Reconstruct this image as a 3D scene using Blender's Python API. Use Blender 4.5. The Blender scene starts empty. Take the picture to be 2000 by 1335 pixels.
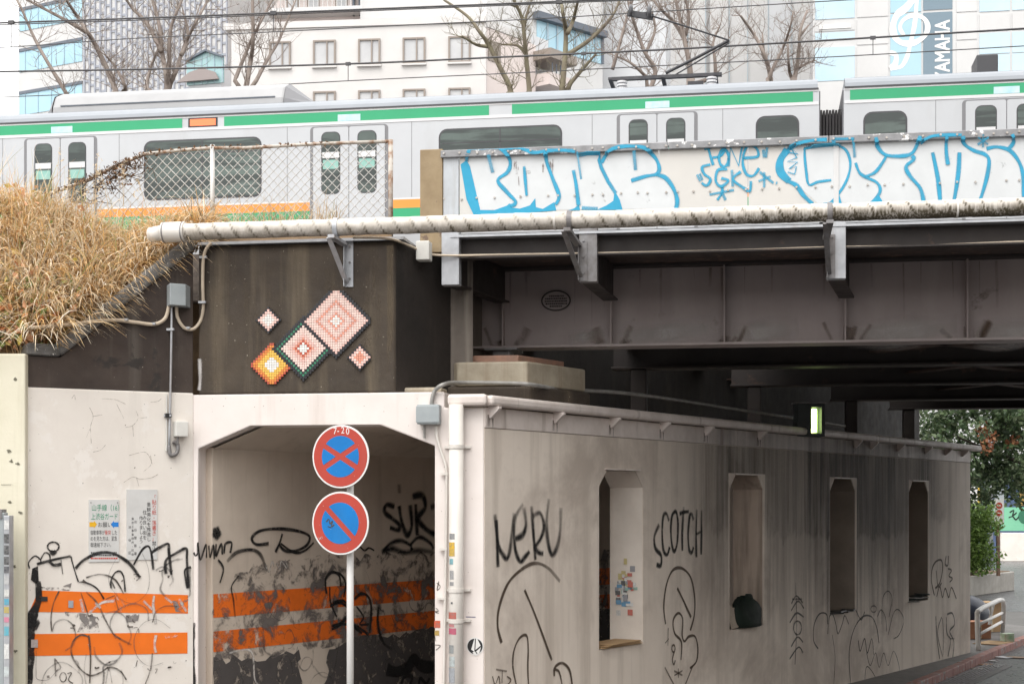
import bpy, bmesh, math, random
from mathutils import Vector, Matrix
from mathutils.geometry import tessellate_polygon
RN = random.Random(11)
sc = bpy.context.scene
COL = sc.collection

# ------------------------------------------------------------------ camera, sky, sun, exposure
F, CX, HY, H = 3000.0, 1000.0, 985.0, 2.65          # focal length in photo pixels, centre column, horizon row, eye height
cam = bpy.data.cameras.new('camera'); camo = bpy.data.objects.new('camera', cam); COL.objects.link(camo)
cam.sensor_width = 36; cam.lens = 36 * F / 2000; cam.shift_y = (HY - 667.5) / 2000
cam.clip_start = 0.1; cam.clip_end = 3000
camo.location = (0, 0, H); camo.rotation_euler = (math.radians(90), 0, 0)
sc.camera = camo
SUN_EL, SUN_AZ = math.radians(58), math.radians(205)   # behind the camera, a little to the left
wd = bpy.data.worlds.new('World'); sc.world = wd; wd.use_nodes = True
nt = wd.node_tree; nt.nodes.clear()
sky = nt.nodes.new('ShaderNodeTexSky'); sky.sky_type = 'NISHITA'; sky.sun_disc = False
sky.sun_elevation = SUN_EL; sky.sun_rotation = SUN_AZ; sky.dust_density = 6; sky.air_density = 1.0; sky.ozone_density = 1.0
hsv = nt.nodes.new('ShaderNodeHueSaturation'); hsv.inputs['Saturation'].default_value = 0.10
mixw = nt.nodes.new('ShaderNodeMix'); mixw.data_type = 'RGBA'; mixw.inputs[0].default_value = 0.8
mixw.inputs[7].default_value = (9.82, 9.75, 9.64, 1)         # even cloud deck over the clear-sky model
bg = nt.nodes.new('ShaderNodeBackground'); bg.inputs['Strength'].default_value = 0.15
wo = nt.nodes.new('ShaderNodeOutputWorld')
nt.links.new(sky.outputs[0], hsv.inputs['Color']); nt.links.new(hsv.outputs[0], mixw.inputs[6])
nt.links.new(mixw.outputs[2], bg.inputs['Color']); nt.links.new(bg.outputs[0], wo.inputs[0])
sl = bpy.data.lights.new('sun', 'SUN'); so = bpy.data.objects.new('sun', sl); COL.objects.link(so)
sl.energy = 1.0; sl.angle = math.radians(40); sl.color = (1.0, 0.97, 0.93)
so.rotation_euler = (math.radians(90) - SUN_EL, 0, math.radians(-25)); so.location = (-5, -20, 30)
vs = sc.view_settings
vs.view_transform = 'Standard'; vs.look = 'None'; vs.exposure = 0.76; vs.gamma = 1.0; vs.use_curve_mapping = False
sc.cycles.max_bounces = 8; sc.cycles.diffuse_bounces = 4; sc.cycles.glossy_bounces = 3; sc.cycles.transparent_max_bounces = 24
sc.cycles.use_denoising = True; sc.cycles.caustics_reflective = False; sc.cycles.caustics_refractive = False
sc.cycles.sample_clamp_indirect = 6

# ------------------------------------------------------------------ frames: measured planes of the place
class Frame:
    """local axes: a runs along a face, b runs away from the viewer into it, z up"""
    def __init__(s, O, a):
        s.O = Vector((O[0], O[1])); s.a = Vector(a).normalized(); s.b = Vector((-s.a.y, s.a.x))
    def pt(s, u, v, z):
        p = s.O + s.a * u + s.b * v
        return Vector((p.x, p.y, z))
    def hit(s, x, y, v=0.0):
        r = Vector(((x - CX) / F, 1.0)); Y = (v + s.O.dot(s.b)) / r.dot(s.b)
        return Vector((r.x * Y, Y, H + (HY - y) / F * Y))
    def uz(s, x, y, v=0.0):
        p = s.hit(x, y, v); return ((Vector((p.x, p.y)) - s.O).dot(s.a), p.z)
    def u(s, x, v=0.0): return s.uz(x, 0, v)[0]
    def z(s, x, y, v=0.0): return s.uz(x, y, v)[1]
def at(x, y, Y): return Vector(((x - CX) / F * Y, Y, H + (HY - y) / F * Y))
T = Vector((0.987, -0.162)).normalized()             # along the tracks, to the right
TF = Frame((0, 0), T)                                # v = distance across the tracks
K = Vector((-0.275, 15.0))                           # near corner of the underpass side wall
D0 = K.dot(TF.b)
WD = Vector((0.56, 0.828)).normalized()              # along the road, away from the camera
WF = Frame(K, WD)                                    # side wall, v into the wall
c_u, _ = TF.uz(380, 900, D0); C0 = TF.pt(c_u, D0, 0); C = Vector((C0.x, C0.y))
PF = Frame(C, WD)                                    # left wall of the foot passage
GF = Frame(C, (0.878, 0.479))                        # wing wall, u<0 towards the left
FF = Frame((0, 14.62), (1, 0))

# ------------------------------------------------------------------ materials
MATS = {}
def _n(nt, t, **kw):
    n = nt.nodes.new(t)
    for k, v in kw.items(): setattr(n, k, v)
    return n
def rgba(c): return (c[0], c[1], c[2], 1)
def mixc(nt, fac, a, b, mode='MIX'):
    m = _n(nt, 'ShaderNodeMix', data_type='RGBA', blend_type=mode)
    for sock, val in ((0, fac), (6, a), (7, b)):
        if hasattr(val, 'is_output'): nt.links.new(val, m.inputs[sock])
        elif sock == 0: m.inputs[0].default_value = val
        else: m.inputs[sock].default_value = rgba(val)
    return m.outputs[2]
def noise(nt, vec, scale, detail=5, rough=0.55, scl=None, dist=0.0):
    if scl:
        mp = _n(nt, 'ShaderNodeMapping'); mp.inputs['Scale'].default_value = scl; nt.links.new(vec, mp.inputs[0]); vec = mp.outputs[0]
    n = _n(nt, 'ShaderNodeTexNoise'); n.inputs['Scale'].default_value = scale; n.inputs['Detail'].default_value = detail
    n.inputs['Roughness'].default_value = rough; n.inputs['Distortion'].default_value = dist
    nt.links.new(vec, n.inputs['Vector']); return n.outputs[0]
def ramp(nt, fac, lo, hi, a=0.0, b=1.0):
    m = _n(nt, 'ShaderNodeMapRange'); m.clamp = True
    m.inputs[1].default_value = lo; m.inputs[2].default_value = hi; m.inputs[3].default_value = a; m.inputs[4].default_value = b
    nt.links.new(fac, m.inputs[0]); return m.outputs[0]
def math_(nt, op, a, b=None):
    m = _n(nt, 'ShaderNodeMath', operation=op)
    for i, v in ((0, a), (1, b)):
        if v is None: continue
        if hasattr(v, 'is_output'): nt.links.new(v, m.inputs[i])
        else: m.inputs[i].default_value = v
    return m.outputs[0]
def surf(name, c1, c2=None, scale=2.0, lo=0.35, hi=0.65, streak=None, s_lo=0.5, s_hi=0.7, s_amt=0.8, s_scl=(5, 5, 0.35), blot=None, b_scale=1.0, b_lo=0.58, b_hi=0.62,
         speck=None, sp_scale=60, sp_thr=0.72, rough=0.7, metal=0.0, bump=0.15, b_fine=40, spec=0.4, coat=0.0):
    """weathered procedural surface: mottling, vertical streaks, blots, specks, fine relief"""
    if name in MATS: return MATS[name]
    m = bpy.data.materials.new(name); m.use_nodes = True; nt = m.node_tree; nt.nodes.clear()
    out = _n(nt, 'ShaderNodeOutputMaterial'); bs = _n(nt, 'ShaderNodeBsdfPrincipled'); nt.links.new(bs.outputs[0], out.inputs[0])
    pos = _n(nt, 'ShaderNodeNewGeometry').outputs['Position']
    col = None
    if c2: col = mixc(nt, ramp(nt, noise(nt, pos, scale, 6, 0.6), lo, hi), c1, c2)
    if streak:
        f = math_(nt, 'MULTIPLY', ramp(nt, noise(nt, pos, 1.0, 5, 0.6, s_scl), s_lo, s_hi), s_amt)
        col = mixc(nt, f, col if col else c1, streak)
    if blot:
        col = mixc(nt, ramp(nt, noise(nt, pos, b_scale, 7, 0.65, None, 0.3), b_lo, b_hi), col if col else c1, blot)
    if speck:
        col = mixc(nt, ramp(nt, noise(nt, pos, sp_scale, 2, 0.5), sp_thr, sp_thr + 0.03), col if col else c1, speck)
    if col: nt.links.new(col, bs.inputs['Base Color'])
    else: bs.inputs['Base Color'].default_value = rgba(c1)
    bs.inputs['Metallic'].default_value = metal; bs.inputs['Specular IOR Level'].default_value = spec
    bs.inputs['Coat Weight'].default_value = coat
    nr = noise(nt, pos, 7, 4); rr = ramp(nt, nr, 0.3, 0.7, max(0.02, rough - 0.08), min(1, rough + 0.08)); nt.links.new(rr, bs.inputs['Roughness'])
    if bump:
        b = _n(nt, 'ShaderNodeBump'); b.inputs['Strength'].default_value = bump; b.inputs['Distance'].default_value = 0.01
        nt.links.new(noise(nt, pos, b_fine, 6, 0.65), b.inputs['Height']); nt.links.new(b.outputs[0], bs.inputs['Normal'])
    MATS[name] = m; return m
def paint(name, c, wear=0.0, w_scale=6.0, soft=0.04, rough=0.75, strk=False, var=0.12, wear2=None, scl=None):
    """thin coat on a surface; attribute 'a' is the spray coverage, noise wears it through"""
    if name in MATS: return MATS[name]
    m = bpy.data.materials.new(name); m.use_nodes = True; nt = m.node_tree; nt.nodes.clear()
    out = _n(nt, 'ShaderNodeOutputMaterial'); bs = _n(nt, 'ShaderNodeBsdfPrincipled'); tr = _n(nt, 'ShaderNodeBsdfTransparent'); mx = _n(nt, 'ShaderNodeMixShader')
    pos = _n(nt, 'ShaderNodeNewGeometry').outputs['Position']
    at_ = _n(nt, 'ShaderNodeAttribute', attribute_name='a')
    al = at_.outputs['Fac']
    if soft: # grainy overspray
        g = ramp(nt, noise(nt, pos, 260, 2, 0.6), 0.3, 0.7, -0.25, 0.25)
        al = math_(nt, 'ADD', al, math_(nt, 'MULTIPLY', g, math_(nt, 'MULTIPLY', math_(nt, 'SUBTRACT', 1.0, al), math_(nt, 'MULTIPLY', al, 4.0))))
    if wear > 0:
        w = ramp(nt, noise(nt, pos, w_scale, 8, 0.68, scl or ((1, 1, 0.35) if strk else None), 0.4 if not scl else 0.0), wear - soft, wear + soft)
        al = math_(nt, 'MULTIPLY', al, w)
    if wear2:
        w = ramp(nt, noise(nt, pos, wear2[0], 6, 0.7), wear2[1] - 0.02, wear2[1] + 0.02); al = math_(nt, 'MULTIPLY', al, w)
    al2 = _n(nt, 'ShaderNodeClamp'); nt.links.new(al, al2.inputs[0])
    v = ramp(nt, noise(nt, pos, 5, 4), 0.3, 0.7, 1 - var, 1 + var)
    hv = _n(nt, 'ShaderNodeHueSaturation'); hv.inputs['Color'].default_value = rgba(c); nt.links.new(v, hv.inputs['Value'])
    nt.links.new(hv.outputs[0], bs.inputs['Base Color']); bs.inputs['Roughness'].default_value = rough; bs.inputs['Specular IOR Level'].default_value = 0.3
    nt.links.new(al2.outputs[0], mx.inputs[0]); nt.links.new(tr.outputs[0], mx.inputs[1]); nt.links.new(bs.outputs[0], mx.inputs[2]); nt.links.new(mx.outputs[0], out.inputs[0])
    MATS[name] = m; return m
def vcol(name, rough=0.6, spec=0.4, trans=0.0, var=0.0):
    """colour stored per piece in the attribute 'col' (leaves, tiles)"""
    if name in MATS: return MATS[name]
    m = bpy.data.materials.new(name); m.use_nodes = True; nt = m.node_tree; nt.nodes.clear()
    out = _n(nt, 'ShaderNodeOutputMaterial'); bs = _n(nt, 'ShaderNodeBsdfPrincipled')
    at_ = _n(nt, 'ShaderNodeAttribute', attribute_name='col'); nt.links.new(at_.outputs['Color'], bs.inputs['Base Color'])
    bs.inputs['Roughness'].default_value = rough; bs.inputs['Specular IOR Level'].default_value = spec
    if trans:
        tl = _n(nt, 'ShaderNodeBsdfTranslucent'); nt.links.new(at_.outputs['Color'], tl.inputs['Color'])
        mx = _n(nt, 'ShaderNodeMixShader'); mx.inputs[0].default_value = trans
        nt.links.new(bs.outputs[0], mx.inputs[1]); nt.links.new(tl.outputs[0], mx.inputs[2]); nt.links.new(mx.outputs[0], out.inputs[0])
    else: nt.links.new(bs.outputs[0], out.inputs[0])
    MATS[name] = m; return m
def glow(name, c, e):
    m = bpy.data.materials.new(name); m.use_nodes = True; bs = m.node_tree.nodes['Principled BSDF']
    bs.inputs['Base Color'].default_value = rgba(c); bs.inputs['Emission Color'].default_value = rgba(c); bs.inputs['Emission Strength'].default_value = e
    return m

M_white = surf('white_painted_concrete', (0.76, 0.71, 0.65), (0.69, 0.635, 0.58), 1.6, streak=(0.52, 0.48, 0.43), s_lo=0.55, s_hi=0.8, s_amt=0.45, blot=(0.76, 0.715, 0.665), b_scale=3, speck=(0.2, 0.18, 0.15), sp_scale=30, sp_thr=0.74, bump=0.12, b_fine=25)
M_lintel = surf('pinkish_white_paint', (0.78, 0.715, 0.68), (0.72, 0.655, 0.615), 2.0, streak=(0.5, 0.42, 0.37), s_lo=0.58, s_hi=0.8, s_amt=0.5, speck=(0.22, 0.17, 0.14), sp_scale=34, sp_thr=0.735, bump=0.1, b_fine=25)
M_cream = surf('yellowed_white_paint', (0.72, 0.68, 0.55), (0.63, 0.59, 0.46), 1.5, streak=(0.42, 0.38, 0.28), s_lo=0.55, s_hi=0.75, s_amt=0.6, blot=(0.2, 0.19, 0.13), b_scale=5, b_lo=0.68, b_hi=0.72, bump=0.2)
M_dark = surf('mossy_dark_concrete', (0.032, 0.024, 0.019), (0.078, 0.060, 0.043), 1.3, 0.3, 0.7, streak=(0.18, 0.142, 0.095), s_lo=0.52, s_hi=0.78, s_amt=0.75, s_scl=(4.5, 4.5, 0.3), blot=(0.11, 0.095, 0.065), b_scale=1.1, b_lo=0.58, b_hi=0.78, speck=(0.42, 0.38, 0.3), sp_scale=48, sp_thr=0.735, rough=0.8, bump=0.4, b_fine=30)
M_dark2 = surf('dark_brown_concrete', (0.036, 0.026, 0.022), (0.066, 0.049, 0.040), 1.5, streak=(0.11, 0.095, 0.08), s_lo=0.54, s_hi=0.8, s_amt=0.7, blot=(0.03, 0.025, 0.022), b_scale=2, speck=(0.4, 0.37, 0.32), sp_scale=55, sp_thr=0.75, rough=0.8, bump=0.35)
M_cope = surf('grey_coping_concrete', (0.17, 0.165, 0.16), (0.09, 0.085, 0.08), 6, speck=(0.5, 0.48, 0.45), sp_scale=40, sp_thr=0.68, rough=0.85, bump=0.6, b_fine=50)
M_side = surf('sooty_grey_concrete', (0.76, 0.68, 0.595), (0.68, 0.60, 0.52), 0.9, streak=(0.33, 0.275, 0.225), s_lo=0.48, s_hi=0.76, s_amt=0.62, s_scl=(4, 4, 0.22), blot=(0.50, 0.43, 0.37), b_scale=0.55, b_lo=0.5, b_hi=0.64, rough=0.75, bump=0.15, b_fine=22)
M_reveal = surf('pale_window_reveal', (0.72, 0.655, 0.585), (0.62, 0.555, 0.49), 2, streak=(0.3, 0.25, 0.2), s_lo=0.55, s_hi=0.8, s_amt=0.5, bump=0.12)
M_pass = surf('passage_paint', (0.62, 0.535, 0.45), (0.52, 0.44, 0.365), 1.2, streak=(0.30, 0.25, 0.2), s_lo=0.55, s_hi=0.8, s_amt=0.5, bump=0.12)
M_pasg = surf('passage_grey_repaint', (0.075, 0.068, 0.066), (0.11, 0.10, 0.095), 3, bump=0.15)
M_plinth = surf('stained_plinth_concrete', (0.40, 0.35, 0.27), (0.27, 0.23, 0.17), 3, streak=(0.2, 0.14, 0.09), s_lo=0.5, s_hi=0.72, s_amt=0.7, s_scl=(9, 9, 0.5), bump=0.4)
M_pad = surf('rusty_pad', (0.36, 0.2, 0.14), (0.26, 0.16, 0.12), 8, bump=0.3)
M_ballast = surf('stained_brown_wall', (0.16, 0.135, 0.115), (0.10, 0.083, 0.07), 2, streak=(0.26, 0.23, 0.19), s_lo=0.54, s_hi=0.75, s_amt=0.7, s_scl=(10, 10, 0.3), bump=0.3)
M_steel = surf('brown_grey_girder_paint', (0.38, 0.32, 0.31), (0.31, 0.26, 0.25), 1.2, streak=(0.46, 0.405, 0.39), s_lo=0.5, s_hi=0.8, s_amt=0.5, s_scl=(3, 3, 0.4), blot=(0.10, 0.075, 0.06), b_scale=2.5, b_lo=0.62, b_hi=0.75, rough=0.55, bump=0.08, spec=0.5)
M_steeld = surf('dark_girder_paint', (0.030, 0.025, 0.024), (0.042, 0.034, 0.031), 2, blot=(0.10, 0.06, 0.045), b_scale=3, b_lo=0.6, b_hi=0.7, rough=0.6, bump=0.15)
M_galv = surf('galvanised_steel', (0.48, 0.49, 0.51), (0.38, 0.39, 0.41), 9, rough=0.45, metal=0.35, bump=0.1, streak=(0.25, 0.2, 0.17), s_lo=0.6, s_hi=0.75, s_amt=0.5)
M_galvd = surf('dirty_galvanised', (0.26, 0.255, 0.26), (0.17, 0.155, 0.15), 9, rough=0.55, metal=0.2, bump=0.2)
M_panel = surf('cream_steel_panel', (0.61, 0.59, 0.555), (0.57, 0.555, 0.525), 2, streak=(0.55, 0.52, 0.47), s_lo=0.56, s_hi=0.8, s_amt=0.4, rough=0.45, bump=0.03, spec=0.5)
M_panelw = surf('white_steel_panel', (0.65, 0.65, 0.65), (0.60, 0.60, 0.60), 2, streak=(0.55, 0.53, 0.5), s_lo=0.56, s_hi=0.8, s_amt=0.35, rough=0.45, bump=0.03)
M_postb = surf('brown_rusty_post', (0.33, 0.25, 0.15), (0.26, 0.19, 0.11), 5, streak=(0.5, 0.46, 0.4), s_lo=0.62, s_hi=0.7, s_amt=0.8, blot=(0.16, 0.11, 0.08), b_scale=4, bump=0.2)
M_rail = surf('dull_metal_cap', (0.22, 0.22, 0.225), (0.30, 0.30, 0.31), 10, blot=(0.75, 0.74, 0.73), b_scale=7, b_lo=0.6, b_hi=0.63, rough=0.5, metal=0.3, bump=0.2)
M_bolt = surf('bolt_head', (0.56, 0.54, 0.51), (0.36, 0.32, 0.28), 40, rough=0.5, metal=0.3, bump=0)
M_wrap = surf('wrapped_pipe_lagging', (0.72, 0.69, 0.64), (0.62, 0.58, 0.52), 5, rough=0.6, bump=0.3, b_fine=35)
M_cond = surf('beige_conduit', (0.56, 0.47, 0.36), (0.48, 0.40, 0.31), 6, rough=0.5, bump=0.05)
M_gcond = surf('grey_conduit', (0.34, 0.33, 0.31), (0.24, 0.23, 0.215), 9, rough=0.5, metal=0.2, bump=0.15)
M_boxm = surf('grey_blue_box_steel', (0.36, 0.39, 0.40), (0.30, 0.33, 0.34), 5, streak=(0.2, 0.21, 0.2), s_lo=0.62, s_hi=0.8, s_amt=0.4, rough=0.5, bump=0.05, metal=0.1)
M_boxw = surf('off_white_box', (0.68, 0.67, 0.63), (0.6, 0.585, 0.55), 6, rough=0.5, bump=0.05)
M_pipew = surf('white_downpipe', (0.70, 0.665, 0.62), (0.62, 0.585, 0.54), 3, streak=(0.5, 0.45, 0.4), s_lo=0.58, s_hi=0.75, s_amt=0.4, rough=0.45, bump=0.05)
M_gutter = surf('pinkish_gutter', (0.72, 0.65, 0.61), (0.60, 0.53, 0.485), 4, streak=(0.3, 0.24, 0.2), s_lo=0.58, s_hi=0.72, s_amt=0.7, rough=0.55, bump=0.1)
M_asph = surf('wet_asphalt', (0.060, 0.062, 0.068), (0.085, 0.088, 0.094), 1.2, speck=(0.16, 0.16, 0.165), sp_scale=90, sp_thr=0.64, rough=0.32, bump=0.35, b_fine=120, spec=0.55)
M_pave = surf('grey_pavement', (0.17, 0.162, 0.155), (0.13, 0.125, 0.12), 2, rough=0.6, bump=0.3, b_fine=70)
M_kerb = surf('faded_red_kerb', (0.36, 0.16, 0.13), (0.27, 0.13, 0.115), 4, blot=(0.3, 0.27, 0.25), b_scale=5, b_lo=0.56, b_hi=0.6, rough=0.65, bump=0.3)
M_earth = surf('dry_earth', (0.17, 0.11, 0.06), (0.10, 0.068, 0.04), 4, rough=0.9, bump=0.8, b_fine=20)
M_ground = surf('grey_ground', (0.12, 0.117, 0.112), (0.09, 0.088, 0.085), 0.6, rough=0.7, bump=0.2)
M_stone = surf('track_ballast', (0.24, 0.2, 0.17), (0.13, 0.11, 0.1), 12, rough=0.9, bump=1.0, b_fine=18)
M_black = surf('black_plastic', (0.02, 0.02, 0.022), (0.03, 0.03, 0.03), 5, rough=0.4, bump=0)
M_signw = surf('sign_white_enamel', (0.74, 0.735, 0.72), (0.68, 0.67, 0.65), 4, streak=(.5, .47, .43), s_lo=.55, s_hi=.8, s_amt=.45, rough=0.45, bump=0.02)
M_signr = surf('sign_red', (0.43, 0.060, 0.042), (0.39, 0.055, 0.038), 3, rough=0.55, spec=0.25, bump=0.02, streak=(0.36, 0.09, 0.07), s_lo=.5, s_hi=.75, s_amt=.6, speck=(.55, .4, .36), sp_scale=45, sp_thr=.74)
M_signb = surf('sign_blue', (0.006, 0.175, 0.50), (0.010, 0.15, 0.42), 3, rough=0.55, spec=0.25, streak=(0.03, 0.2, 0.44), s_lo=.5, s_hi=.75, s_amt=.6, speck=(.2, .35, .5), sp_scale=50, sp_thr=.75, bump=0.02)
P_blk = paint('black_spray', (0.014, 0.013, 0.013), wear=0.30, w_scale=22, soft=0.16)
P_blkf = paint('faded_black_marker', (0.075, 0.062, 0.052), wear=0.42, w_scale=5, soft=0.12)
P_brn = paint('brown_spray', (0.085, 0.06, 0.042), wear=0.30, w_scale=4, soft=0.12)
P_grey = paint('thin_grey_scrawl', (0.10, 0.094, 0.09), wear=0.40, w_scale=4, soft=0.14)
P_blue = paint('sky_blue_spray', (0.045, 0.34, 0.53), var=0.08)
P_wht = paint('white_spray_fill', (0.62, 0.64, 0.65), wear=0.3, w_scale=8, soft=0.06, var=0.04)
P_whtf = paint('thin_white_scrawl', (0.62, 0.58, 0.54), wear=0.45, w_scale=9, soft=0.1)
P_org = paint('orange_band_paint', (0.80, 0.17, 0.016), wear=0.36, w_scale=3.2, soft=0.03, strk=True, var=0.06, wear2=(18, 0.30))
P_orgd = paint('scuffed_orange_band_paint', (0.76, 0.15, 0.014), wear=0.40, w_scale=3.2, soft=0.06, var=0.1)
P_cover = paint('patchy_grey_cover_paint', (0.15, 0.13, 0.12), wear=0.55, w_scale=4.5, soft=0.07)
P_rust = paint('scratched_rust', (0.13, 0.07, 0.05), wear=0.53, w_scale=16, soft=0.05, strk=True)
P_crack = paint('hairline_crack', (0.40, 0.345, 0.30), wear=0.45, w_scale=12, soft=0.1)
P_soot_shade = paint('soot_shade_stain', (0.080, 0.070, 0.063), wear=0.39, w_scale=7.0, soft=0.22, scl=(1, 1, 0.05))
P_pale = paint('pale_efflorescence', (0.56, 0.53, 0.51), wear=0.22, w_scale=2.5, soft=0.25)

# ------------------------------------------------------------------ mesh builder
ROOT = {}
class MB:
    def __init__(s): s.v = []; s.f = []; s.a = {}; s.c = []; s.sm = False
    def add(s, vs, fs, col=None):
        o = len(s.v); s.v += [Vector(p) for p in vs]; s.f += [tuple(i + o for i in f) for f in fs]
        if col is not None: s.c += [col] * len(vs)
        return s
    def quad(s, a, b, c, d, col=None): return s.add([a, b, c, d], [(0, 1, 2, 3)], col)
    def box(s, fr, u0, u1, v0, v1, z0, z1, col=None):
        p = [fr.pt(u, v, z) for z in (z0, z1) for v in (v0, v1) for u in (u0, u1)]
        return s.add(p, [(0, 2, 3, 1), (4, 5, 7, 6), (0, 1, 5, 4), (2, 6, 7, 3), (0, 4, 6, 2), (1, 3, 7, 5)], col)
    def cbox(s, c, sx, sy, sz, rz=0, col=None):
        fr = Frame((c[0], c[1]), (math.cos(rz), math.sin(rz)))
        return s.box(fr, -sx / 2, sx / 2, -sy / 2, sy / 2, c[2] - sz / 2, c[2] + sz / 2, col)
    def foot(s, pts, z0, z1):
        """vertical prism on a footprint"""
        n = len(pts); v = [(p[0], p[1], z0) for p in pts] + [(p[0], p[1], z1) for p in pts]
        fs = [tuple(range(n))[::-1], tuple(range(n, 2 * n))] + [(i, (i + 1) % n, n + (i + 1) % n, n + i) for i in range(n)]
        return s.add(v, fs)
    def slab(s, fr, loops, v0, v1):
        """plate with holes: loops of (u,z), the first is the outline"""
        fl = [p for l in loops for p in l]
        tri = tessellate_polygon([[Vector((p[0], p[1], 0)) for p in l] for l in loops])
        n = len(fl); v = [fr.pt(p[0], v0, p[1]) for p in fl] + [fr.pt(p[0], v1, p[1]) for p in fl]
        fs = [tuple(t) for t in tri] + [tuple(i + n for i in t[::-1]) for t in tri]
        o = 0
        for l in loops:
            m = len(l); fs += [(o + i, o + (i + 1) % m, n + o + (i + 1) % m, n + o + i) for i in range(m)]; o += m
        return s.add(v, fs)
    def poly(s, fr, pts, v, alpha=1.0):
        tri = tessellate_polygon([[Vector((p[0], p[1], 0)) for p in pts]])
        o = len(s.v); s.add([fr.pt(p[0], v, p[1]) for p in pts], [tuple(t) for t in tri])
        for i in range(len(pts)): s.a[o + i] = alpha
        return s
    def tube(s, path, r, seg=10, cap=True, col=None, r2=None):
        path = [Vector(p) for p in path]; n = len(path); rings = []; up = Vector((0, 0, 1)); nrm = None
        for i, p in enumerate(path):
            d = (path[min(i + 1, n - 1)] - path[max(i - 1, 0)])
            d = d.normalized() if d.length > 1e-9 else Vector((0, 0, 1))
            if nrm is None: nrm = d.cross(up if abs(d.z) < 0.95 else Vector((1, 0, 0))).normalized()
            nrm = (nrm - d * nrm.dot(d)).normalized(); bi = d.cross(nrm)
            ri = r[i] if isinstance(r, (list, tuple)) else r
            rings.append([p + (nrm * math.cos(2 * math.pi * k / seg) + bi * math.sin(2 * math.pi * k / seg)) * ri for k in range(seg)])
        v = [q for g in rings for q in g]; fs = []
        for i in range(n - 1):
            for k in range(seg):
                k2 = (k + 1) % seg; fs.append((i * seg + k, i * seg + k2, (i + 1) * seg + k2, (i + 1) * seg + k))
        if cap: fs += [tuple(range(seg))[::-1], tuple(range((n - 1) * seg, n * seg))]
        return s.add(v, fs, col)
    def bar(s, a, b, w, h, col=None):
        """rectangular bar between two points: w sideways, h in the upright sense"""
        a = Vector(a); b = Vector(b); d = (b - a).normalized(); sd = d.cross(Vector((0, 0, 1)))
        sd = sd.normalized() if sd.length > 1e-4 else Vector((T.x, T.y, 0)); up = sd.cross(d)
        v = [p + sd * x * w / 2 + up * y * h / 2 for p in (a, b) for x, y in ((-1, -1), (1, -1), (1, 1), (-1, 1))]
        return s.add(v, [(0, 1, 2, 3), (7, 6, 5, 4), (0, 4, 5, 1), (1, 5, 6, 2), (2, 6, 7, 3), (3, 7, 4, 0)], col)
    def disc(s, fr, u, z, r, v0, v1, seg=40):
        return s.slab(fr, [[(u + r * math.cos(2 * math.pi * i / seg), z + r * math.sin(2 * math.pi * i / seg)) for i in range(seg)]], v0, v1)
    def text(s, body, fr, u, z, h, v, wx=1.0, align='LEFT', vertical=False, shear=0.0):
        tv, tf, w = glyphs(body)
        ox = {'LEFT': 0, 'CENTER': -w / 2, 'RIGHT': -w}[align]
        o = len(s.v); s.add([fr.pt(u + (p[0] + ox + shear * p[1]) * h * wx, v, z + p[1] * h) for p in tv], tf)
        for i in range(len(tv)): s.a[o + i] = 1.0
        return s
    def build(s, name, mat, parent=None, bevel=0.0, smooth=None, loc=None):
        me = bpy.data.meshes.new(name)
        if parent is not None:
            base = ROOT[parent.name]
        elif loc is not None: base = Vector(loc)
        else:
            xs = [p.x for p in s.v]; ys = [p.y for p in s.v]; zs = [p.z for p in s.v]
            base = Vector(((min(xs) + max(xs)) / 2, (min(ys) + max(ys)) / 2, min(zs)))
        me.from_pydata([tuple(p - base) for p in s.v], [], s.f)
        if s.a:
            at_ = me.attributes.new('a', 'FLOAT', 'POINT'); at_.data.foreach_set('value', [s.a.get(i, 1.0) for i in range(len(s.v))])
        if s.c and len(s.c) == len(s.v):
            at_ = me.attributes.new('col', 'FLOAT_COLOR', 'POINT'); at_.data.foreach_set('color', [x for c in s.c for x in (c[0], c[1], c[2], 1)])
        if smooth if smooth is not None else s.sm: me.polygons.foreach_set('use_smooth', [True] * len(me.polygons))
        me.materials.append(mat)
        if not s.c and not s.a:
            bm = bmesh.new(); bm.from_mesh(me); bmesh.ops.recalc_face_normals(bm, faces=bm.faces); bm.to_mesh(me); bm.free()
        o = bpy.data.objects.new(name, me); COL.objects.link(o)
        if parent is not None:
            o.parent = parent; ROOT[o.name] = base
        else: o.location = base; ROOT[o.name] = base.copy()
        if bevel:
            b = o.modifiers.new('bevel', 'BEVEL'); b.width = bevel; b.segments = 2; b.limit_method = 'ANGLE'
        return o
GL = {}
def glyphs(body):
    if body in GL: return GL[body]
    c = bpy.data.curves.new('t', 'FONT'); c.body = body; c.resolution_u = 3
    o = bpy.data.objects.new('t', c); COL.objects.link(o)
    dg = bpy.context.evaluated_depsgraph_get(); me = bpy.data.meshes.new_from_object(o.evaluated_get(dg))
    tv = [(v.co.x, v.co.y) for v in me.vertices]; tf = [tuple(p.vertices) for p in me.polygons]
    bpy.data.objects.remove(o); bpy.data.curves.remove(c); bpy.data.meshes.remove(me)
    GL[body] = (tv, tf, max([p[0] for p in tv] + [0.01])); return GL[body]
def tag(o, label=None, cat=None, group=None, kind=None):
    for k, v in (('label', label), ('category', cat), ('group', group), ('kind', kind)):
        if v: o[k] = v
    return o
def thing(name, label, cat, loc, group=None):
    o = bpy.data.objects.new(name, None); COL.objects.link(o); o.location = loc; o.empty_display_size = 0.3
    ROOT[o.name] = Vector(loc); return tag(o, label, cat, group)
def structure(mb, name, mat, label=None, **kw): return tag(mb.build(name, mat, **kw), label, None, None, 'structure')
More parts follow.
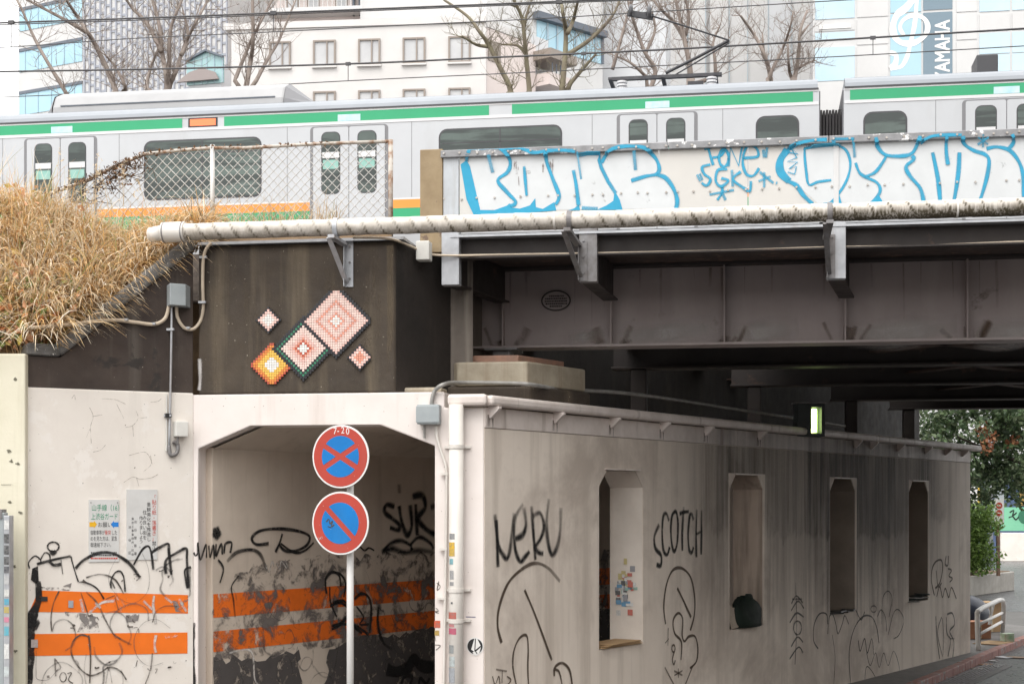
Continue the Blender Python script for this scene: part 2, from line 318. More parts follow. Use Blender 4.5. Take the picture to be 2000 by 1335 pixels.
def smooth_path(p, n=6):
    if len(p) < 3: return [Vector(q) for q in p] if len(p[0]) == 3 else list(p)
    q = [Vector(x) for x in p]; out = []
    for i in range(len(q) - 1):
        a, b, c, d = q[max(i - 1, 0)], q[i], q[i + 1], q[min(i + 2, len(q) - 1)]
        for k in range(n):
            t = k / n; out.append(0.5 * (2 * b + (c - a) * t + (2 * a - 5 * b + 4 * c - d) * t * t + (3 * b - a - 3 * c + d) * t ** 3))
    out.append(q[-1]); return out
class Spray:
    """painted strokes as thin ribbons on a wall; coverage fades towards the edges"""
    def __init__(s, fr, v, ox=0, oy=0, sc_=1.0): s.fr = fr; s.v0 = v; s.n = 0; s.vf = None; s.mb = MB(); s.ox = ox; s.oy = oy; s.k = sc_
    def P(s, p): return s.fr.uz(s.ox + p[0] * s.k, s.oy + p[1] * s.k, s.v0)
    def st(s, pts, w=0.03, core=0.5, fade=0.0, fade0=0.0, curve=True, wig=0.0, a=1.0):
        q = [Vector((*s.P(p), 0)) for p in pts]
        q = smooth_path(q, 7) if curve else q
        v = s.v0 - 0.0006 * (s.n % 12); s.n += 1; n = len(q); o = len(s.mb.v); vs = []
        for i, p in enumerate(q):
            d = (q[min(i + 1, n - 1)] - q[max(i - 1, 0)]); d = d.normalized() if d.length > 1e-9 else Vector((1, 0, 0))
            nn = Vector((-d.y, d.x, 0)); t = i / max(1, n - 1)
            wi = (w[0] + (w[1] - w[0]) * t if isinstance(w, tuple) else w) * (1 + wig * math.sin(i * 1.7))
            al = a * min(1, 1 - fade * max(0, (t - 0.5) * 2)) * (1 - fade0 * max(0, 1 - t * 2.5))
            if i in (0, n - 1): al *= 0.7
            al *= 1 - .16 * (.5 + .5 * math.sin(i * .83 + s.n * 2.1)); wi *= 1 + .13 * math.sin(i * .41 + s.n * 1.3)
            for f, aa in ((-1, 0), (-core, al), (core, al), (1, 0)):
                x = p + nn * wi / 2 * f; s.mb.a[o + len(vs)] = max(0, aa); v_, z_ = s.vf(v, x.y) if s.vf else (v, x.y); vs.append(s.fr.pt(x.x, v_, z_))
        s.mb.add(vs, [(i * 4 + k, i * 4 + k + 1, (i + 1) * 4 + k + 1, (i + 1) * 4 + k) for i in range(n - 1) for k in range(3)])
        return s
    def fill(s, pts, a=1.0, curve=False):
        q = [s.P(p) for p in pts]
        if curve: q = [(p.x, p.y) for p in smooth_path([Vector((x, y, 0)) for x, y in q + q[:1]], 5)[:-1]]
        s.mb.poly(s.fr, q, s.v0 - 0.0006 * (s.n % 12), a); s.n += 1; return s
    def ell(s, x, y, rx, ry, w, **kw):
        return s.st([(x + rx * math.cos(i * 0.55), y + ry * math.sin(i * 0.55)) for i in range(13)], w, **kw)
    def star(s, x, y, r, w):
        for i in range(3): c, d = math.cos(i * 1.047 + 0.5) * r, math.sin(i * 1.047 + 0.5) * r; s.st([(x - c, y - d), (x + c, y + d)], w)
        return s
    def build(s, name, mat, parent, label=None):
        o = s.mb.build(name, mat, parent); tag(o, label); return o
def jag(pts, amp, step=.08):
    out = []
    for a, b in zip(pts, pts[1:] + pts[:1]):
        L = math.hypot(b[0] - a[0], b[1] - a[1]); n = max(1, int(L / step))
        for i in range(n): t = i / n; out.append((a[0] + (b[0] - a[0]) * t + (RN.gauss(0, amp) if i else 0), a[1] + (b[1] - a[1]) * t + (RN.gauss(0, amp) if i else 0)))
    return out
def copy_tree(o, parent=None):
    c = o.copy(); COL.objects.link(c); c.parent = parent
    ROOT[c.name] = ROOT[o.name]
    for ch in [x for x in o.children]: copy_tree(ch, c)
    return c

# ------------------------------------------------------------------ ground, road, pavement, kerb
ZR = -0.12
structure(MB().quad((-300, -60, ZR - 0.006), (300, -60, ZR - 0.006), (300, 600, ZR - 0.006), (-300, 600, ZR - 0.006)), 'ground', M_ground)
kerb_l = [Vector(p) for p in ((-9.0, 4.5), (-3.0, 9.0), (1.6, 15.0), (6.33, 23.7), (8.23, 27.2), (10.4, 31.2), (12.2, 34.2), (14.6, 36.8), (17.5, 38.4), (22, 39.0))]
road = [(p.x, p.y) for p in kerb_l] + [(60, 39), (60, -40), (-9, -40)]
structure(MB().add([(x, y, ZR) for x, y in road], [tuple(range(len(road)))[::-1]]), 'road', M_asph)
structure(MB().add([(x, y, ZR - 0.002) for x, y in ((10, 40), (9.3, 140), (60, 140), (60, 39.5), (22, 39.5))], [(0, 1, 2, 3, 4)][::-1]), 'far_road', M_asph)
pav = [(p.x, p.y) for p in kerb_l]
side = [(8.0, 39.2), (-30, 39.2), (-30, 4.5)]
structure(MB().foot(pav[:6] + [(11.4, 33.2), (10.2, 36.0)] + side, ZR + 0.001, 0.0), 'pavement', M_pave)
kerb = thing('kerb', None, None, (4, 20, ZR)); kerb['kind'] = 'structure'
kp = smooth_path([Vector((p.x, p.y, 0)) for p in kerb_l[1:8]], 8); acc = []
for a_, b_ in zip(kp[:-1], kp[1:]):
    d = (b_ - a_); L = d.length; n = max(1, round(L / 0.75))
    for i in range(n):
        p0 = a_ + d * (i / n); p1 = a_ + d * ((i + 1) / n) - d.normalized() * 0.012; nn = Vector((d.y, -d.x, 0)).normalized()
        m = MB(); m.foot([(p0.x + nn.x * .005, p0.y + nn.y * .005), (p0.x + nn.x * .16, p0.y + nn.y * .16), (p1.x + nn.x * .16, p1.y + nn.y * .16), (p1.x + nn.x * .005, p1.y + nn.y * .005)], ZR - 0.02, 0.012 + RN.uniform(-.004, .004))
        m.build('kerb_stone', M_kerb, kerb, bevel=0.012)
structure(MB().quad(*[at(*p) + Vector((0, 0, 0)) for p in ()] or [(9.9, 28.6, ZR + .004), (10.02, 28.6, ZR + .004), (14.3, 35.2, ZR + .004), (14.18, 35.2, ZR + .004)]), 'road_marking', surf('road_paint', (0.6, 0.6, 0.58), (0.4, 0.4, 0.39), 12, rough=0.5))
structure(MB().box(Frame((15.0, -18), (1, 0)), 0, 16, 0, 40, ZR - .02, 17), 'unseen_sky_blocker', surf('blocker_brown', (.34, .3, .26), (.29, .255, .22), 1.2, rough=.8, bump=.2))  # unseen block added right of the road to screen low sky off the underpass
structure(MB().box(Frame((-45, -30), (1, 0)), 0, 59, -14, 0, ZR - .02, 10), 'unseen_sky_blocker', MATS['blocker_brown'])  # second unseen block, added behind the camera to cut low front light
# drain grate beside the kerb
gr = thing('drain_grate', 'long dark slotted drain grate in the road beside the red kerb', 'drain', (7.2, 24.6, ZR))
gd = Vector((0.478, 0.878)).normalized(); g0 = Vector((6.45, 23.4)); GRF = Frame(g0, gd)
MB().box(GRF, 0, 3.6, -0.34, 0.0, ZR - 0.02, ZR + 0.006).build('grate_pan', M_black, gr)
for i in range(6):
    MB().box(GRF, 0.02, 3.58, -0.33 + i * 0.058, -0.302 + i * 0.058, ZR + 0.004, ZR + 0.022).build('grate_bar', M_galvd, gr)
MB().box(GRF, 0, 3.6, -0.46, -0.345, ZR - 0.02, ZR + 0.018).build('gutter_edge', M_pave, gr)

# ------------------------------------------------------------------ portal over the foot passage, dark upper wall
ret = thing('retaining_wall', 'tall dark stained concrete wall with white lintel over the foot passage opening', 'wall', (C.x + 1.3, C.y, 0))
u = lambda x, d=D0: TF.u(x, d)
zl = TF.z(600, 768, D0)
op = [(u(387), 0.0), (u(387), TF.z(387, 876, D0)), (u(490), TF.z(490, 831, D0)), (u(742), TF.z(742, 829, D0)), (u(849), TF.z(849, 870, D0)), (u(849), 0.0)]
outl = [(u(371), 0), *op, (u(945), 0), (u(945), 3.60), (u(868), 3.60), (u(868), zl), (u(371), zl)]
MB().slab(TF, [outl], D0, D0 + 0.40).build('lintel', M_lintel, ret, bevel=0.012)
# tunnel section runs back along the road
m = MB(); off = Vector((WD.x, WD.y, 0)) * 15.3; st = Vector((WD.x, WD.y, 0)) * 0.2
pr = [TF.pt(a, D0, z + .006) for a, z in op[1:5]]
for a, b in zip(pr[:-1], pr[1:]): m.quad(a + st, b + st, b + off, a + off)
m.build('passage_ceiling', M_pass, ret)
PF2 = Frame(TF.pt(u(387), D0, 0).xy, WD)
zpt = op[1][1]
MB().box(PF2, 0.2, 15.3, 0.0, 0.3, 0, zpt + .02).build('passage_wall', M_pass, ret)
A0 = TF.pt(u(386), D0 + .012, 0); A1 = TF.pt(u(770), D0 + .012, 0); W3 = Vector((WD.x, WD.y, 0))
ztop = TF.z(600, 474, D0)
MB().foot([A0.xy, A1.xy, (A1 + W3 * .95).xy, (A0 + W3 * .95).xy], zl + .002, ztop).build('upper_wall', M_dark, ret, bevel=0.02)
MB().box(Frame(A1.xy, WD), .022, .93, -.006, -.0005, zl + .02, ztop - .02).build('return_shade_face', surf('shade_black_concrete', (.014, .011, .009), (.024, .018, .015), 1.5, streak=(.05, .038, .028), s_lo=.55, s_hi=.75, s_amt=.6, rough=.85, bump=.4), ret)  # thin near-black sheet: the shade on the return is painted in its colour
dB = D0 + 0.85
b0 = TF.pt(u(760), dB, 0); b1 = TF.pt(u(924, dB), dB, 0); b2 = TF.pt(u(918, 16.9), 16.9, 0)
MB().foot([b0.xy, b1.xy, b2.xy, (b0 + W3 * 1.6).xy], 3.607, 5.19).build('ballast_wall', M_ballast, ret, bevel=0.015)
c0 = TF.pt(u(930, 17.4), 17.4, 0); c1_ = TF.pt(u(700, 17.4), 17.4, 0)
MB().foot([c1_.xy, c0.xy, (c0 + W3 * 15.0).xy, (c1_ + W3 * 15.0).xy], 3.608, 5.18).build('seat_wall', surf('under_bridge_shade_concrete', (.010, .0085, .008), (.018, .015, .013), 1.5, streak=(.03, .025, .02), rough=.8, bump=.3), ret)  # near-black colour paints the gloom of the recess under the bridge
l0 = TF.pt(u(775), D0 + .06, 0); l1 = K + WD * 0.3; l2 = K + WD * 15
MB().foot([l0.xy, TF.pt(u(940), D0 + .06, 0).xy, l1, l2, (l0 + W3 * 15).xy], 3.48, 3.605).build('ledge_slab', M_plinth, ret)
# thin metal flashing on top of the dark wall
MB().box(TF, u(388), u(790), D0 - .035, D0 + .5, ztop + .002, ztop + .03).build('flashing', M_galv, ret)
# small rough grout at the foot of the recess
MB().cbox(TF.pt(u(815), D0 + .3, 3.79), 0.42, 0.3, 0.05, -0.16).build('grout_step', M_plinth, ret, bevel=.02)
# bearing plinth with pad
plin = thing('bearing_plinth', 'stained concrete bearing block under the girder end above the white wall', 'plinth', TF.pt(u(960, 15.6), 15.6, 3.605))
q0 = TF.pt(TF.u(893, 15.55), 15.55, 0); q1 = TF.pt(TF.u(1030, 15.55), 15.55, 0); qa = TF.pt(TF.u(864, 15.8), 15.8, 0)
ztp = TF.z(960, 706, 15.55)
MB().foot([q0.xy, q1.xy, (q1 + W3 * 1.15).xy, (qa + W3 * 0.9).xy, qa.xy], 3.872, ztp).build('block', M_plinth, plin, bevel=0.02)
qb = Vector((T.x, T.y, 0)) * .1; MB().foot([(q0 - qb).xy, (q1 + qb * .3).xy, (q1 + qb * .3 + W3 * 1.2).xy, (qa - qb + W3 * 0.9).xy, (qa - qb).xy], 3.607, 3.87).build('base_step', M_dark, plin, bevel=0.03)
p0 = TF.pt(TF.u(922, 15.75), 15.75, 0); p1 = TF.pt(TF.u(1012, 15.75), 15.75, 0)
MB().foot([p0.xy, p1.xy, (p1 + W3 * .9).xy, (p0 + W3 * .9).xy], ztp + .001, ztp + .085).build('pad', M_pad, plin, bevel=0.01)

# paint, stains and graffiti of the passage
s = Spray(PF2, -0.004, 0, 0, 1)
zt1, zb1, zt2, zb2 = 1.74, 1.50, 1.36, 1.15
for i, (za, zb) in enumerate(((zt1, zb1), (zt2, zb2))):
    m = MB(); m.poly(PF2, [(0.21, zb), (9, zb), (9, za), (0.21, za)], -0.003 - i * .0002); m.build('orange_band', P_orgd, ret)
m = MB()
lo = [(0.21, 0.02), (9, 0.02), (9, 1.12), (7, 1.15), (5, 1.12), (4.1, 1.18), (3.3, 1.10), (2.6, 1.16), (2.0, 1.04), (1.9, 0.4), (1.55, 0.4), (1.5, 1.08), (0.9, 1.0), (0.21, 1.1)]
m.poly(PF2, jag(lo, .022), -0.0036); m.build('grey_repaint', paint('grey_repaint_coat', (0.085, 0.076, 0.073), wear=0.40, w_scale=8, soft=0.08), ret)
m = MB(); m.poly(PF2, [(0.21, 1.0), (9, 1.0), (9, 2.0), (5, 2.02), (3.2, 2.08), (2.0, 2.10), (1.2, 2.06), (0.6, 1.95), (0.21, 1.6)] if False else jag([(0.21, 1.05), (9, 1.05), (9, 2.0), (5, 2.02), (3.2, 2.08), (2.0, 2.10), (1.2, 2.06), (0.6, 1.95), (0.21, 1.6)], .03), -0.0042); m.build('patchy_cover', P_cover, ret)
s = Spray(PF2, -0.006, 0, 868, .35)
s.st([(1080, 600), (1092, 618), (1103, 600), (1105, 545), (1118, 640), (1150, 556), (1152, 632)], .03).st([(1165, 560), (1172, 628), (1190, 560), (1196, 638)], .03)
s.st([(1206, 552), (1205, 620), (1235, 552), (1240, 612)], .034).st([(1250, 606), (1258, 552), (1292, 546), (1284, 604)], .034)
s.ell(1208, 492, 9, 14, .10).st([(1500, 550), (1430, 555), (1405, 520), (1450, 480), (1550, 468), (1660, 480), (1725, 510), (1710, 560), (1650, 590), (1590, 590), (1555, 555)], .045)
s.st([(1575, 495), (1560, 545), (1535, 600)], .04).st([(1565, 550), (1640, 600), (1700, 590), (1750, 545)], .035)
s.st([(1265, 650), (1320, 600), (1400, 585), (1450, 610), (1480, 680)], .05, fade=.5, fade0=.5)
s.st([(1215, 640), (1245, 690), (1225, 770)], .03).st([(1330, 730), (1290, 790), (1300, 860), (1310, 960)], .025, fade=.6)
s.st([(1820, 830), (1815, 750), (1850, 710), (1890, 730), (1900, 790)], .04).st([(1840, 790), (1845, 880), (1880, 960)], .03)
s.st([(1840, 900), (1900, 880), (1950, 930), (1900, 1000), (1850, 1030)], .04).st([(1850, 1010), (1900, 1000), (1960, 1010), (2020, 1050)], .035)
s.build('graffiti_tag', P_blk, ret)
s = Spray(PF2, -0.006, 650, 868, .35)
s.st([(345, 345), (300, 335), (290, 375), (330, 410), (370, 445), (365, 475), (318, 462)], .085, core=.3).st([(370, 340), (385, 430), (415, 505), (440, 450), (432, 335)], .095, core=.3)
s.st([(462, 330), (466, 420), (472, 505)], .095, core=.3).st([(445, 290), (500, 285), (515, 350), (475, 410), (520, 470), (570, 500)], .11, core=.3).st([(545, 350), (570, 340)], .095, core=.3).st([(370, 220), (372, 270)], .09, core=.2, fade=.3, fade0=.5)
s.st([(280, 595), (320, 550), (380, 535), (430, 560), (440, 590)], .07, core=.2).st([(430, 560), (480, 515), (540, 545), (560, 580)], .07, core=.2)
s.st([(270, 600), (330, 580), (400, 600), (480, 590), (560, 600)], .10, core=.1, fade=.4)
s.st([(130, 580), (150, 570), (175, 590), (200, 575), (230, 590)], .03)
s.st([(300, 1250), (350, 1265), (420, 1240), (450, 1190), (490, 1230), (560, 1240)], .16, core=.7).st([(380, 1334), (400, 1290), (440, 1295), (430, 1334)], .06).st([(480, 1334), (490, 1300), (520, 1330), (540, 1300)], .05)
s.st([(120, 860), (160, 830), (200, 850), (215, 920), (205, 1050)], .045).st([(0, 880), (60, 870), (90, 920), (60, 980), (10, 1010)], .04).st([(0, 1010), (60, 1000), (130, 1010), (200, 1060)], .04)
s.st([(0, 710), (40, 720), (70, 770), (60, 850)], .035).st([(255, 900), (250, 1000), (280, 1100), (330, 1140)], .05, fade=.6).st([(130, 900), (170, 960), (150, 1000), (200, 1000)], .03)
s.build('graffiti_tag', P_blk, ret)
s = Spray(PF2, -0.007, 0, 868, .35)
s.st([(1480, 660), (1500, 710), (1520, 650), (1535, 700), (1540, 660), (1560, 690), (1570, 650), (1600, 690)], .02).st([(1590, 640), (1610, 690)], .02).st([(1280, 1160), (1400, 1150), (1420, 1300), (1440, 1334)], .03, fade=.4)
s.build('white_scrawl', P_whtf, ret)

s = Spray(TF, D0 - .003, 0, 0, 1)
s.st([(377, 1215), (376, 1260), (377, 1345)], (.05, .075), core=.5, wig=.15).st([(372, 1240), (373, 1345)], .03, core=.4)
s.build('black_drip', P_blk, ret)
s = Spray(TF, D0 + .008)
s.P = lambda p: p
for k in range(26):
    a = RN.uniform(u(392), u(768)); z_ = RN.uniform(zl + .5, ztop - .05); s.st([(a, z_), (a + RN.uniform(-.01, .01), z_ - RN.uniform(.3, .9))], RN.uniform(.02, .09), core=.25, fade=.8, fade0=.6, a=RN.uniform(.3, .7))
for k in range(4): s.st([(u(757 + k * 3), ztop - .05), (u(757 + k * 3), zl + .2 + .1 * k)], .035, core=.3, fade=.5, a=.7)
s.build('brown_streak', paint('brown_streak_stain', (.17, .13, .085), wear=.42, w_scale=6, soft=.15, strk=True), ret)['kind'] = 'stuff'
s = Spray(TF, D0 + .006, 0, 0, 1); s.st([(390, 700), (391, 740), (389, 762)], .05, core=.2, a=.8); s.build('lime_stain', P_pale, ret)
# ------------------------------------------------------------------ mosaic on the dark wall: plain stand-in of coloured tiles
mos = MB(); tcol = {'k': (0.03, 0.03, 0.035), 'p': (0.80, 0.52, 0.46), 'P': (0.84, 0.63, 0.56), 'o': (0.75, 0.26, 0.06), 'y': (0.85, 0.52, 0.10), 'w': (0.82, 0.80, 0.76), 'r': (0.50, 0.10, 0.06), 'g': (0.05, 0.22, 0.13), 's': (0.80, 0.34, 0.24)}
mu0, mu1 = u(486), u(724); mz1 = TF.z(600, 566, D0); mz0 = TF.z(600, 749, D0); NX = 52; cw = (mu1 - mu0) / NX; NZ = int((mz1 - mz0) / cw)
def tile_at(i, j):
    """three nested lozenges, outlined in black"""
    for cx, cz, r, cols in ((37, 25, 15.8, 'kkpPPPpspPPpswwP'), (23, 14, 13.5, 'kkgkPPPppsrw'), (9.5, 7.5, 9.5, 'rooyyyww'), (47, 10, 5, 'kpPs'), (8, 26, 5.5, 'kpPw')):
        d = abs(i - cx) + abs(j - cz) * (1.0)
        if d <= r: return cols[min(len(cols) - 1, int(r - d))]
    return None
for i in range(NX):
    for j in range(NZ):
        t = tile_at(i, j)
        if not t: continue
        c = tcol[t]; k = RN.uniform(.92, 1.06); g = cw * 0.06; th = .009 + RN.uniform(0, .002)
        mos.box(TF, mu0 + i * cw + g, mu0 + (i + 1) * cw - g, D0 - th, D0 + .005, mz0 + j * cw + g, mz0 + (j + 1) * cw - g, (c[0] * k, c[1] * k, c[2] * k))
tag(mos.build('tile_mosaic', vcol('glazed_tile', 0.25, 0.5)), 'pink, orange and black mosaic of small square tiles on the dark wall', 'mosaic')

# ------------------------------------------------------------------ wing wall with orange bands, left end wall
wing = thing('wing_wall', 'white wall with two orange bands and dark sloping top beside the passage', 'wall', GF.pt(-0.9, 0, 0))
gu = lambda x: GF.u(x); gz = lambda x, y: GF.z(x, y)
zd = 3.775; uL = gu(51); uR = -0.012
MB().slab(GF, [[(uL, 0), (uR, 0), (uR, zd), (uL, zd)]], 0.0, 0.45).build('lower_wall', M_white, wing, bevel=0.012)
top = [(uL, gz(52, 693)), (gu(118), gz(118, 697)), (gu(384), gz(384, 484))]
MB().slab(GF, [[(uL, zd + .001), (uR, zd + .001), (uR, top[2][1]), top[1], top[0]]], 0.004, 0.45).build('upper_wall', M_dark2, wing, bevel=0.01)
cp = []
for k, (a, b) in enumerate(((top[0], top[1]), (top[1], top[2]))):
    d = Vector((b[0] - a[0], b[1] - a[1])).normalized(); nn = Vector((-d.y, d.x))
    MB().slab(GF, [[(a[0], a[1] + .001), (b[0], b[1] + .001), (b[0] + nn.x * .10 * k, b[1] + .12), (a[0] - (.06 if k else 0), a[1] + .12)]], -0.03 - k * .002, 0.5).build('coping', M_cope, wing, bevel=0.03)
for i, (a, b, c, d) in enumerate((((75, 1152), (367, 1161), (367, 1197), (57, 1194)), ((62, 1237), (366, 1234), (366, 1275), (56, 1280)))):
    m = MB(); m.poly(GF, [(gu(p[0]), gz(*p)) for p in (d, c, b, a)], -0.003); m.build('orange_band', P_org, wing)
# grey smudges, then the scrawls, in the photograph's arrangement
s = Spray(GF, -0.006, 0, 868, .35)
B = .035
s.st([(165, 690), (160, 655), (195, 620), (225, 640), (226, 662)], B * .5).st([(226, 640), (250, 602), (275, 612), (280, 640)], B * .5).ell(297, 568, 32, 26, B * .6).st([(283, 590), (295, 605), (312, 590)], .05)
s.st([(205, 665), (300, 640), (395, 620)], B * .9).st([(395, 620), (410, 680), (437, 765)], B * .5)
s.st([(420, 690), (470, 640), (560, 602), (640, 610), (720, 660), (780, 740)], B * 1.1).st([(745, 670), (790, 590), (825, 565), (843, 600), (855, 697)], B * .8)
s.st([(845, 602), (890, 572), (938, 552), (942, 600), (956, 725)], B).st([(925, 720), (925, 645), (980, 605), (1038, 578), (1042, 640), (1050, 800)], B)
s.st([(1045, 800), (1030, 702), (1066, 682)], B * .8).st([(275, 650), (300, 670), (340, 665)], .04).st([(340, 640), (350, 720)], .015)
s.fill([(180, 690), (212, 676), (216, 760), (200, 776), (172, 752)]).st([(212, 760), (216, 860), (192, 925), (160, 985)], (.05, .11), core=.8)
s.st([(172, 940), (160, 1040), (145, 1150), (138, 1340)], (.13, .16), core=.9, wig=.06).st([(108, 975), (150, 985), (215, 1012)], .10, core=.7, wig=.2)
s.st([(440, 765), (480, 768), (540, 800), (580, 860)], B * .6).st([(620, 800), (618, 760), (640, 715), (670, 705), (690, 740), (698, 820)], B * .6).st([(622, 760), (640, 800)], B * .5)
for fr_, par_, ua_, ub2, cnt in ((GF, wing, gu(70), -.05, 16), (PF2, ret, .3, 4.6, 26)):
    o_ = Spray(fr_, -.0078); o_.P = lambda p: p
    for k in range(cnt):
        x, z = RN.uniform(ua_, ub2), RN.uniform(.55, 2.0); r_ = RN.uniform(.06, .22); t0 = RN.uniform(0, 6.28); sw_ = RN.uniform(1.5, 5) * RN.choice((-1, 1))
        o_.st([(min(ub2, max(ua_, x + r_ * math.cos(t0 + sw_ * j / 6) * RN.uniform(.8, 1.2))), z + r_ * 1.25 * math.sin(t0 + sw_ * j / 6)) for j in range(7)], RN.uniform(.008, .028), core=.35, fade=.5, fade0=.4, a=RN.uniform(.35, .85))
    o_.build('old_scrawl', P_grey, par_)['kind'] = 'stuff'
s.build('graffiti_tag', P_blk, wing, 'bold black outline graffiti across the white wall')
s = Spray(GF, -0.0085, 0, 868, .35)
s.st([(330, 815), (300, 880), (285, 960), (288, 1040)], B * .45).st([(480, 740), (560, 722), (640, 750), (690, 830)], B * .6).st([(480, 820), (540, 880), (590, 980), (640, 1060), (735, 1115)], B * .6)
s.st([(495, 1070), (450, 1060), (405, 1100), (400, 1170), (440, 1240), (500, 1285), (560, 1270), (610, 1240), (670, 1260), (705, 1310)], B * .6).st([(495, 1060), (505, 1180), (500, 1330)], B * .6)
s.st([(605, 1240), (590, 1330)], B * .4).st([(610, 1240), (625, 1330)], B * .3).st([(850, 990), (870, 930), (920, 900), (990, 900)], B * .5).st([(850, 1160), (840, 1250), (810, 1334)], B * .5).st([(640, 850), (660, 920)], B * .4)
s.st([(305, 1190), (310, 1290)], B * .5).st([(308, 1195), (338, 1240), (312, 1262)], B * .5).ell(352, 1295, 18, 26, B * .4).st([(375, 1275), (398, 1272), (382, 1310), (408, 1330)], B * .4).st([(268, 1285), (270, 1300)], .03)
s.st([(590, 860), (640, 840)], B * .4).st([(450, 820), (470, 880), (495, 960)], B * .4)
for _ in range(26):
    x = RN.uniform(380, 1040); y = RN.choice((RN.uniform(700, 800), RN.uniform(945, 1050), RN.uniform(1190, 1290)))
    s.st([(x, y), (x + RN.uniform(-18, 22), y + RN.uniform(-8, 14)), (x + RN.uniform(-10, 30), y + RN.uniform(-5, 30))], RN.uniform(.006, .02))
s.build('graffiti_tag', P_blkf, wing)
s = Spray(GF, -0.0035, 0, 868, .35)
s.fill([(360, 930), (470, 940), (540, 960), (560, 1040), (430, 1045), (450, 1000), (380, 985)]).fill([(230, 790), (330, 795), (400, 770), (390, 812), (225, 812)]).fill([(960, 870), (1050, 860), (1050, 940), (980, 930)]).fill([(700, 950), (780, 940), (770, 980), (710, 990)])
s.build('grey_smudge', paint('grey_smudge_paint', (0.22, 0.2, 0.19), wear=0.52, w_scale=9, soft=.05), wing)
s = Spray(GF, -0.005, 0, 868, .35)
for p in ([(450, 860), (465, 930)], [(500, 935), (570, 880), (640, 870)], [(860, 840), (855, 900), (870, 1000)], [(920, 850), (960, 880)], [(1000, 860), (1040, 930)], [(870, 1060), (862, 1110), (868, 1160)], [(920, 1070), (990, 1066)], [(800, 870), (850, 920)], [(530, 880), (560, 910)]):
    s.st(p, .035, core=.4)
s.build('white_scrawl', P_whtf, wing)
s = Spray(GF, -0.003, 0, 400, .35)
for p in ([(500, 1130), (520, 1180), (505, 1240), (510, 1330)], [(515, 1180), (570, 1170)], [(760, 1150), (770, 1190), (740, 1230), (700, 1240)], [(770, 1190), (820, 1185)], [(740, 1230), (745, 1290)], [(560, 1080), (640, 1085), (700, 1110)], [(400, 1080), (415, 1060), (420, 1090)], [(840, 1100), (880, 1095), (900, 1080)], [(650, 1110), (690, 1190)], [(500, 1250), (480, 1300)]):
    s.st(p, .005, wig=.3)
s2 = Spray(GF, -0.003, 0, 868, .35)
for p in ([(520, 40), (560, 30), (590, 0)], [(720, 60), (800, 40), (830, 60), (850, 110)], [(690, 210), (740, 180), (780, 190), (840, 185), (880, 165)], [(760, 180), (775, 230)], [(840, 60), (842, 110), (800, 150)]): s2.st(p, .005, wig=.3)
s.mb.a.update({k + len(s.mb.v): v for k, v in s2.mb.a.items()}); s.mb.add(s2.mb.v, s2.mb.f)
s.build('hairline_crack', P_crack, wing)
# stickers on the wing wall
for (x0, y0, x1, y1, c) in ((226, 846, 264, 872, (0.03, 0.03, 0.03)), (380, 868, 408, 908, (0.35, 0.38, 0.42)), (172, 1085, 210, 1130, (0.45, 0.38, 0.36))):
    m = MB(); m.poly(GF, [(GF.u(x * .35), GF.z(x * .35, 868 + y * .35)) for x, y in ((x0, y1), (x1, y1), (x1, y0), (x0, y0))], -.012); m.build('sticker', surf('sticker_%d' % x0, c, tuple(k * .8 for k in c), 60, rough=.5, bump=0), wing)

endw = thing('end_wall', 'yellowed white wall end with chipped paint at the far left edge', 'wall', (-4.9, 14.7, 0))
MB().box(FF, FF.u(-260), FF.u(49.5), 0.0, 0.5, 0, FF.z(20, 690)).build('wall_face', M_cream, endw, bevel=.015)
m = Spray(FF, -.003, 0, 0, 1)
for x, y in ((30, 740), (22, 900), (35, 905), (20, 980), (28, 1105), (18, 880), (30, 1270), (40, 1000)):
    m.fill([(x + RN.uniform(1, 6) * math.cos(t), y + RN.uniform(1, 5) * math.sin(t)) for t in [k * .6 for k in range(10)]])
m.st([(2, 946), (26, 946)], .01)
m.build('chipped_spot', paint('chip_dark', (0.16, 0.15, 0.11), wear=.4, w_scale=20), endw)

# sticker covered post at the left edge
FP = Frame((0, 14.3), (1, 0))
post = thing('utility_post', 'grey steel post plastered with stickers at the left edge', 'post', (FP.u(4), 14.35, 0))
MB().box(FP, FP.u(-40), FP.u(8), 0, .12, 0, FP.z(5, 1000)).build('post_body', M_boxm, post, bevel=.01)
MB().box(FP, FP.u(8.5), FP.u(20), -.02, .1, 0, FP.z(14, 1006)).build('post_flange', M_galv, post, bevel=.006)
MB().box(FP, FP.u(-40), FP.u(4), -.012, 0.13, FP.z(0, 1012), FP.z(0, 994)).build('band', M_galvd, post)
for (y0, y1, c) in ((1015, 1033, (.7, .7, .68)), (1042, 1060, (.06, .06, .06)), (1064, 1082, (.05, .05, .05)), (1086, 1102, (.06, .06, .06)), (1105, 1118, (.05, .05, .06)), (1124, 1140, (.5, .5, .5)), (1150, 1164, (.65, .65, .62)), (1168, 1180, (.06, .35, .5)), (1184, 1196, (.5, .38, .06)), (1204, 1214, (.6, .2, .3)), (1222, 1240, (.1, .4, .5)), (1256, 1285, (.72, .72, .7)), (1300, 1320, (.55, .6, .6))):
    m = MB(); m.poly(FP, [(FP.u(x), FP.z(x, y)) for x, y in ((9.5, y1), (19, y1), (19, y0), (9.5, y0))], -.0235); m.build('sticker', surf('post_sticker_%d' % y0, c, tuple(min(1, k * .5 + .15) for k in c), 45, rough=.5, bump=0), post)

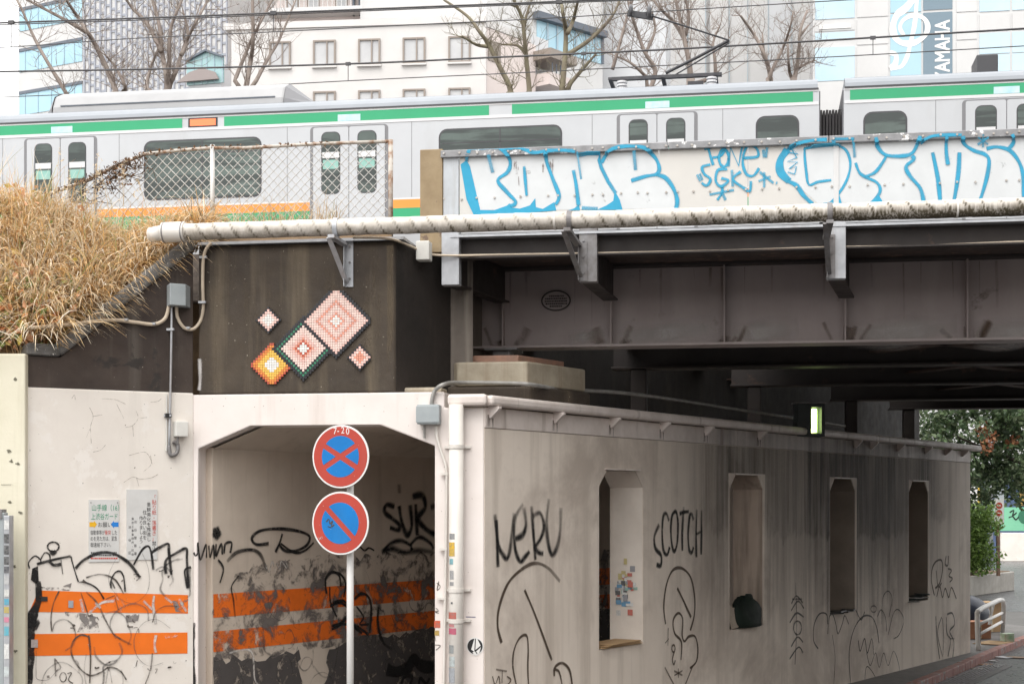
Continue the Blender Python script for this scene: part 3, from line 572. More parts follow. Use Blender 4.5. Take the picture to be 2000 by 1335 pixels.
# ------------------------------------------------------------------ notice boards
def board(name, label, x0, y0, x1, y1):
    b = thing(name, label, 'notice', GF.pt(gu((x0 + x1) / 2), 0, gz((x0 + x1) / 2, y1)))
    p = [(gu(x0), gz(x0, y1)), (gu(x1), gz(x0, y1)), (gu(x1), gz(x0, y0)), (gu(x0), gz(x0, y0))]
    MB().slab(GF, [p], -.009, -.001).build('board', surf('notice_board', (.62, .615, .60), (.56, .555, .54), 5, rough=.5, bump=.02), b)
    return b
nb = board('notice_board', 'white notice with green heading and yellow and blue arrows on white wall', 173, 975, 232, 1097)
Ig = surf('ink_green', (.03, .28, .15)); Ik = surf('ink_black', (.05, .05, .05)); Ir = surf('ink_red', (.55, .06, .04)); Iy = surf('ink_yellow', (.75, .42, .02)); Ib = surf('ink_blue', (.02, .2, .6))
hx = gu(229) - gu(176)
def line(par, body, x, y, hpx, mat, wpx=None, v=-.0105):
    hh = hpx / 3000 * 14.9; w = glyphs(body)[2] * hh; wx = ((gu(x + wpx) - gu(x)) / w) if wpx else 1.0
    m = MB(); m.text(body, GF, gu(x), gz(x, y), hh, v, wx); m.a = {}; m.build('lettering', mat, par)
line(nb, '山手線（16）', 178, 996, 14, Ig, 54); line(nb, '上渋谷ガード', 177, 1013, 14, Ig, 52); line(nb, 'お願い', 190, 1028, 11, Ik, 28)
line(nb, '自動車等が', 176, 1043, 10, Ik, 28); line(nb, '衝突', 204, 1043, 10, Ir, 12); line(nb, 'した', 217, 1043, 10, Ik, 11); line(nb, 'のを見た方は、至急', 176, 1055, 10, Ik, 52); line(nb, '御連絡下さい。', 176, 1067, 10, Ik, 40)
for y_, mt in ((1077, Ik), (1082, Ik), (1088, Ir)):
    m = MB(); x_ = 177
    while x_ < 227: wd_ = RN.uniform(1.5, 4); m.poly(GF, [(gu(x_), gz(x_, y_ + 3)), (gu(x_ + wd_), gz(x_, y_ + 3)), (gu(x_ + wd_), gz(x_, y_)), (gu(x_), gz(x_, y_))], -.0105); x_ += wd_ + 1
    m.a = {}; m.build('fine_print', mt, nb)
for pts, mt in (([(174, 1019), (183, 1019), (183, 1016), (189, 1023), (183, 1031), (183, 1028), (174, 1028)], Iy), ([(231, 1019), (222, 1019), (222, 1016), (216, 1023), (222, 1031), (222, 1028), (231, 1028)], Ib)):
    m = MB(); m.poly(GF, [(gu(x), gz(x, y)) for x, y in pts], -.0105); m.build('arrow', mt, nb)
for x, y in ((177, 981), (229, 981)): MB().disc(GF, gu(x), gz(x, y), .006, -.012, -.008, 8).build('screw', M_galvd, nb)
nb2 = board('notice_board', 'white notice with red and black vertical lettering on white wall', 247, 955, 307, 1093)
def vline(body, x, y0, y1, wpx, mat):
    n = len(body); m = MB(); dy = (y1 - y0) / n
    for i, ch in enumerate(body):
        y = y0 + (i + .85) * dy; hh = min(dy * 1.05, wpx * 1.45) / 3000 * 14.9
        if ch in '「」・': hh *= .9
        m.text(ch, GF, gu(x), gz(x, y), hh, -.0105, .9)
    m.a = {}; m.build('lettering', mat, nb2)
vline('「貼り紙・落書き」', 296, 965, 1056, 8, Ir); vline('禁止', 296, 1056, 1076, 8, Ik); vline('景観美化を推進し', 286, 980, 1057, 6.5, Ik); vline('住み良い街を', 278, 995, 1054, 6.5, Ik); vline('作りましょう。', 271, 1007, 1070, 6.5, Ik)
vline('渋谷警察署', 261, 1008, 1085, 4.5, Ik); vline('東京工事事務所・町会', 256, 1008, 1085, 4, Ik); vline('渋谷区', 250, 1010, 1085, 4.5, Ik)

# ------------------------------------------------------------------ side wall of the underpass
sw = thing('underpass_wall', 'long grey concrete wall with four narrow openings beside the road under the bridge', 'wall', WF.pt(7.5, 0, 0))
holes = []; wins = []
for i, (xa, xb) in enumerate(((1170, 1256), (1425, 1491), (1621, 1671), (1775, 1813))):
    a, b = WF.u(xa), WF.u(xb); z0, z1 = 1.06, 3.03; holes.append([(a, z0), (b, z0), (b, z1 - .18), (b - .17, z1), (a + .17, z1), (a, z1 - .18)][::-1]); wins.append((a, b))
WE = WF.u(1895)
MB().slab(WF, [[(0.015, -.02), (WE, -.02), (WE, 3.398), (0.015, 3.398)]] + holes, 0.0, 0.44).build('wall_body', M_side, sw, bevel=.012)
MB().slab(WF, [[(0.012, 3.402), (WE, 3.402), (WE, 3.60), (0.012, 3.60)]], -0.008, 0.44).build('top_band', M_gutter, sw, bevel=.008)
REV = [M_reveal, surf('brown_reveal', (.55, .45, .37), (.45, .365, .3), 2, streak=(.18, .14, .11), bump=.1)] + [surf('dark_reveal', (.20, .165, .135), (.27, .225, .185), 2, bump=.1)] * 2  # reveal colours step darker from the first opening to the last two
for h in holes:  # painted reveal lining, set just inside each opening
    m = MB(); n = len(h); cu = sum(p[0] for p in h) / n; cz = sum(p[1] for p in h) / n
    q = [(p[0] + (.004 if p[0] < cu else -.004), p[1] + (.004 if p[1] < cz else -.004)) for p in h]
    for a, b in zip(q, q[1:] + q[:1]): m.quad(WF.pt(a[0], .012, a[1]), WF.pt(b[0], .012, b[1]), WF.pt(b[0], .436, b[1]), WF.pt(a[0], .436, a[1]))
    m.build('opening_reveal', REV[holes.index(h)], sw)
for i, (a, b) in enumerate(wins): MB().box(WF, a + .12, b - .1, -.03, .05, 3.036, 3.05).build('drip_strip', M_gutter, sw)
s = Spray(WF, -0.004, 650, 868, .35)
s.st([(905, 385), (915, 500), (922, 682)], .075, core=.25, fade0=.6).st([(912, 420), (925, 560), (955, 620), (972, 634), (988, 590), (1000, 480), (1012, 380)], .075, core=.25, fade=.6)
s.st([(1062, 330), (1020, 400), (1010, 480), (1018, 580), (1035, 635), (1052, 650), (1072, 625), (1098, 595)], .075, core=.25, fade0=.7).st([(1018, 525), (1060, 500), (1078, 440), (1066, 350)], .085, core=.25, fade=.7)
s.st([(1108, 340), (1118, 480), (1130, 642)], .075, core=.25, fade0=.7).st([(1112, 400), (1155, 380), (1178, 450), (1160, 520), (1128, 572), (1150, 600), (1174, 606)], .075, core=.25, fade0=.5)
s.st([(1205, 300), (1192, 430), (1200, 540), (1222, 612), (1250, 570), (1268, 480), (1272, 350)], .085, core=.25, fade=.7, fade0=.7)
s.build('graffiti_tag', P_blk, sw)
s = Spray(WF, -0.004, 650, 868, .35)
S_ = dict(core=.3)
s.st([(1822, 445), (1795, 510), (1800, 575), (1832, 618), (1830, 672), (1806, 668)], .07, fade0=.4, **S_).st([(1876, 425), (1862, 385), (1844, 400), (1838, 500), (1846, 590), (1866, 612), (1880, 570)], .065, fade0=.4, **S_)
s.st([(1908, 370), (1892, 400), (1886, 480), (1894, 570), (1908, 592), (1922, 540), (1926, 440), (1918, 380), (1906, 372)], .065, **S_)
s.st([(1958, 345), (1950, 480), (1950, 592)], .07, fade0=.7, **S_).st([(1934, 385), (1958, 376), (1986, 372)], .06, **S_).st([(2012, 420), (2002, 388), (1990, 400), (1982, 500), (1988, 585), (2002, 600), (2012, 570)], .065, fade0=.4, **S_).st([(2030, 360), (2026, 500), (2028, 628)], .065, fade0=.6, **S_).st([(2056, 365), (2056, 500), (2054, 612)], .065, fade0=.6, **S_).st([(2026, 500), (2056, 482)], .05, **S_)
s.build('graffiti_tag', P_blk, sw)
s = Spray(WF, -0.004, 650, 868, .35); w = .034
s.st([(942, 1105), (920, 1010), (930, 900), (980, 770), (1060, 690), (1130, 660), (1200, 685), (1268, 762)], w * 1.4, fade=.6).st([(1070, 808), (1130, 950), (1222, 1200)], w * 1.2)
s.st([(1025, 1345), (1005, 1240), (1010, 1150), (1040, 1080), (1080, 1062), (1090, 1130), (1088, 1240), (1092, 1345)], w).st([(1235, 1290), (1240, 1240), (1280, 1216), (1320, 1255), (1336, 1345)], w * 1.2).st([(1230, 1252), (1262, 1265), (1280, 1345)], w)
s.st([(890, 1290), (905, 1335), (925, 1290), (932, 1340)], w * .5).st([(910, 1252), (970, 1262)], w * .7).st([(945, 1258), (942, 1330)], w * .6).st([(970, 1290), (992, 1310), (972, 1340)], w * .6)
s.build('graffiti_tag', P_brn, sw)
s = Spray(WF, -0.004, 1300, 868, .35); w = .038
s.st([(138, 1035), (160, 950), (162, 850), (140, 740), (90, 688), (40, 700), (5, 780), (-10, 900), (0, 1000)], w * 1.1).st([(65, 798), (100, 870), (142, 962)], w * 1.2)
s.st([(85, 1200), (88, 1100), (50, 1050), (42, 980), (70, 938), (95, 970), (92, 1060), (105, 1095), (130, 1068), (165, 1070), (180, 1140), (170, 1210), (135, 1245)], w).st([(-5, 1240), (45, 1334)], w * .8).st([(150, 1235), (110, 1334)], w * .8).star(70, 1272, 26, w * .7)
s.ell(42, 1135, 9, 20, w * .7).st([(48, 1150), (36, 1195), (44, 1225), (52, 1200)], w * .7).st([(12, 1020), (10, 1120)], w * .5).st([(-5, 1105), (15, 1080)], w * .5)
s.build('graffiti_tag', P_brn, sw)
s = Spray(WF, -0.004, 1300, 868, .35); w = .032
s.st([(725, 768), (732, 1000), (722, 1225)], w * .8)
for p in ([(702, 885), (730, 842), (765, 882)], [(700, 925), (738, 872), (772, 912)], [(692, 992), (730, 938), (770, 960)], [(700, 1125), (735, 1072), (766, 1100)], [(690, 1195), (740, 1128), (766, 1160)], [(705, 860), (760, 860)]): s.st(p, w)
s.ell(735, 1020, 22, 38, w)
s.build('graffiti_tag', P_grey, sw)
s = Spray(WF, -0.004, 1300, 868, .35); w = .03
s.st([(852, 1137), (826, 1090), (830, 1000), (860, 942), (898, 945), (905, 1000)], w).st([(905, 1055), (912, 965), (932, 945), (950, 1000), (962, 1052), (985, 1000), (1000, 952), (1022, 1000)], w).st([(930, 1060), (945, 1180), (938, 1334)], w * .7)
s.st([(1032, 1334), (1024, 1160), (1050, 1030), (1100, 958), (1150, 960), (1178, 1020), (1190, 1105)], w).st([(1075, 1090), (1085, 1150), (1110, 1080), (1125, 1160), (1150, 1080), (1160, 1170)], w).st([(1060, 920), (1090, 975), (1110, 930)], w).ell(1160, 915, 16, 18, w * .8)
s.st([(1205, 1000), (1210, 860), (1240, 815), (1262, 860), (1245, 960)], w * .8).st([(1180, 960), (1200, 920), (1225, 960), (1232, 1040)], w * .8).st([(1240, 1060), (1270, 940), (1300, 920), (1328, 980), (1300, 1060), (1270, 1080)], w * .8)
s.st([(1120, 1160), (1140, 1230), (1170, 1160), (1190, 1240), (1215, 1160), (1240, 1230), (1270, 1150), (1300, 1230), (1308, 1334)], w * .7).st([(1180, 800), (1176, 900)], w * .5).st([(1275, 800), (1265, 900)], w * .5).st([(1110, 1334), (1120, 1240), (1150, 1260), (1190, 1334)], w * .7)
s.build('graffiti_tag', P_grey, sw)
s = Spray(WF, -0.004, 1300, 868, .35); w = .045
s.st([(1500, 840), (1484, 760), (1488, 690), (1510, 650), (1540, 645), (1545, 700), (1530, 770), (1505, 800)], w).st([(1510, 700), (1520, 790), (1540, 770)], w * .8).st([(1512, 848), (1530, 790), (1545, 850), (1560, 800), (1580, 850), (1595, 795), (1622, 858)], w * .8).st([(1565, 620), (1560, 665), (1575, 670), (1578, 618)], w).st([(1575, 690), (1595, 700), (1580, 730), (1600, 745), (1585, 765)], w * .8)
s.build('graffiti_tag', P_brn, sw)
s = Spray(WF, -0.004, 1300, 868, .35); w = .04
s.st([(1508, 955), (1515, 1080), (1530, 1195)], w).st([(1540, 960), (1518, 1050), (1545, 1180)], w * .8).st([(1545, 965), (1552, 1080), (1548, 1170)], w * .8).st([(1566, 960), (1570, 1050), (1590, 1090), (1575, 1180)], w).st([(1570, 945), (1600, 940), (1612, 1000), (1585, 1040), (1608, 1100), (1600, 1200)], w).st([(1585, 1080), (1612, 1080)], w * .7)
s.build('graffiti_tag', P_grey, sw)
# streaky soot and painted shade between the openings, each panel with its own ragged lower edge
def film(pts_alpha, s_a, s_b): 
    for (x0, a0), (x1, a1) in zip(pts_alpha[:-1], pts_alpha[1:]):
        if x0 <= s_a <= x1: return a0 + (a1 - a0) * (s_a - x0) / (x1 - x0)
    return 0
prof = [(3.2, 0), (4.3, .30), (5.4, .70), (6.5, .9), (9.0, 1.0), (11.5, .95), (12.9, .75), (13.6, .35), (14.6, 0)]  # strength along the wall: soot, deepened mid-wall to paint the shade falloff
sm = MB(); du = .055; x = 3.4; lowz = 2.3; walk = .7
while x < 14.5:
    inw = any(a < x + du and x < b for a, b in wins)
    base_low = 2.30 if x < 5.45 else 2.20 if x < 8.7 else 2.12 if x < 12 else 2.35
    lowz += (base_low - lowz) * .35 + RN.gauss(0, .035); walk = min(1, max(.25, walk + RN.gauss(0, .12)))
    al = film(prof, x, x) * (.45 + .5 * walk)
    z_lo = 3.052 if inw else lowz
    rows = [(3.395, al * .9), (z_lo + (3.395 - z_lo) * .5, al)] + ([(z_lo, al)] if inw else [(z_lo + .06, al * .95), (z_lo, al * .65), (z_lo - RN.uniform(.2, .9), al * .48), (z_lo - RN.uniform(1.0, 1.7), 0)])
    o = len(sm.v)
    for zz, aa in rows:
        for xx in (x, x + du): sm.a[len(sm.v)] = aa; sm.v.append(WF.pt(xx, -.0025, zz))
    sm.f += [(o + 2 * i, o + 2 * i + 1, o + 2 * i + 3, o + 2 * i + 2) for i in range(len(rows) - 1)]
    o = len(sm.v)
    for zz in (3.598, 3.404):
        for xx in (x, x + du): sm.a[len(sm.v)] = al * .6; sm.v.append(WF.pt(xx, -.0105, zz))
    sm.f.append((o, o + 1, o + 3, o + 2)); x += du
sm.build('soot_shade_film', P_soot_shade, sw)['kind'] = 'stuff'
# sticker cluster in the first opening (right-hand reveal)
JF = Frame(WF.pt(wins[0][1] - .006, 0, 0).xy, (-WF.b.x, -WF.b.y))     # plane of the right jamb
for k in range(64):
    v = RN.gauss(.24, .05); z = RN.gauss(1.68, .13); ww, hh = RN.uniform(.025, .07), RN.uniform(.025, .075)
    c = RN.choice(((.7, .7, .68), (.6, .6, .58), (.06, .06, .06), (.12, .12, .13), (.1, .3, .5), (.55, .12, .08), (.3, .5, .42), (.6, .5, .2), (.3, .3, .32)))
    x = WF.a; base = WF.pt(wins[0][1] - .007 - k * .0002, v, z); dv = Vector((WF.b.x, WF.b.y, 0))
    MB().quad(base + dv * ww / 2 + Vector((0, 0, -hh / 2)), base - dv * ww / 2 + Vector((0, 0, -hh / 2)), base - dv * ww / 2 + Vector((0, 0, hh / 2)), base + dv * ww / 2 + Vector((0, 0, hh / 2))).build('sticker', surf('jamb_sticker_%.2f_%.2f' % (c[0], c[1]), c, tuple(min(1, q * .5 + .12) for q in c), 70, rough=.5, bump=0), sw)

# things lying in the openings
cardm = surf('brown_cardboard', (0.42, 0.28, 0.15), (0.36, 0.23, 0.12), 6, rough=.8, bump=.1)
cs = thing('cardboard_sheet', 'flattened cardboard lying on the sill of the nearest wall opening', 'cardboard', WF.pt(sum(wins[0]) / 2, .15, 1.065))
for k in range(3): MB().cbox(WF.pt(sum(wins[0]) / 2 + .02 * k, .17 - .02 * k, 1.075 + .014 * k), .86 - .06 * k, .40 - .03 * k, .008, math.atan2(WD.y, WD.x) + .03 * k).build('sheet', cardm, cs)
bagm = surf('dark_green_bag', (0.007, 0.015, 0.009), (0.004, 0.008, 0.006), 4, rough=.85, bump=.8, b_fine=14)
bg_ = MB(); bc = WF.pt(wins[1][0] + .57, .05, 1.06); rr = RN.random
for j in range(10):
    th = math.pi * .5 * j / 9
    for i in range(20):
        ph = 2 * math.pi * i / 20; k = 1 + .10 * math.sin(3 * ph + j) + .06 * math.sin(7 * ph + 2 * j)
        lu, lv, lz = .42 * math.cos(th) ** .7 * math.cos(ph) * min(k, 1.05), .14 * math.cos(th) ** .7 * math.sin(ph) * min(k, 1.05), .38 * math.sin(th) * k
        p = bc + Vector((WD.x, WD.y, 0)) * lu + Vector((WF.b.x, WF.b.y, 0)) * lv; bg_.v.append(Vector((p.x, p.y, 1.066 + max(0, lz))))
bg_.f = [(j * 20 + i, j * 20 + (i + 1) % 20, (j + 1) * 20 + (i + 1) % 20, (j + 1) * 20 + i) for j in range(9) for i in range(20)] + [tuple(range(20))[::-1]]
tag(bg_.build('rubbish_bag', bagm, smooth=True), 'dark green bag stuffed into the second opening of the grey wall', 'bag')
tag(MB().add([WF.pt(wins[1][0] + .05, -.01, 1.07), WF.pt(wins[1][0] + .42, -.012, 1.10), WF.pt(wins[1][0] + .30, .04, 1.32), WF.pt(wins[1][0] + .02, .04, 1.36), WF.pt(wins[1][0] + .05, .0, 1.06), WF.pt(wins[1][0] + .42, 0, 1.09), WF.pt(wins[1][0] + .30, .05, 1.31), WF.pt(wins[1][0] + .02, .05, 1.35)],
    [(0, 1, 2, 3), (7, 6, 5, 4), (0, 4, 5, 1), (1, 5, 6, 2), (2, 6, 7, 3), (3, 7, 4, 0)]).build('cardboard_piece', surf('pale_card', (.45, .38, .31), (.36, .3, .24), 5, bump=.1)), 'pale card leaning on the green bag in the second opening', 'cardboard')
pp = thing('paper_scraps', 'crumpled papers heaped on the sill of the farthest wall opening', 'paper', WF.pt(sum(wins[3]) / 2, .1, 1.065))
for k in range(5): MB().cbox(WF.pt(wins[3][0] + .2 + .14 * k, .04 + .03 * (k % 2), 1.075 + .022 * k), .5 - .04 * k, .22, .01, math.atan2(WD.y, WD.x) + RN.uniform(-.5, .5)).build('sheet', RN.choice((surf('grey_paper', (.4, .39, .37), (.3, .29, .27), 8), bagm)), pp)
tp = thing('black_plastic_scrap', 'torn black plastic on the sill of the third wall opening', 'rubbish', WF.pt(sum(wins[2]) / 2, .1, 1.062))
for k in range(4): MB().cbox(WF.pt(wins[2][0] + .2 + .2 * k, .05, 1.075 + .01 * (k % 2)), .3, .2, .02, RN.uniform(0, 2)).build('shred', M_black, tp, bevel=.006)

# ------------------------------------------------------------------ gutter along the wall head, downpipe, conduits, boxes
gut = thing('gutter', 'pinkish white gutter running along the head of the grey wall', 'gutter', WF.pt(7, -.06, 3.6))
gz0, gz1 = 3.612, 3.725
MB().box(TF, u(873, D0 - .12), u(946, D0 - .12) + .02, D0 - .12, D0 + .02, gz0, gz1).build('gutter_end', M_gutter, gut, bevel=.03)
MB().box(WF, -.02, 15.5, -.115, .05, gz0 + .003, gz1 - .01).build('gutter_run', M_gutter, gut, bevel=.03)
for x in (956, 1082, 1192, 1290, 1376, 1480, 1668, 1700, 1752, 1806, 1845, 1878):
    uu = WF.u(x); MB().slab(Frame(WF.pt(uu, 0, 0).xy, (-WF.b.x, -WF.b.y)), [[(0.0, 3.50), (0.0, 3.612), (.13, 3.612), (.13, 3.59), (.03, 3.50)]], -.02, .02).build('gutter_bracket', M_gutter, gut)
s = Spray(WF, -.0115)
s.P = lambda p: p
for x in (956, 1082, 1192, 1290, 1376, 1480, 1668, 1752, 1806):
    a = WF.u(x); s.st([(a - .03, 3.53), (a - .03, 3.42)], .05, core=.3, fade=.6, wig=.3); s.st([(a + .04, 3.50), (a + .04, 3.41)], .03, core=.3, fade=.6)
s.build('rust_drip', paint('dark_rust_drip', (.09, .06, .045), wear=.38, w_scale=20, soft=.1), sw)['kind'] = 'stuff'
dn = thing('downpipe', 'white downpipe with stickers on the corner pillar', 'pipe', TF.pt(u(890), D0 - .09, 0))
FD = D0 - .095; ud = TF.u(891, FD)
MB().tube([TF.pt(ud, FD, 0.0), TF.pt(ud, FD, gz0 + .01)], .072, 20).build('pipe_run', M_pipew, dn, smooth=True)
for y in (872, 1152, 1212): zc = TF.z(890, y, FD); MB().tube([TF.pt(ud, FD, zc - .018), TF.pt(ud, FD, zc + .018)], .079, 20).build('pipe_collar', M_pipew, dn); MB().box(TF, ud - .13, ud + .13, D0 - .03, D0 - .001, zc - .012, zc + .012).build('pipe_strap', M_pipew, dn)
def cyl_sticker(par, x0, x1, y0, y1, c):
    m = MB(); a0, a1 = [math.asin(max(-.95, min(.95, (TF.u(x, FD - .07) - ud) / .0735))) for x in (x0, x1)]; n = 6
    za, zb = TF.z(890, y1, FD), TF.z(890, y0, FD); R_ = .0738
    v = [TF.pt(ud + R_ * math.sin(a0 + (a1 - a0) * i / n), FD - R_ * math.cos(a0 + (a1 - a0) * i / n), z) for z in (za, zb) for i in range(n + 1)]
    m.add(v, [(i, i + 1, n + 2 + i, n + 1 + i) for i in range(n)]); m.build('sticker', surf('pipe_sticker_%d' % y0, c, tuple(min(1, k * .45 + .1) for k in c), 55, rough=.5, bump=0), par)
for a in ((877, 888, 1041, 1052, (.3, .3, .3)), (876, 888, 1058, 1072, (.72, .45, .03)), (876, 888, 1072, 1085, (.65, .42, .05)), (877, 885, 1090, 1101, (.2, .45, .5)), (878, 886, 1113, 1130, (.35, .35, .35)), (878, 886, 1135, 1142, (.3, .3, .3)), (880, 884, 1174, 1178, (.1, .1, .1)), (874, 891, 1194, 1207, (.5, .12, .08)), (876, 887, 1217, 1223, (.55, .2, .2)), (875, 891, 1225, 1237, (.5, .08, .15)), (876, 886, 1258, 1274, (.28, .3, .3)), (877, 888, 1280, 1300, (.45, .5, .5)), (875, 888, 1302, 1332, (.35, .37, .4))): cyl_sticker(dn, *a)
def flat_sticker(par, x0, x1, y0, y1, c, nm):
    m = MB(); m.poly(TF, [(u(x), TF.z(x0, y)) for x, y in ((x0, y1), (x1, y1), (x1, y0), (x0, y0))] if False else [(u(x), TF.z(x0, y, D0)) for x, y in ((x0, y1), (x1, y1), (x1, y0), (x0, y0))], D0 - .003); m.build('sticker', surf('pillar_sticker_%s' % nm, c, tuple(min(1, k * .45 + .1) for k in c), 55, rough=.5, bump=0), par)
flat_sticker(ret, 848, 860, 1211, 1225, (.6, .1, .04), 'a'); flat_sticker(ret, 849, 858, 1230, 1240, (.5, .32, .06), 'b'); flat_sticker(ret, 910, 929, 1203, 1204.5, (.1, .1, .25), 'c')
s = Spray(TF, D0 - .003, 650, 868, .35)
s.st([(580, 770), (600, 790), (582, 810), (592, 760)], .012).st([(575, 910), (590, 925), (572, 930), (592, 940)], .014).st([(565, 1115), (600, 1120), (575, 1145)], .012).st([(570, 1065), (575, 1095)], .008)
s.build('marker_scrawl', P_blkf, ret)
# round sticker with a cut stone emblem, wrapped on the pillar edge
rs = MB(); cu_, cz_ = u(928), TF.z(928, 1261, D0); R1 = .088
MB().disc(TF, cu_, cz_, R1 * .96, D0 - .004, D0 - .0015, 40).build('round_sticker', M_signw, ret)
MB().disc(TF, cu_, cz_, R1 * .86, D0 - .0052, D0 - .0042, 40).build('round_sticker', M_black, ret)
E = lambda pts: [(cu_ + (x - 800) * .35 / 200 * 1.0, cz_ - (y - 1122) * .35 / 200) for x, y in pts]
for pts in ([(800, 1068), (778, 1140), (796, 1152)], [(806, 1066), (832, 1118), (802, 1142)], [(786, 1155), (800, 1150), (816, 1176), (796, 1172)], [(834, 1126), (820, 1172), (806, 1150)]):
    m = MB(); m.poly(TF, E(pts), D0 - .0064); m.build('emblem', M_signw, ret)

def cable(name, label, pts, r, mat, cat='cable', clips=(), n=8, group=None, cm=None):
    t = thing(name, label, cat, pts[-1], group)
    MB().tube(smooth_path([Vector(p) for p in pts], n), r, 10).build('cable_run', mat, t, smooth=True)
    for c in clips: MB().cbox(c, .075, .03, .022, -.16).build('clip', cm or M_galv, t)
    return t
g = lambda x, y, v=-.03: GF.hit(x, y, v)
t_ = lambda x, y, d=D0 - .03: TF.hit(x, y, d)
cable('conduit', 'beige conduit sagging from the grey box into the dry grass', [g(60, 640), g(130, 634), g(215, 625), g(262, 629), g(300, 633), g(322, 622), g(330, 598)], .019, M_cond, clips=[g(243, 624), g(297, 632)])
cable('conduit', 'beige conduit looping from the grey box up to the pipe', [g(345, 598), g(347, 620), g(360, 640), g(378, 642), g(392, 625), g(397, 598, -.06), t_(396, 555), t_(397, 510), t_(402, 488), t_(413, 474)], .017, M_cond, clips=[g(364, 640), t_(395, 590), t_(397, 502)])
cd = cable('conduit', 'thin grey conduit dropping down the wing wall from the grey box', [g(335, 596), g(335, 640), g(333, 760), g(330, 880)], .012, M_galv, clips=[g(333, 643), g(328, 811)], n=3)
MB().tube([g(325, 770, -.015), g(325, 880, -.015)], .008, 8).build('cable_run', M_boxw, cd)
MB().cbox(g(328, 811, -.03), .06, .05, .04, .5).build('clamp', M_black, cd)
MB().tube(smooth_path([g(330, 870), g(333, 888), g(345, 884), g(347, 868), g(338, 862)], 6), .02, 8).build('cable_loop', M_galvd, cd, smooth=True)
jb = thing('junction_box', 'grey blue steel junction box on the dark wing wall', 'box', g(343, 600, 0))
JF = Frame(g(343, 600, -.02).xy, (0.99, -0.05))
a, b = JF.u(319), JF.u(367)
MB().add([JF.pt(x, v, z) for z in (g(343, 599).z, g(343, 557).z) for x, v in ((a, .06), ((a + b) / 2 - .01, -.17), (b, -.08), (b, .1), (a, .1))], [(0, 1, 6, 5), (1, 2, 7, 6), (2, 3, 8, 7), (3, 4, 9, 8), (4, 0, 5, 9), (4, 3, 2, 1, 0), (5, 6, 7, 8, 9)]).build('box_body', M_boxm, jb, bevel=.006)
jb2 = thing('junction_box', 'small off white box low on the white wing wall', 'box', g(350, 855, 0))
MB().box(GF, gu(338), gu(363), -.09, -.002, gz(350, 853), gz(350, 823)).build('box_body', M_boxw, jb2, bevel=.008); MB().tube([g(347, 853, -.05), g(347, 866, -.05)], .012, 8).build('gland', M_galvd, jb2)
jb3 = thing('junction_box', 'weathered grey box on the lintel corner beside the downpipe', 'box', t_(840, 830, D0))
MB().box(TF, u(820), u(862), D0 - .13, D0 - .002, TF.z(840, 829, D0), TF.z(840, 791, D0)).build('box_body', M_boxm, jb3, bevel=.006); MB().box(TF, u(818.5), u(863.5), D0 - .14, D0 - .1315, TF.z(840, 826, D0), TF.z(840, 794, D0)).build('lid', M_boxm, jb3, bevel=.004)
MB().tube([t_(829, 830), t_(829, 855)], .013, 8).build('cable_stub', M_gcond, jb3)
cable('conduit', 'grey conduit curving from the bearing block down to the lintel box', [WF.pt(10, .3, 3.85), WF.pt(6, .2, 3.90), WF.pt(3.2, .1, 3.92), WF.pt(1.6, .1, 3.88), TF.hit(1040, 751, 15.45), TF.hit(1000, 748, 15.4), TF.hit(900, 747, 15.2), t_(868, 750), t_(850, 762), t_(844, 780), t_(843, 795)], .021, M_gcond, clips=[TF.hit(1025, 751, 15.46)])
cable('conduit', 'cream conduit running down the pillar beside the white downpipe', [t_(852, 830), t_(855, 860), t_(866, 895), t_(872, 920), t_(872, 1000), t_(869, 1200), t_(867, 1335), t_(866, 1520)], .014, M_pipew, clips=[t_(868, 925), t_(866, 1072), t_(862, 1168)], n=5, cm=M_pipew)

# lit lamp under the bridge
lp = thing('wall_lamp', 'dark boxed lamp with a glowing tube above the grey wall', 'lamp', WF.hit(1578, 855, 0))
lu = WF.u(1572); lz0 = WF.z(1575, 853); lz1 = WF.z(1575, 790)
LF = Frame(WF.pt(lu, -.02, 0).xy, (0.985, 0.17))
MB().slab(LF, [[(-.20, lz0), (.20, lz0), (.20, lz1), (-.20, lz1)], [(.00, lz0 + .04), (.00, lz1 - .05), (.15, lz1 - .05), (.15, lz0 + .04)]], -.20, -.02).build('housing', surf('lamp_housing', (.045, .055, .055), (.035, .042, .042), 5, rough=.5), lp, bevel=.006)
MB().box(LF, .004, .146, -.06, -.03, lz0 + .045, lz1 - .055).build('lamp_back', surf('lamp_reflector', (.25, .3, .2), rough=.4), lp)
MB().tube([LF.pt(.075, -.11, lz0 + .06), LF.pt(.075, -.11, lz1 - .07)], .035, 12).build('lamp_tube', glow('lamp_glow', (0.80, 1.0, 0.38), 6.0), lp, smooth=True)
MB().box(LF, -.21, .21, -.21, .02, lz1 + .001, lz1 + .02).build('hood', M_galvd, lp)

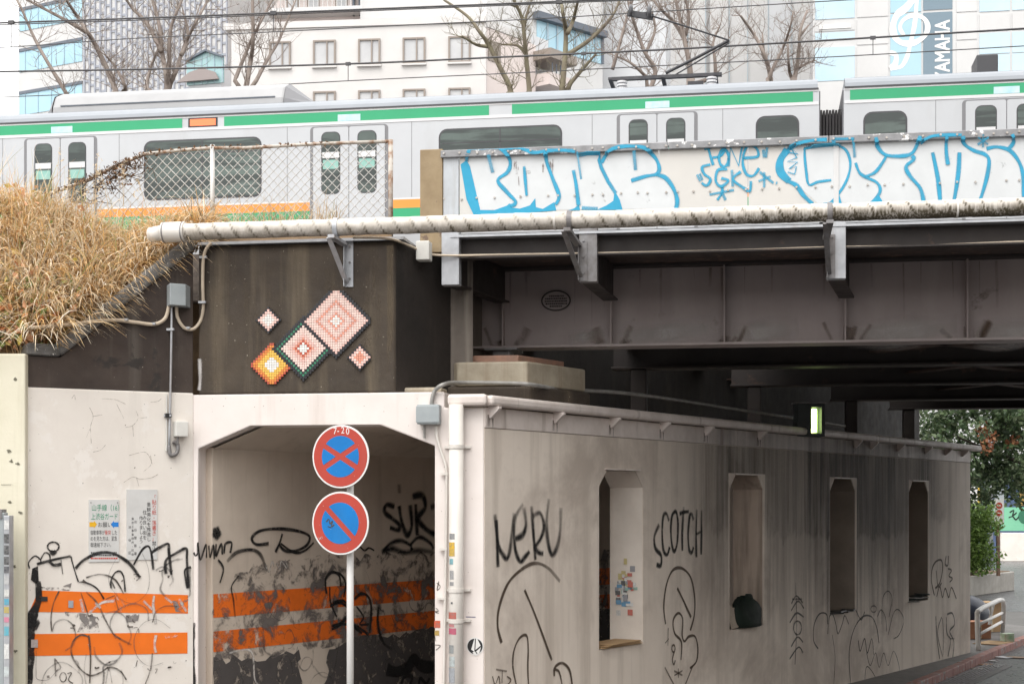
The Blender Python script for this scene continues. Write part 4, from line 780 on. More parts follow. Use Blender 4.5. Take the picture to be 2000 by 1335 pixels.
# ------------------------------------------------------------------ road sign
sp = at(684, 1000, 14.78); sg = thing('road_sign', 'two round red and blue no stopping and no parking signs on a white pole', 'sign', (sp.x, sp.y, 0))
MB().tube([(sp.x, sp.y, 0), (sp.x, sp.y, at(684, 842, 14.78).z)], .034, 18).build('pole', M_signw, sg, smooth=True)
ya = math.radians(-21); SF = Frame((at(665, 0, 14.66).x, 14.66), (math.cos(ya), math.sin(ya)))
def sign_disc(x, y, kind):
    z = at(x, y, 14.66).z; uu = SF.u(x); r = .302
    d = MB().disc(SF, uu, z, r, 0, .012, 64).build('sign_plate', M_signw, sg, bevel=.004)
    ring = lambda r: [(uu + r * math.cos(i * math.pi / 32), z + r * math.sin(i * math.pi / 32)) for i in range(64)]
    rb = r * .655
    MB().disc(SF, uu, z, r * .945, -.0025, -.0005, 64).build('red_field', M_signr, d)
    # the red field is cut by blue segments
    bars = (math.radians(45 - 9), math.radians(135 + 9)) if kind == 'X' else (math.radians(135),)
    hw = r * .085
    segs = []
    if kind == 'X':
        A1, A2 = math.radians(31), math.radians(149)
        for c0, a0, a1 in ((90, A1, A2), (270, A1 + math.pi, A2 + math.pi), (0, -A1, A1), (180, math.pi - A1, math.pi + A1)):
            mid = (a0 + a1) / 2; half = (a1 - a0) / 2; apex = hw / math.sin(half); da = math.asin(hw / rb)
            pts = [(uu + apex * math.cos(mid), z + apex * math.sin(mid))] + [(uu + rb * math.cos(t), z + rb * math.sin(t)) for t in [a0 + da + (a1 - a0 - 2 * da) * k / 16 for k in range(17)]]
            segs.append(pts)
    else:
        da = math.asin(hw / rb)
        for a0 in (math.radians(-45), math.radians(135)):
            segs.append([(uu + rb * math.cos(t), z + rb * math.sin(t)) for t in [a0 + da + (math.pi - 2 * da) * k / 24 for k in range(25)]])
    for p in segs: MB().slab(SF, [p], -.0045, -.003).build('blue_field', M_signb, d)
    if kind == 'X':
        m = MB()
        for ch, a_ in (('7', 104), ('-', 96), ('2', 84), ('0', 71)):
            th = math.radians(a_); m.text(ch, SF, uu + r * .78 * math.cos(th), z + r * .735 * math.sin(th), r * .30, -.0035, .85, 'CENTER')
        m.a = {}; m.build('lettering', M_signw, d)
    for dz in (-.09, .09): MB().box(SF, uu - .1, uu + .17, .013, .06, z + dz - .015, z + dz + .015).build('clamp', M_galv, sg)
sign_disc(665, 891, 'X'); sign_disc(664.5, 1021, '/')
s = Spray(SF, -.006, 0, 868, .35); s.st([(1820, 430), (1835, 415), (1842, 440), (1855, 425), (1850, 455), (1865, 445)], .015).st([(1828, 455), (1850, 462)], .012)
s.build('marker_scrawl', P_blkf, sg); s = Spray(SF, -.006, 0, 868, .35); s.st([(1775, 518), (1800, 528)], .008).st([(1780, 532), (1795, 512), (1802, 530)], .008); s.build('scratch', P_whtf, sg)

# ------------------------------------------------------------------ railway bridge
br = thing('railway_bridge', 'dark steel girder railway bridge with graffiti covered side panels', 'bridge', TF.pt(6, 16.8, 3.7))
DW = 16.81; zbf = TF.z(1200, 679, DW); UE = 12.4; sk = WD.dot(T) / WD.dot(TF.b)
u0g = TF.u(926, DW)
for i, d in enumerate((DW, 19.6, 22.7, 26.1, 28.6)):
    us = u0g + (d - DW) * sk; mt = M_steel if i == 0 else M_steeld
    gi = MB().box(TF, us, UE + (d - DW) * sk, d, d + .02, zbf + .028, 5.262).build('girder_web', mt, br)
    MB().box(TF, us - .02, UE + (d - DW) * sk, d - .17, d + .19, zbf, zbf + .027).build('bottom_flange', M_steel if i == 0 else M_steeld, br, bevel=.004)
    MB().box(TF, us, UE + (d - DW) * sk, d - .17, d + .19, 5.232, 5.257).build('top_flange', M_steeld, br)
stif = [TF.u(x, DW) for x in (985, 1195, 1415, 1650, 1887)]; dx = (stif[4] - stif[1]) / 3
stif += [stif[4] + dx * k for k in range(1, 9)]
for a in stif: MB().box(TF, a - .008, a + .008, DW - .12, DW - .001, zbf + .03, 5.23).build('web_stiffener', M_steel, br)
MB().box(TF, u0g - .012, u0g + .006, DW - .16, DW + .18, zbf + .029, 5.23).build('web_stiffener', M_steel, br)
# deck, cross beams and wind bracing
P0 = TF.pt(TF.u(872, 15.45), 15.45, 0); P1 = TF.pt(UE, 15.45, 0)
MB().foot([P0.xy, P1.xy, (P1 + W3 * 16.5).xy, (P0 + W3 * 16.5).xy], 5.27, 5.42).build('deck', M_steeld, br)
for i, (da, db) in enumerate(((DW, 19.6), (19.6, 22.7), (22.7, 26.1), (26.1, 28.6))):
    for k, a in enumerate(stif[1::2]):
        s0 = a + (da - DW) * sk * .55
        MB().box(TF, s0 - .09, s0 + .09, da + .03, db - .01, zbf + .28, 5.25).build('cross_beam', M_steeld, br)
        MB().bar(TF.pt(s0, da + .2, zbf + .16), TF.pt(s0 + (dx * 2 if k % 2 else -dx * 2) * .8, db - .2, zbf + .16), .22, .02).build('wind_brace', surf('rusty_brace', (.10, .065, .05), (.07, .05, .042), 4, rough=.7), br)
# walkway edge beam, brackets, side panels
DPn = 15.24
ue0 = TF.u(885, 15.3)
MB().box(TF, ue0, UE, 15.30, 15.34, 5.13, 5.337).build('edge_beam', M_steeld, br); MB().box(TF, ue0, UE, 15.16, 15.30, 5.338, 5.362).build('edge_flange', M_galv, br); MB().box(TF, ue0, UE, 15.20, 15.30, 5.131, 5.147).build('edge_flange', M_steeld, br)
MB().box(TF, ue0 + .1, UE, 15.341, DW - .02, 5.262, 5.269).build('walkway_soffit', surf('rusty_soffit', (.085, .06, .05), (.05, .04, .036), 4, blot=(.14, .09, .07), b_scale=5, rough=.7, bump=.4), br)
for k, (xf, xw) in enumerate(((882, 985), (1150, 1195), (1633, 1652))):
    a = TF.u(xf, 15.24); b = TF.u(xw, DW)
    zb_ = TF.z(xf, (557, 551, 545)[k], 15.2)
    m = MB(); m.foot([TF.pt(a - .09, 15.17, 0).xy, TF.pt(a + .09, 15.17, 0).xy, TF.pt(a + .09, 15.295, 0).xy, TF.pt(a - .09, 15.295, 0).xy], zb_, 5.41); m.build('bracket_face', (M_galv, M_galvd, M_galv)[k], br, bevel=.006)
    m = MB(); m.foot([TF.pt(a - .03, 15.296, 0).xy, TF.pt(a + .03, 15.296, 0).xy, TF.pt(b + .03, DW - .13, 0).xy, TF.pt(b - .03, DW - .13, 0).xy], zb_ + .03, 5.255); m.build('bracket_web', M_steeld, br)
    m = MB(); m.foot([TF.pt(a - .08, 15.30, 0).xy, TF.pt(a + .08, 15.30, 0).xy, TF.pt(b + .08, DW - .13, 0).xy, TF.pt(b - .08, DW - .13, 0).xy], zb_ + .008, zb_ + .028); m.build('bracket_flange', M_steeld, br)
zpt_, zpb = TF.z(1300, 291, DPn), 5.40
edges = [897, 1164, 1287, 1461, 1624, 1641, 1797, 1961, 2130, 2300, 2480, 2660, 2850, 3040, 3230]
for xa, xb in zip(edges[:-1], edges[1:]):
    MB().box(TF, TF.u(xa, DPn) + .004, TF.u(xb, DPn) - .004, DPn, DPn + .012, zpb, zpt_).build('side_panel', M_panel if xa < 1624 else M_panelw, br, bevel=.003)
MB().box(TF, TF.u(1628, DPn), TF.u(1638, DPn), DPn - .012, DPn, zpb, zpt_ - .01).build('cover_strip', M_panelw, br)
MB().box(TF, TF.u(821, DPn), TF.u(865, DPn), DPn - .02, DPn + .10, 5.20, TF.z(850, 292, DPn)).build('end_post', M_postb, br, bevel=.008)
MB().box(TF, TF.u(866, DPn), TF.u(896, DPn), DPn - .01, DPn + .05, 5.30, zpt_).build('end_plate', surf('blue_grey_plate', (.50, .53, .56), (.42, .44, .46), 5, streak=(.3, .27, .24), s_lo=.55, s_hi=.7, rough=.5), br, bevel=.004)
ur = TF.u(862, DPn); k = 0
while ur < TF.u(3230, DPn):
    un = ur + (1.55 if k % 2 else 2.3)
    MB().box(TF, ur, un - .006, DPn - .045, DPn - .002, zpt_ - .012, zpt_ + .06).build('cap_rail', M_rail, br, bevel=.006); ur = un; k += 1
bo = MB(); ub = TF.u(868, DPn)
while ub < TF.u(3230, DPn):
    for zz, vv in ((zpt_ + .022, DPn - .046), (5.74, DPn - .001), (5.47, DPn - .001)):
        if zz < 6 and RN.random() < .12: continue
        c = TF.pt(ub + RN.uniform(-.012, .012), vv, zz + RN.uniform(-.006, .006)); ring = [(math.cos(j * 1.0472) * .0115, math.sin(j * 1.0472) * .0115) for j in range(6)]
        f3 = Frame(c.xy, T); bo.slab(f3, [[(x, c.z + y) for x, y in ring]], -.012, .001)
    ub += .168 if RN.random() > .2 else .11
tag(bo.build('bolt_heads', M_bolt, br), kind='stuff')
# opposite support, outside the picture
oa = TF.pt(UE - .6, 15.0, 0)
MB().foot([oa.xy, (oa + Vector((T.x, T.y, 0)) * 3).xy, (oa + Vector((T.x, T.y, 0)) * 3 + W3 * 17).xy, (oa + W3 * 17).xy], ZR - .05, zbf - .12).build('far_support', M_side, br)
for d in (DW, 19.6, 22.7, 26.1, 28.6):
    c = TF.pt(u0g + .33 + (d - DW) * sk, d, 0); zz = ztp + .087 if d == DW else 3.607
    MB().cbox((c.x, c.y, (zz + zbf - .002) / 2), .2, .3, zbf - .002 - zz, -.16).build('bearing', M_galvd if d == DW else M_steeld, br, bevel=.02)
    c = TF.pt(UE - .1 + (d - DW) * sk, d, 0); MB().cbox((c.x, c.y, zbf - .062), .3, .3, .114, -.16).build('bearing', M_galvd, br)
MB().box(TF, u0g + .15, u0g + .52, DW - .22, DW + .2, zbf - .024, zbf - .001).build('bearing_plate', M_galvd, br)
# oval maker's plate with raised rim and lettering
cu2, cz2 = TF.uz(1086, 587, DW - .01)
ov = lambda a, b, n=36: [(cu2 + a * math.cos(2 * math.pi * i / n), cz2 + b * math.sin(2 * math.pi * i / n)) for i in range(n)]
npl = MB().slab(TF, [ov(.165, .115)], DW - .012, DW - .001).build('maker_plate', M_steel, br); MB().slab(TF, [ov(.165, .115), ov(.15, .10)], DW - .022, DW - .012).build('plate_rim', M_steeld, npl)
m = MB()
for dz, hw in ((.05, .075), (.022, .12), (-.006, .125), (-.034, .115), (-.062, .07)):
    x_ = -hw
    while x_ < hw: wd_ = RN.uniform(.008, .022); m.box(TF, cu2 + x_, cu2 + x_ + wd_, DW - .018, DW - .012, cz2 + dz - .008, cz2 + dz + .008); x_ += wd_ + .006
m.build('raised_relief', M_steeld, npl)
# pale tide marks on the girder foot
s = Spray(TF, DW - .004, 0, 0, 1)
for (x0, x1, h) in ((1205, 1400, 34), (1425, 1560, 36), (1660, 1870, 38), (1900, 2100, 38), (1110, 1190, 20)):
    s.st([(x0, 668 - h * .35), (x0 + (x1 - x0) * .3, 664 - h * .3), (x0 + (x1 - x0) * .7, 660 - h * .4), (x1, 660 - h * .5)], h / 178 * 1.6, core=.25, fade=.75, fade0=.75, a=.6)
s.build('tide_mark', P_pale, br)
s = Spray(TF, DW - .0045)
for a in stif[:7]:
    for k in range(5):
        o_ = RN.uniform(-.28, .28); s.P = lambda p: p; s.st([(a + o_, zbf + RN.uniform(.06, .25)), (a + o_ * .6, zbf + .035)], RN.uniform(.05, .14), core=.2, a=.55)
for k in range(40):
    a = RN.uniform(u0g, 7); s.st([(a, 5.22), (a + RN.uniform(-.01, .01), RN.uniform(4.6, 5.1))], RN.uniform(.01, .04), core=.3, fade=.8, a=.6)
s.build('rust_run', paint('rust_run_paint', (.15, .095, .06), wear=.4, w_scale=7, soft=.15, strk=True), br)['kind'] = 'stuff'
# graffiti on the panels
s = Spray(TF, DPn - .0016, 860, 250, .25)
s.fill([(215, 215), (260, 190), (420, 185), (500, 195), (640, 190), (830, 190), (1060, 195), (1240, 205), (1290, 220), (1360, 190), (1600, 190), (1690, 250), (1700, 360), (1800, 430), (1845, 630), (1250, 636), (310, 640)]); s.build('white_fill', P_wht, br)
s = Spray(TF, DPn - .0016, 1300, 0, .35)
s.fill([(640, 880), (700, 815), (800, 785), (1400, 775), (2000, 765), (2030, 1130), (850, 1135), (740, 1040), (660, 990)]); s.build('white_fill', P_wht, br)
s = Spray(TF, DPn - .004, 860, 250, .25); w = .047; s.vf = lambda v, z: (v - (.044 if z > zpt_ - .03 else 0), min(z, zpt_ + .055))
s.fill([(158, 285), (205, 250), (232, 300), (265, 440), (312, 640), (262, 682), (205, 560)]).fill([(312, 640), (420, 642), (520, 606), (540, 588), (562, 622), (620, 630), (700, 604), (742, 548), (746, 618), (800, 632), (890, 578), (906, 644), (700, 662), (400, 684), (262, 684)])
s.fill([(1362, 490), (1402, 560), (1424, 640), (1220, 640), (1300, 604), (1352, 568)]).fill([(1000, 644), (1050, 625), (1082, 598), (1092, 642)])
s.st([(205, 260), (215, 215)], w).st([(225, 205), (240, 172), (330, 160), (430, 158), (490, 178), (540, 240), (545, 300), (520, 350), (450, 410), (520, 500), (585, 570), (575, 600), (545, 605)], w).st([(380, 215), (410, 350)], w)
s.st([(490, 180), (540, 165), (610, 160), (680, 182), (740, 200), (830, 188)], w).st([(655, 300), (665, 420), (675, 530)], w * .8).st([(828, 190), (830, 260), (880, 400), (928, 530), (900, 600)], w).st([(830, 186), (950, 182), (1060, 190)], w)
s.st([(1040, 330), (1062, 450), (1080, 605)], w).st([(1072, 190), (1100, 400)], w * .7).st([(1075, 217), (1150, 202), (1245, 202), (1240, 250), (1258, 310), (1312, 420), (1370, 510)], w * .9, curve=False).st([(1105, 625), (1230, 632)], w)
s.st([(1258, 272), (1310, 195), (1390, 158), (1500, 150), (1600, 165), (1680, 235), (1710, 310), (1690, 360), (1600, 378), (1490, 412)], w).st([(1515, 185), (1525, 330)], w).st([(1690, 365), (1760, 390), (1820, 470), (1850, 560), (1842, 632)], w * 1.1)
s.build('graffiti_tag', P_blue, br)
s = Spray(TF, DPn - .004, 1300, 0, .35); w = .034
s.st([(215, 832), (285, 815), (330, 820), (310, 868), (262, 880)], w).st([(238, 828), (250, 870), (266, 922)], w).ell(325, 882, 27, 48, w).st([(352, 930), (362, 822), (408, 925), (428, 812)], w, curve=False).st([(430, 882), (515, 872), (500, 820), (452, 822), (430, 900), (450, 970), (490, 980), (522, 938)], w)
s.st([(545, 835), (550, 880)], w).st([(566, 822), (560, 880)], w).st([(250, 918), (205, 932), (215, 970), (250, 1000), (230, 1035), (200, 1020)], w).st([(345, 945), (292, 950), (280, 1010), (310, 1040), (350, 1008), (310, 995)], w).st([(370, 948), (375, 1042)], w).st([(420, 958), (376, 1000), (440, 1052), (470, 1066), (476, 1010)], w)
s.st([(175, 975), (195, 1012)], w).st([(190, 968), (206, 1005)], w).st([(245, 1086), (382, 1060)], w).st([(315, 1040), (315, 1075), (288, 1116)], w).st([(315, 1075), (335, 1116)], w).st([(525, 960), (602, 1022)], w).st([(518, 1012), (586, 984)], w).st([(550, 960), (550, 1046)], w).st([(615, 1020), (624, 1022)], w)
s.st([(680, 850), (740, 860), (700, 828), (732, 880), (680, 902), (736, 905), (690, 942), (730, 930), (720, 972), (680, 960)], w * .6, curve=False)
s.build('graffiti_tag', P_blue, br)
s = Spray(TF, DPn - .004, 1300, 0, .35); w = .045; s.vf = lambda v, z: (v - (.044 if z > zpt_ - .03 else 0), min(z, zpt_ + .055))
s.st([(900, 785), (830, 788), (740, 805), (675, 840)], w).st([(680, 835), (640, 895), (642, 960), (690, 1012)], w * 1.8, core=.8).st([(680, 1010), (730, 1035), (770, 1090), (820, 1138)], w * 1.2).st([(925, 1005), (850, 1015), (800, 1030), (785, 960), (776, 850), (792, 826), (930, 812), (1000, 832), (1030, 900), (1020, 980), (980, 1060), (920, 1130), (880, 1140)], w * .7)
s.st([(932, 785), (940, 805)], w).st([(932, 782), (1045, 780), (1055, 880)], w * .8, curve=False).st([(1060, 908), (1080, 960), (1112, 986), (1180, 1020), (1196, 1070), (1150, 1132)], w * .8).st([(1112, 986), (1170, 960), (1218, 895), (1232, 865)], w * .8)
s.st([(1172, 772), (1185, 822), (1232, 866), (1330, 870), (1380, 850), (1410, 790), (1418, 765)], w).st([(1375, 870), (1384, 890), (1342, 930), (1362, 980), (1420, 1050), (1440, 1125)], w).st([(1420, 800), (1480, 768), (1560, 760), (1650, 760)], w * .9).st([(1566, 765), (1566, 850), (1576, 920)], w).st([(1490, 850), (1520, 1000), (1532, 1120)], w * 1.1).st([(1640, 850), (1632, 980), (1610, 1120)], w * 1.1)
s.st([(1655, 765), (1668, 805), (1720, 840), (1782, 862), (1805, 900), (1790, 1000), (1755, 1118)], w).st([(1790, 830), (1850, 820), (1920, 840), (1970, 900), (1995, 980), (1998, 1100)], w).st([(1930, 755), (1942, 792), (1915, 832)], w).star(1770, 790, 34, w * .6).fill([(965, 1075), (985, 1140), (925, 1140)]).fill([(1190, 1090), (1215, 1132), (1130, 1135)])
s.build('graffiti_tag', P_blue, br)
s = Spray(TF, DPn - .0068, 860, 250, .25)
for _ in range(22): x = RN.uniform(540, 900); y = RN.uniform(235, 300); s.st([(x, y), (x + RN.uniform(-4, 4), y + RN.uniform(30, 130))], RN.uniform(.006, .016), wig=.4)
s.st([(612, 380), (616, 560)], .012, wig=.5); s.build('rust_scratch', P_rust, br)['kind'] = 'stuff'

# ------------------------------------------------------------------ lagged pipe with its brackets
DPp = 14.45; zp = TF.z(1150, 429, DPp)
pl = thing('lagged_pipe', 'long white lagged pipe with grimy spiral wrapping along the bridge', 'pipe', TF.pt(0, DPp, zp - .12))
def wrapped(u0, u1, r, pitch):
    m = MB(); seg = 28; n = int((u1 - u0) / .018); cols = []
    for i in range(n + 1):
        uu = u0 + (u1 - u0) * i / n
        for k in range(seg):
            th = 2 * math.pi * k / seg; ph = (uu / pitch + .30 * math.sin(th) + .10 * math.sin(uu * 3.1)) % 1.0
            rr_ = r * (1 + .045 * (1 - ph)) + .0015 * math.sin(uu * 9 + th * 3)
            m.v.append(TF.pt(uu, DPp - rr_ * math.cos(th), zp + rr_ * math.sin(th)))
            sn = math.sin(th); kk = min(1, max(0, (uu + 1.6) / 2.6)); grime = max(0, (.35 + .25 * kk) - sn) * (.35 + .75 * kk)
            edge = 1.0 if ph > .88 else 0.0
            m.a[len(m.v) - 1] = min(1, grime * .62 + edge * (.45 + .25 * kk) * (sn < .85))
    m.f = [(i * seg + k, i * seg + (k + 1) % seg, (i + 1) * seg + (k + 1) % seg, (i + 1) * seg + k) for i in range(n) for k in range(seg)]
    return m
def lagging():
    m = bpy.data.materials.new('grimy_lagging'); m.use_nodes = True; nt = m.node_tree; nt.nodes.clear()
    out = _n(nt, 'ShaderNodeOutputMaterial'); bs = _n(nt, 'ShaderNodeBsdfPrincipled'); nt.links.new(bs.outputs[0], out.inputs[0])
    pos = _n(nt, 'ShaderNodeNewGeometry').outputs['Position']; at_ = _n(nt, 'ShaderNodeAttribute', attribute_name='a').outputs['Fac']
    drip = noise(nt, pos, 1.0, 4, .6, (55, 55, 3)); mot = noise(nt, pos, 9, 6, .65)
    f = math_(nt, 'MULTIPLY', at_, math_(nt, 'ADD', ramp(nt, drip, .40, .58), ramp(nt, mot, .40, .62, 0.3, 1.0)))
    f2 = _n(nt, 'ShaderNodeClamp'); nt.links.new(f, f2.inputs[0])
    base = mixc(nt, ramp(nt, mot, .35, .65), (.62, .575, .52), (.48, .43, .37))
    col = mixc(nt, f2.outputs[0], base, (.075, .06, .035)); nt.links.new(col, bs.inputs['Base Color']); bs.inputs['Roughness'].default_value = .55
    b = _n(nt, 'ShaderNodeBump'); b.inputs['Strength'].default_value = .3; b.inputs['Distance'].default_value = .01; nt.links.new(mot, b.inputs['Height']); nt.links.new(b.outputs[0], bs.inputs['Normal'])
    return m
M_lag = lagging()
ua, ub_ = TF.u(356, DPp), 12.0
wrapped(ua, ub_, .080, .165).build('lagging', M_lag, pl, smooth=True)
MB().tube([TF.pt(TF.u(318, DPp), DPp, zp), TF.pt(TF.u(362, DPp), DPp, zp)], .100, 28).build('collar', M_pipew, pl, bevel=.006)
for x in (321, 357): MB().tube([TF.pt(TF.u(x, DPp), DPp, zp), TF.pt(TF.u(x + 2.5, DPp), DPp, zp)], .1025, 28).build('band', M_galvd, pl)
MB().tube([TF.pt(TF.u(292, DPp), DPp + .05, zp - .01), TF.pt(TF.u(319, DPp), DPp, zp)], .074, 20).build('pipe_end', M_pipew, pl, smooth=True)
for x in (1082, 1867): MB().tube([TF.pt(TF.u(x, DPp), DPp, zp), TF.pt(TF.u(x + 4, DPp), DPp, zp)], .0875, 28).build('band', M_pipew, pl)
def pipe_bracket(x, dwall, label, zlow, mat):
    uu = TF.u(x, dwall); t = thing('pipe_bracket', label, 'bracket', TF.pt(uu, dwall, zlow), 'steel brackets carrying the lagged pipe')
    za = zp - .10
    MB().box(TF, uu - .005, uu + .075, dwall - .012, dwall - .002, zlow, za + .02).build('upright', mat, t); MB().box(TF, uu - .008, uu, dwall - .075, dwall - .004, zlow, za + .02).build('upright_flange', mat, t)
    MB().box(TF, uu - .045, uu + .02, DPp - .18, dwall - .003, za - .03, za + .002).build('arm', mat, t)
    MB().bar(TF.pt(uu - .05, DPp - .12, za - .02), TF.pt(uu + .012, dwall - .03, zlow + .04), .05, .012).build('brace', mat, t)
    m = MB(); n = 28; pts = [TF.pt(uu - .03, DPp - .092 * math.cos(i * 2 * math.pi / n), zp + .092 * math.sin(i * 2 * math.pi / n)) for i in range(n + 1)]
    pts2 = [p + Vector((T.x, T.y, 0)) * .045 for p in pts]; m.add(pts + pts2, [(i, i + 1, n + 2 + i, n + 1 + i) for i in range(n)]); so_ = m.build('strap', mat, t); sm_ = so_.modifiers.new('s', 'SOLIDIFY'); sm_.thickness = .006
    for k in range(3): MB().disc(TF, uu + .04, zlow + .08 + k * .16, .012, dwall - .022, dwall - .012, 8).build('bolt', M_galvd, t)
pipe_bracket(676, D0 + .012, 'light steel bracket carrying the white pipe above the tile mosaic', TF.z(680, 560, D0), M_galv)
pipe_bracket(1132, 15.17, 'dirty steel bracket carrying the white pipe above the oval plate', TF.z(1140, 548, 15.15), M_galvd)
pipe_bracket(1616, 15.17, 'dirty steel bracket carrying the white pipe at the right of the bridge', TF.z(1620, 543, 15.15), M_galvd)
cable('cable', 'thin beige cable strung along the dark edge of the bridge', [t_(690, 464, DPp + .1), t_(760, 466, DPp + .15), t_(800, 480, 14.9), t_(835, 495, 15.15), t_(880, 499, 15.14), t_(1000, 497, 15.27), t_(1130, 495, 15.27), t_(1400, 490, 15.27), t_(1620, 483, 15.27), t_(1800, 480, 15.27), t_(2000, 472, 15.27), t_(2200, 468, 15.27)], .012, M_cond, n=6)
tag(MB().box(TF, TF.u(812, 15.0), TF.u(838, 15.0), 15.0, 15.15, TF.z(825, 507, 15.0), TF.z(825, 470, 15.0)).build('junction_box', M_boxw, bevel=.008), 'pale box at the left end of the bridge edge beam', 'box')

# ------------------------------------------------------------------ embankment, track bed, rails
fr_edge = [(-420, 690, 14.2), (-120, 690, 14.7), (40, 690, 14.95), (118, 690, 15.02), (250, 585, 15.45), (384, 476, 15.75), (560, 470, 15.7), (765, 466, 15.6)]
bk_edge = [(-420, 390, 17.0), (-120, 395, 16.8), (40, 415, 16.7), (118, 446, 16.6), (250, 474, 16.5), (384, 470, 16.4), (560, 450, 16.3), (765, 440, 16.1)]
SL = []
for (a, b) in zip(fr_edge, bk_edge): SL.append([at(*a) * (1 - k / 6) + at(*b) * (k / 6) + Vector((0, 0, .10 * math.sin(math.pi * k / 6))) for k in range(7)])
m = MB(); m.v = [p for c in SL for p in c] ; nc = len(SL)
m.f = [(i * 7 + k, (i + 1) * 7 + k, (i + 1) * 7 + k + 1, i * 7 + k + 1) for i in range(nc - 1) for k in range(6)]
structure(m, 'embankment_slope', M_earth)
tb0 = TF.pt(-32, D0 + 1.4, 0); tb1 = c0 - W3 * 1.3
structure(MB().foot([tb0.xy, tb1.xy, (tb1 + W3 * 15).xy, TF.pt(-32, 32, 0).xy], 4.9, 5.42), 'track_bed', M_stone)
structure(MB().foot([TF.pt(-32, D0 + 1.6, 0).xy, TF.pt(u(300), D0 + 1.6, 0).xy, TF.pt(u(300) + 4, 30, 0).xy, TF.pt(-32, 30, 0).xy], ZR, 4.89), 'embankment_core', M_earth)
for dd in (17.7, 18.8, 23.9, 24.97): structure(MB().box(TF, -30, 18, dd - .035, dd + .035, 5.42, 5.57), 'rail', M_galvd)

# ------------------------------------------------------------------ chain link fence with dry vine
fe = thing('chain_link_fence', 'rusty chain link fence with dry vine on top of the dark wall', 'fence', TF.pt(TF.u(500, 15.6), 15.6, 5.4))
DF = 15.6
def fp(x, y, d=DF): return TF.hit(x, y, d)
rust = surf('rusty_fence_pipe', (.50, .46, .41), (.27, .16, .10), 9, .45, .6, rough=.7, bump=.3); galf = surf('fence_wire', (.62, .61, .59), (.5, .48, .45), 8, rough=.5, metal=.3, bump=0)
rail = [(765, 276), (620, 281), (480, 289), (413, 289), (345, 294), (283, 301), (225, 325), (170, 352), (110, 374), (62, 390), (0, 412), (-80, 440)]
MB().tube([fp(*p) for p in rail], .018, 10).build('top_rail', rust, fe, smooth=True)
for x, yt, yb in ((763, 273, 470), (415, 283, 470), (72, 378, 470)): MB().tube([fp(x, yt), fp(x, yb)], .026 if x > 100 else .02, 10).build('fence_post', rust if x != 415 else galf, fe, smooth=True)
ch = MB(); zt = lambda uu: max([fp(a[0], a[1]).z + (fp(b[0], b[1]).z - fp(a[0], a[1]).z) * ((uu - TF.u(a[0], DF)) / (TF.u(b[0], DF) - TF.u(a[0], DF))) for a, b in zip(rail[:-1], rail[1:]) if TF.u(b[0], DF) <= uu <= TF.u(a[0], DF)] or [0])
uA, uB = TF.u(100, DF), TF.u(762, DF); zb_ = 5.42; pit = .0985
hgt = 1.1; k = uA - 1.1
while k < uB:
    for sgn in (1, -1):
        st_ = k if sgn == 1 else k + hgt
        a_ = None; pts = []
        for i in range(23):
            uu = st_ + sgn * hgt * i / 22; zz = zb_ + hgt * i / 22
            if uA <= uu <= uB and zz <= zt(uu): pts.append(TF.pt(uu, DF + .004 * (1 if (i % 2) else -1) * sgn, zz))
        if len(pts) > 1: ch.tube([pts[0], pts[-1]], .0042, 4, cap=False)
    k += pit
tag(ch.build('wire_mesh', galf, fe), kind='stuff')
lf = MB(); vt = vcol('dry_leaf', .8, .2, .25)
def leaf(mb, p, sz, col, up=.3, rnd=RN):
    a = Vector((rnd.gauss(0, 1), rnd.gauss(0, 1), rnd.gauss(0, 1))).normalized(); b = a.cross(Vector((rnd.gauss(0, 1), rnd.gauss(0, 1), rnd.gauss(0, 1)))).normalized(); c = a.cross(b)
    k = rnd.uniform(.75, 1.2); col = (col[0] * k, col[1] * k, col[2] * k)
    mb.add([p - a * sz * .5, p + b * sz * .28 + c * sz * .1, p + a * sz * .5, p - b * sz * .28 + c * sz * .1], [(0, 1, 2, 3)], col)
vine = MB(); vc = (.10, .07, .05)
for _ in range(26):
    x = RN.triangular(60, 310, 230); p = fp(x, 0); uu = TF.u(x, DF); z0 = zt(uu)
    pts = [TF.pt(uu + RN.gauss(0, .03) + k * RN.uniform(-.05, .05), DF - .03 + RN.gauss(0, .02), z0 - k * RN.uniform(.03, .07) + .03) for k in range(6)]
    vine.tube(pts, .004, 4, col=vc)
for _ in range(520):
    x = RN.choice((RN.triangular(170, 300, 245), RN.triangular(170, 300, 245), RN.uniform(60, 640))); uu = TF.u(x, DF); z0 = zt(uu)
    dr = abs(RN.gauss(0, .14)) if 190 < x < 290 else abs(RN.gauss(0, .022))
    leaf(vine, TF.pt(uu, DF - .03 + RN.gauss(0, .03), z0 + .02 - dr), RN.uniform(.025, .05), RN.choice(((.20, .11, .06), (.28, .17, .10), (.13, .08, .05))))
tag(vine.build('dry_vine', vt), 'withered brown vine draped on the sloping fence rail', 'vine')

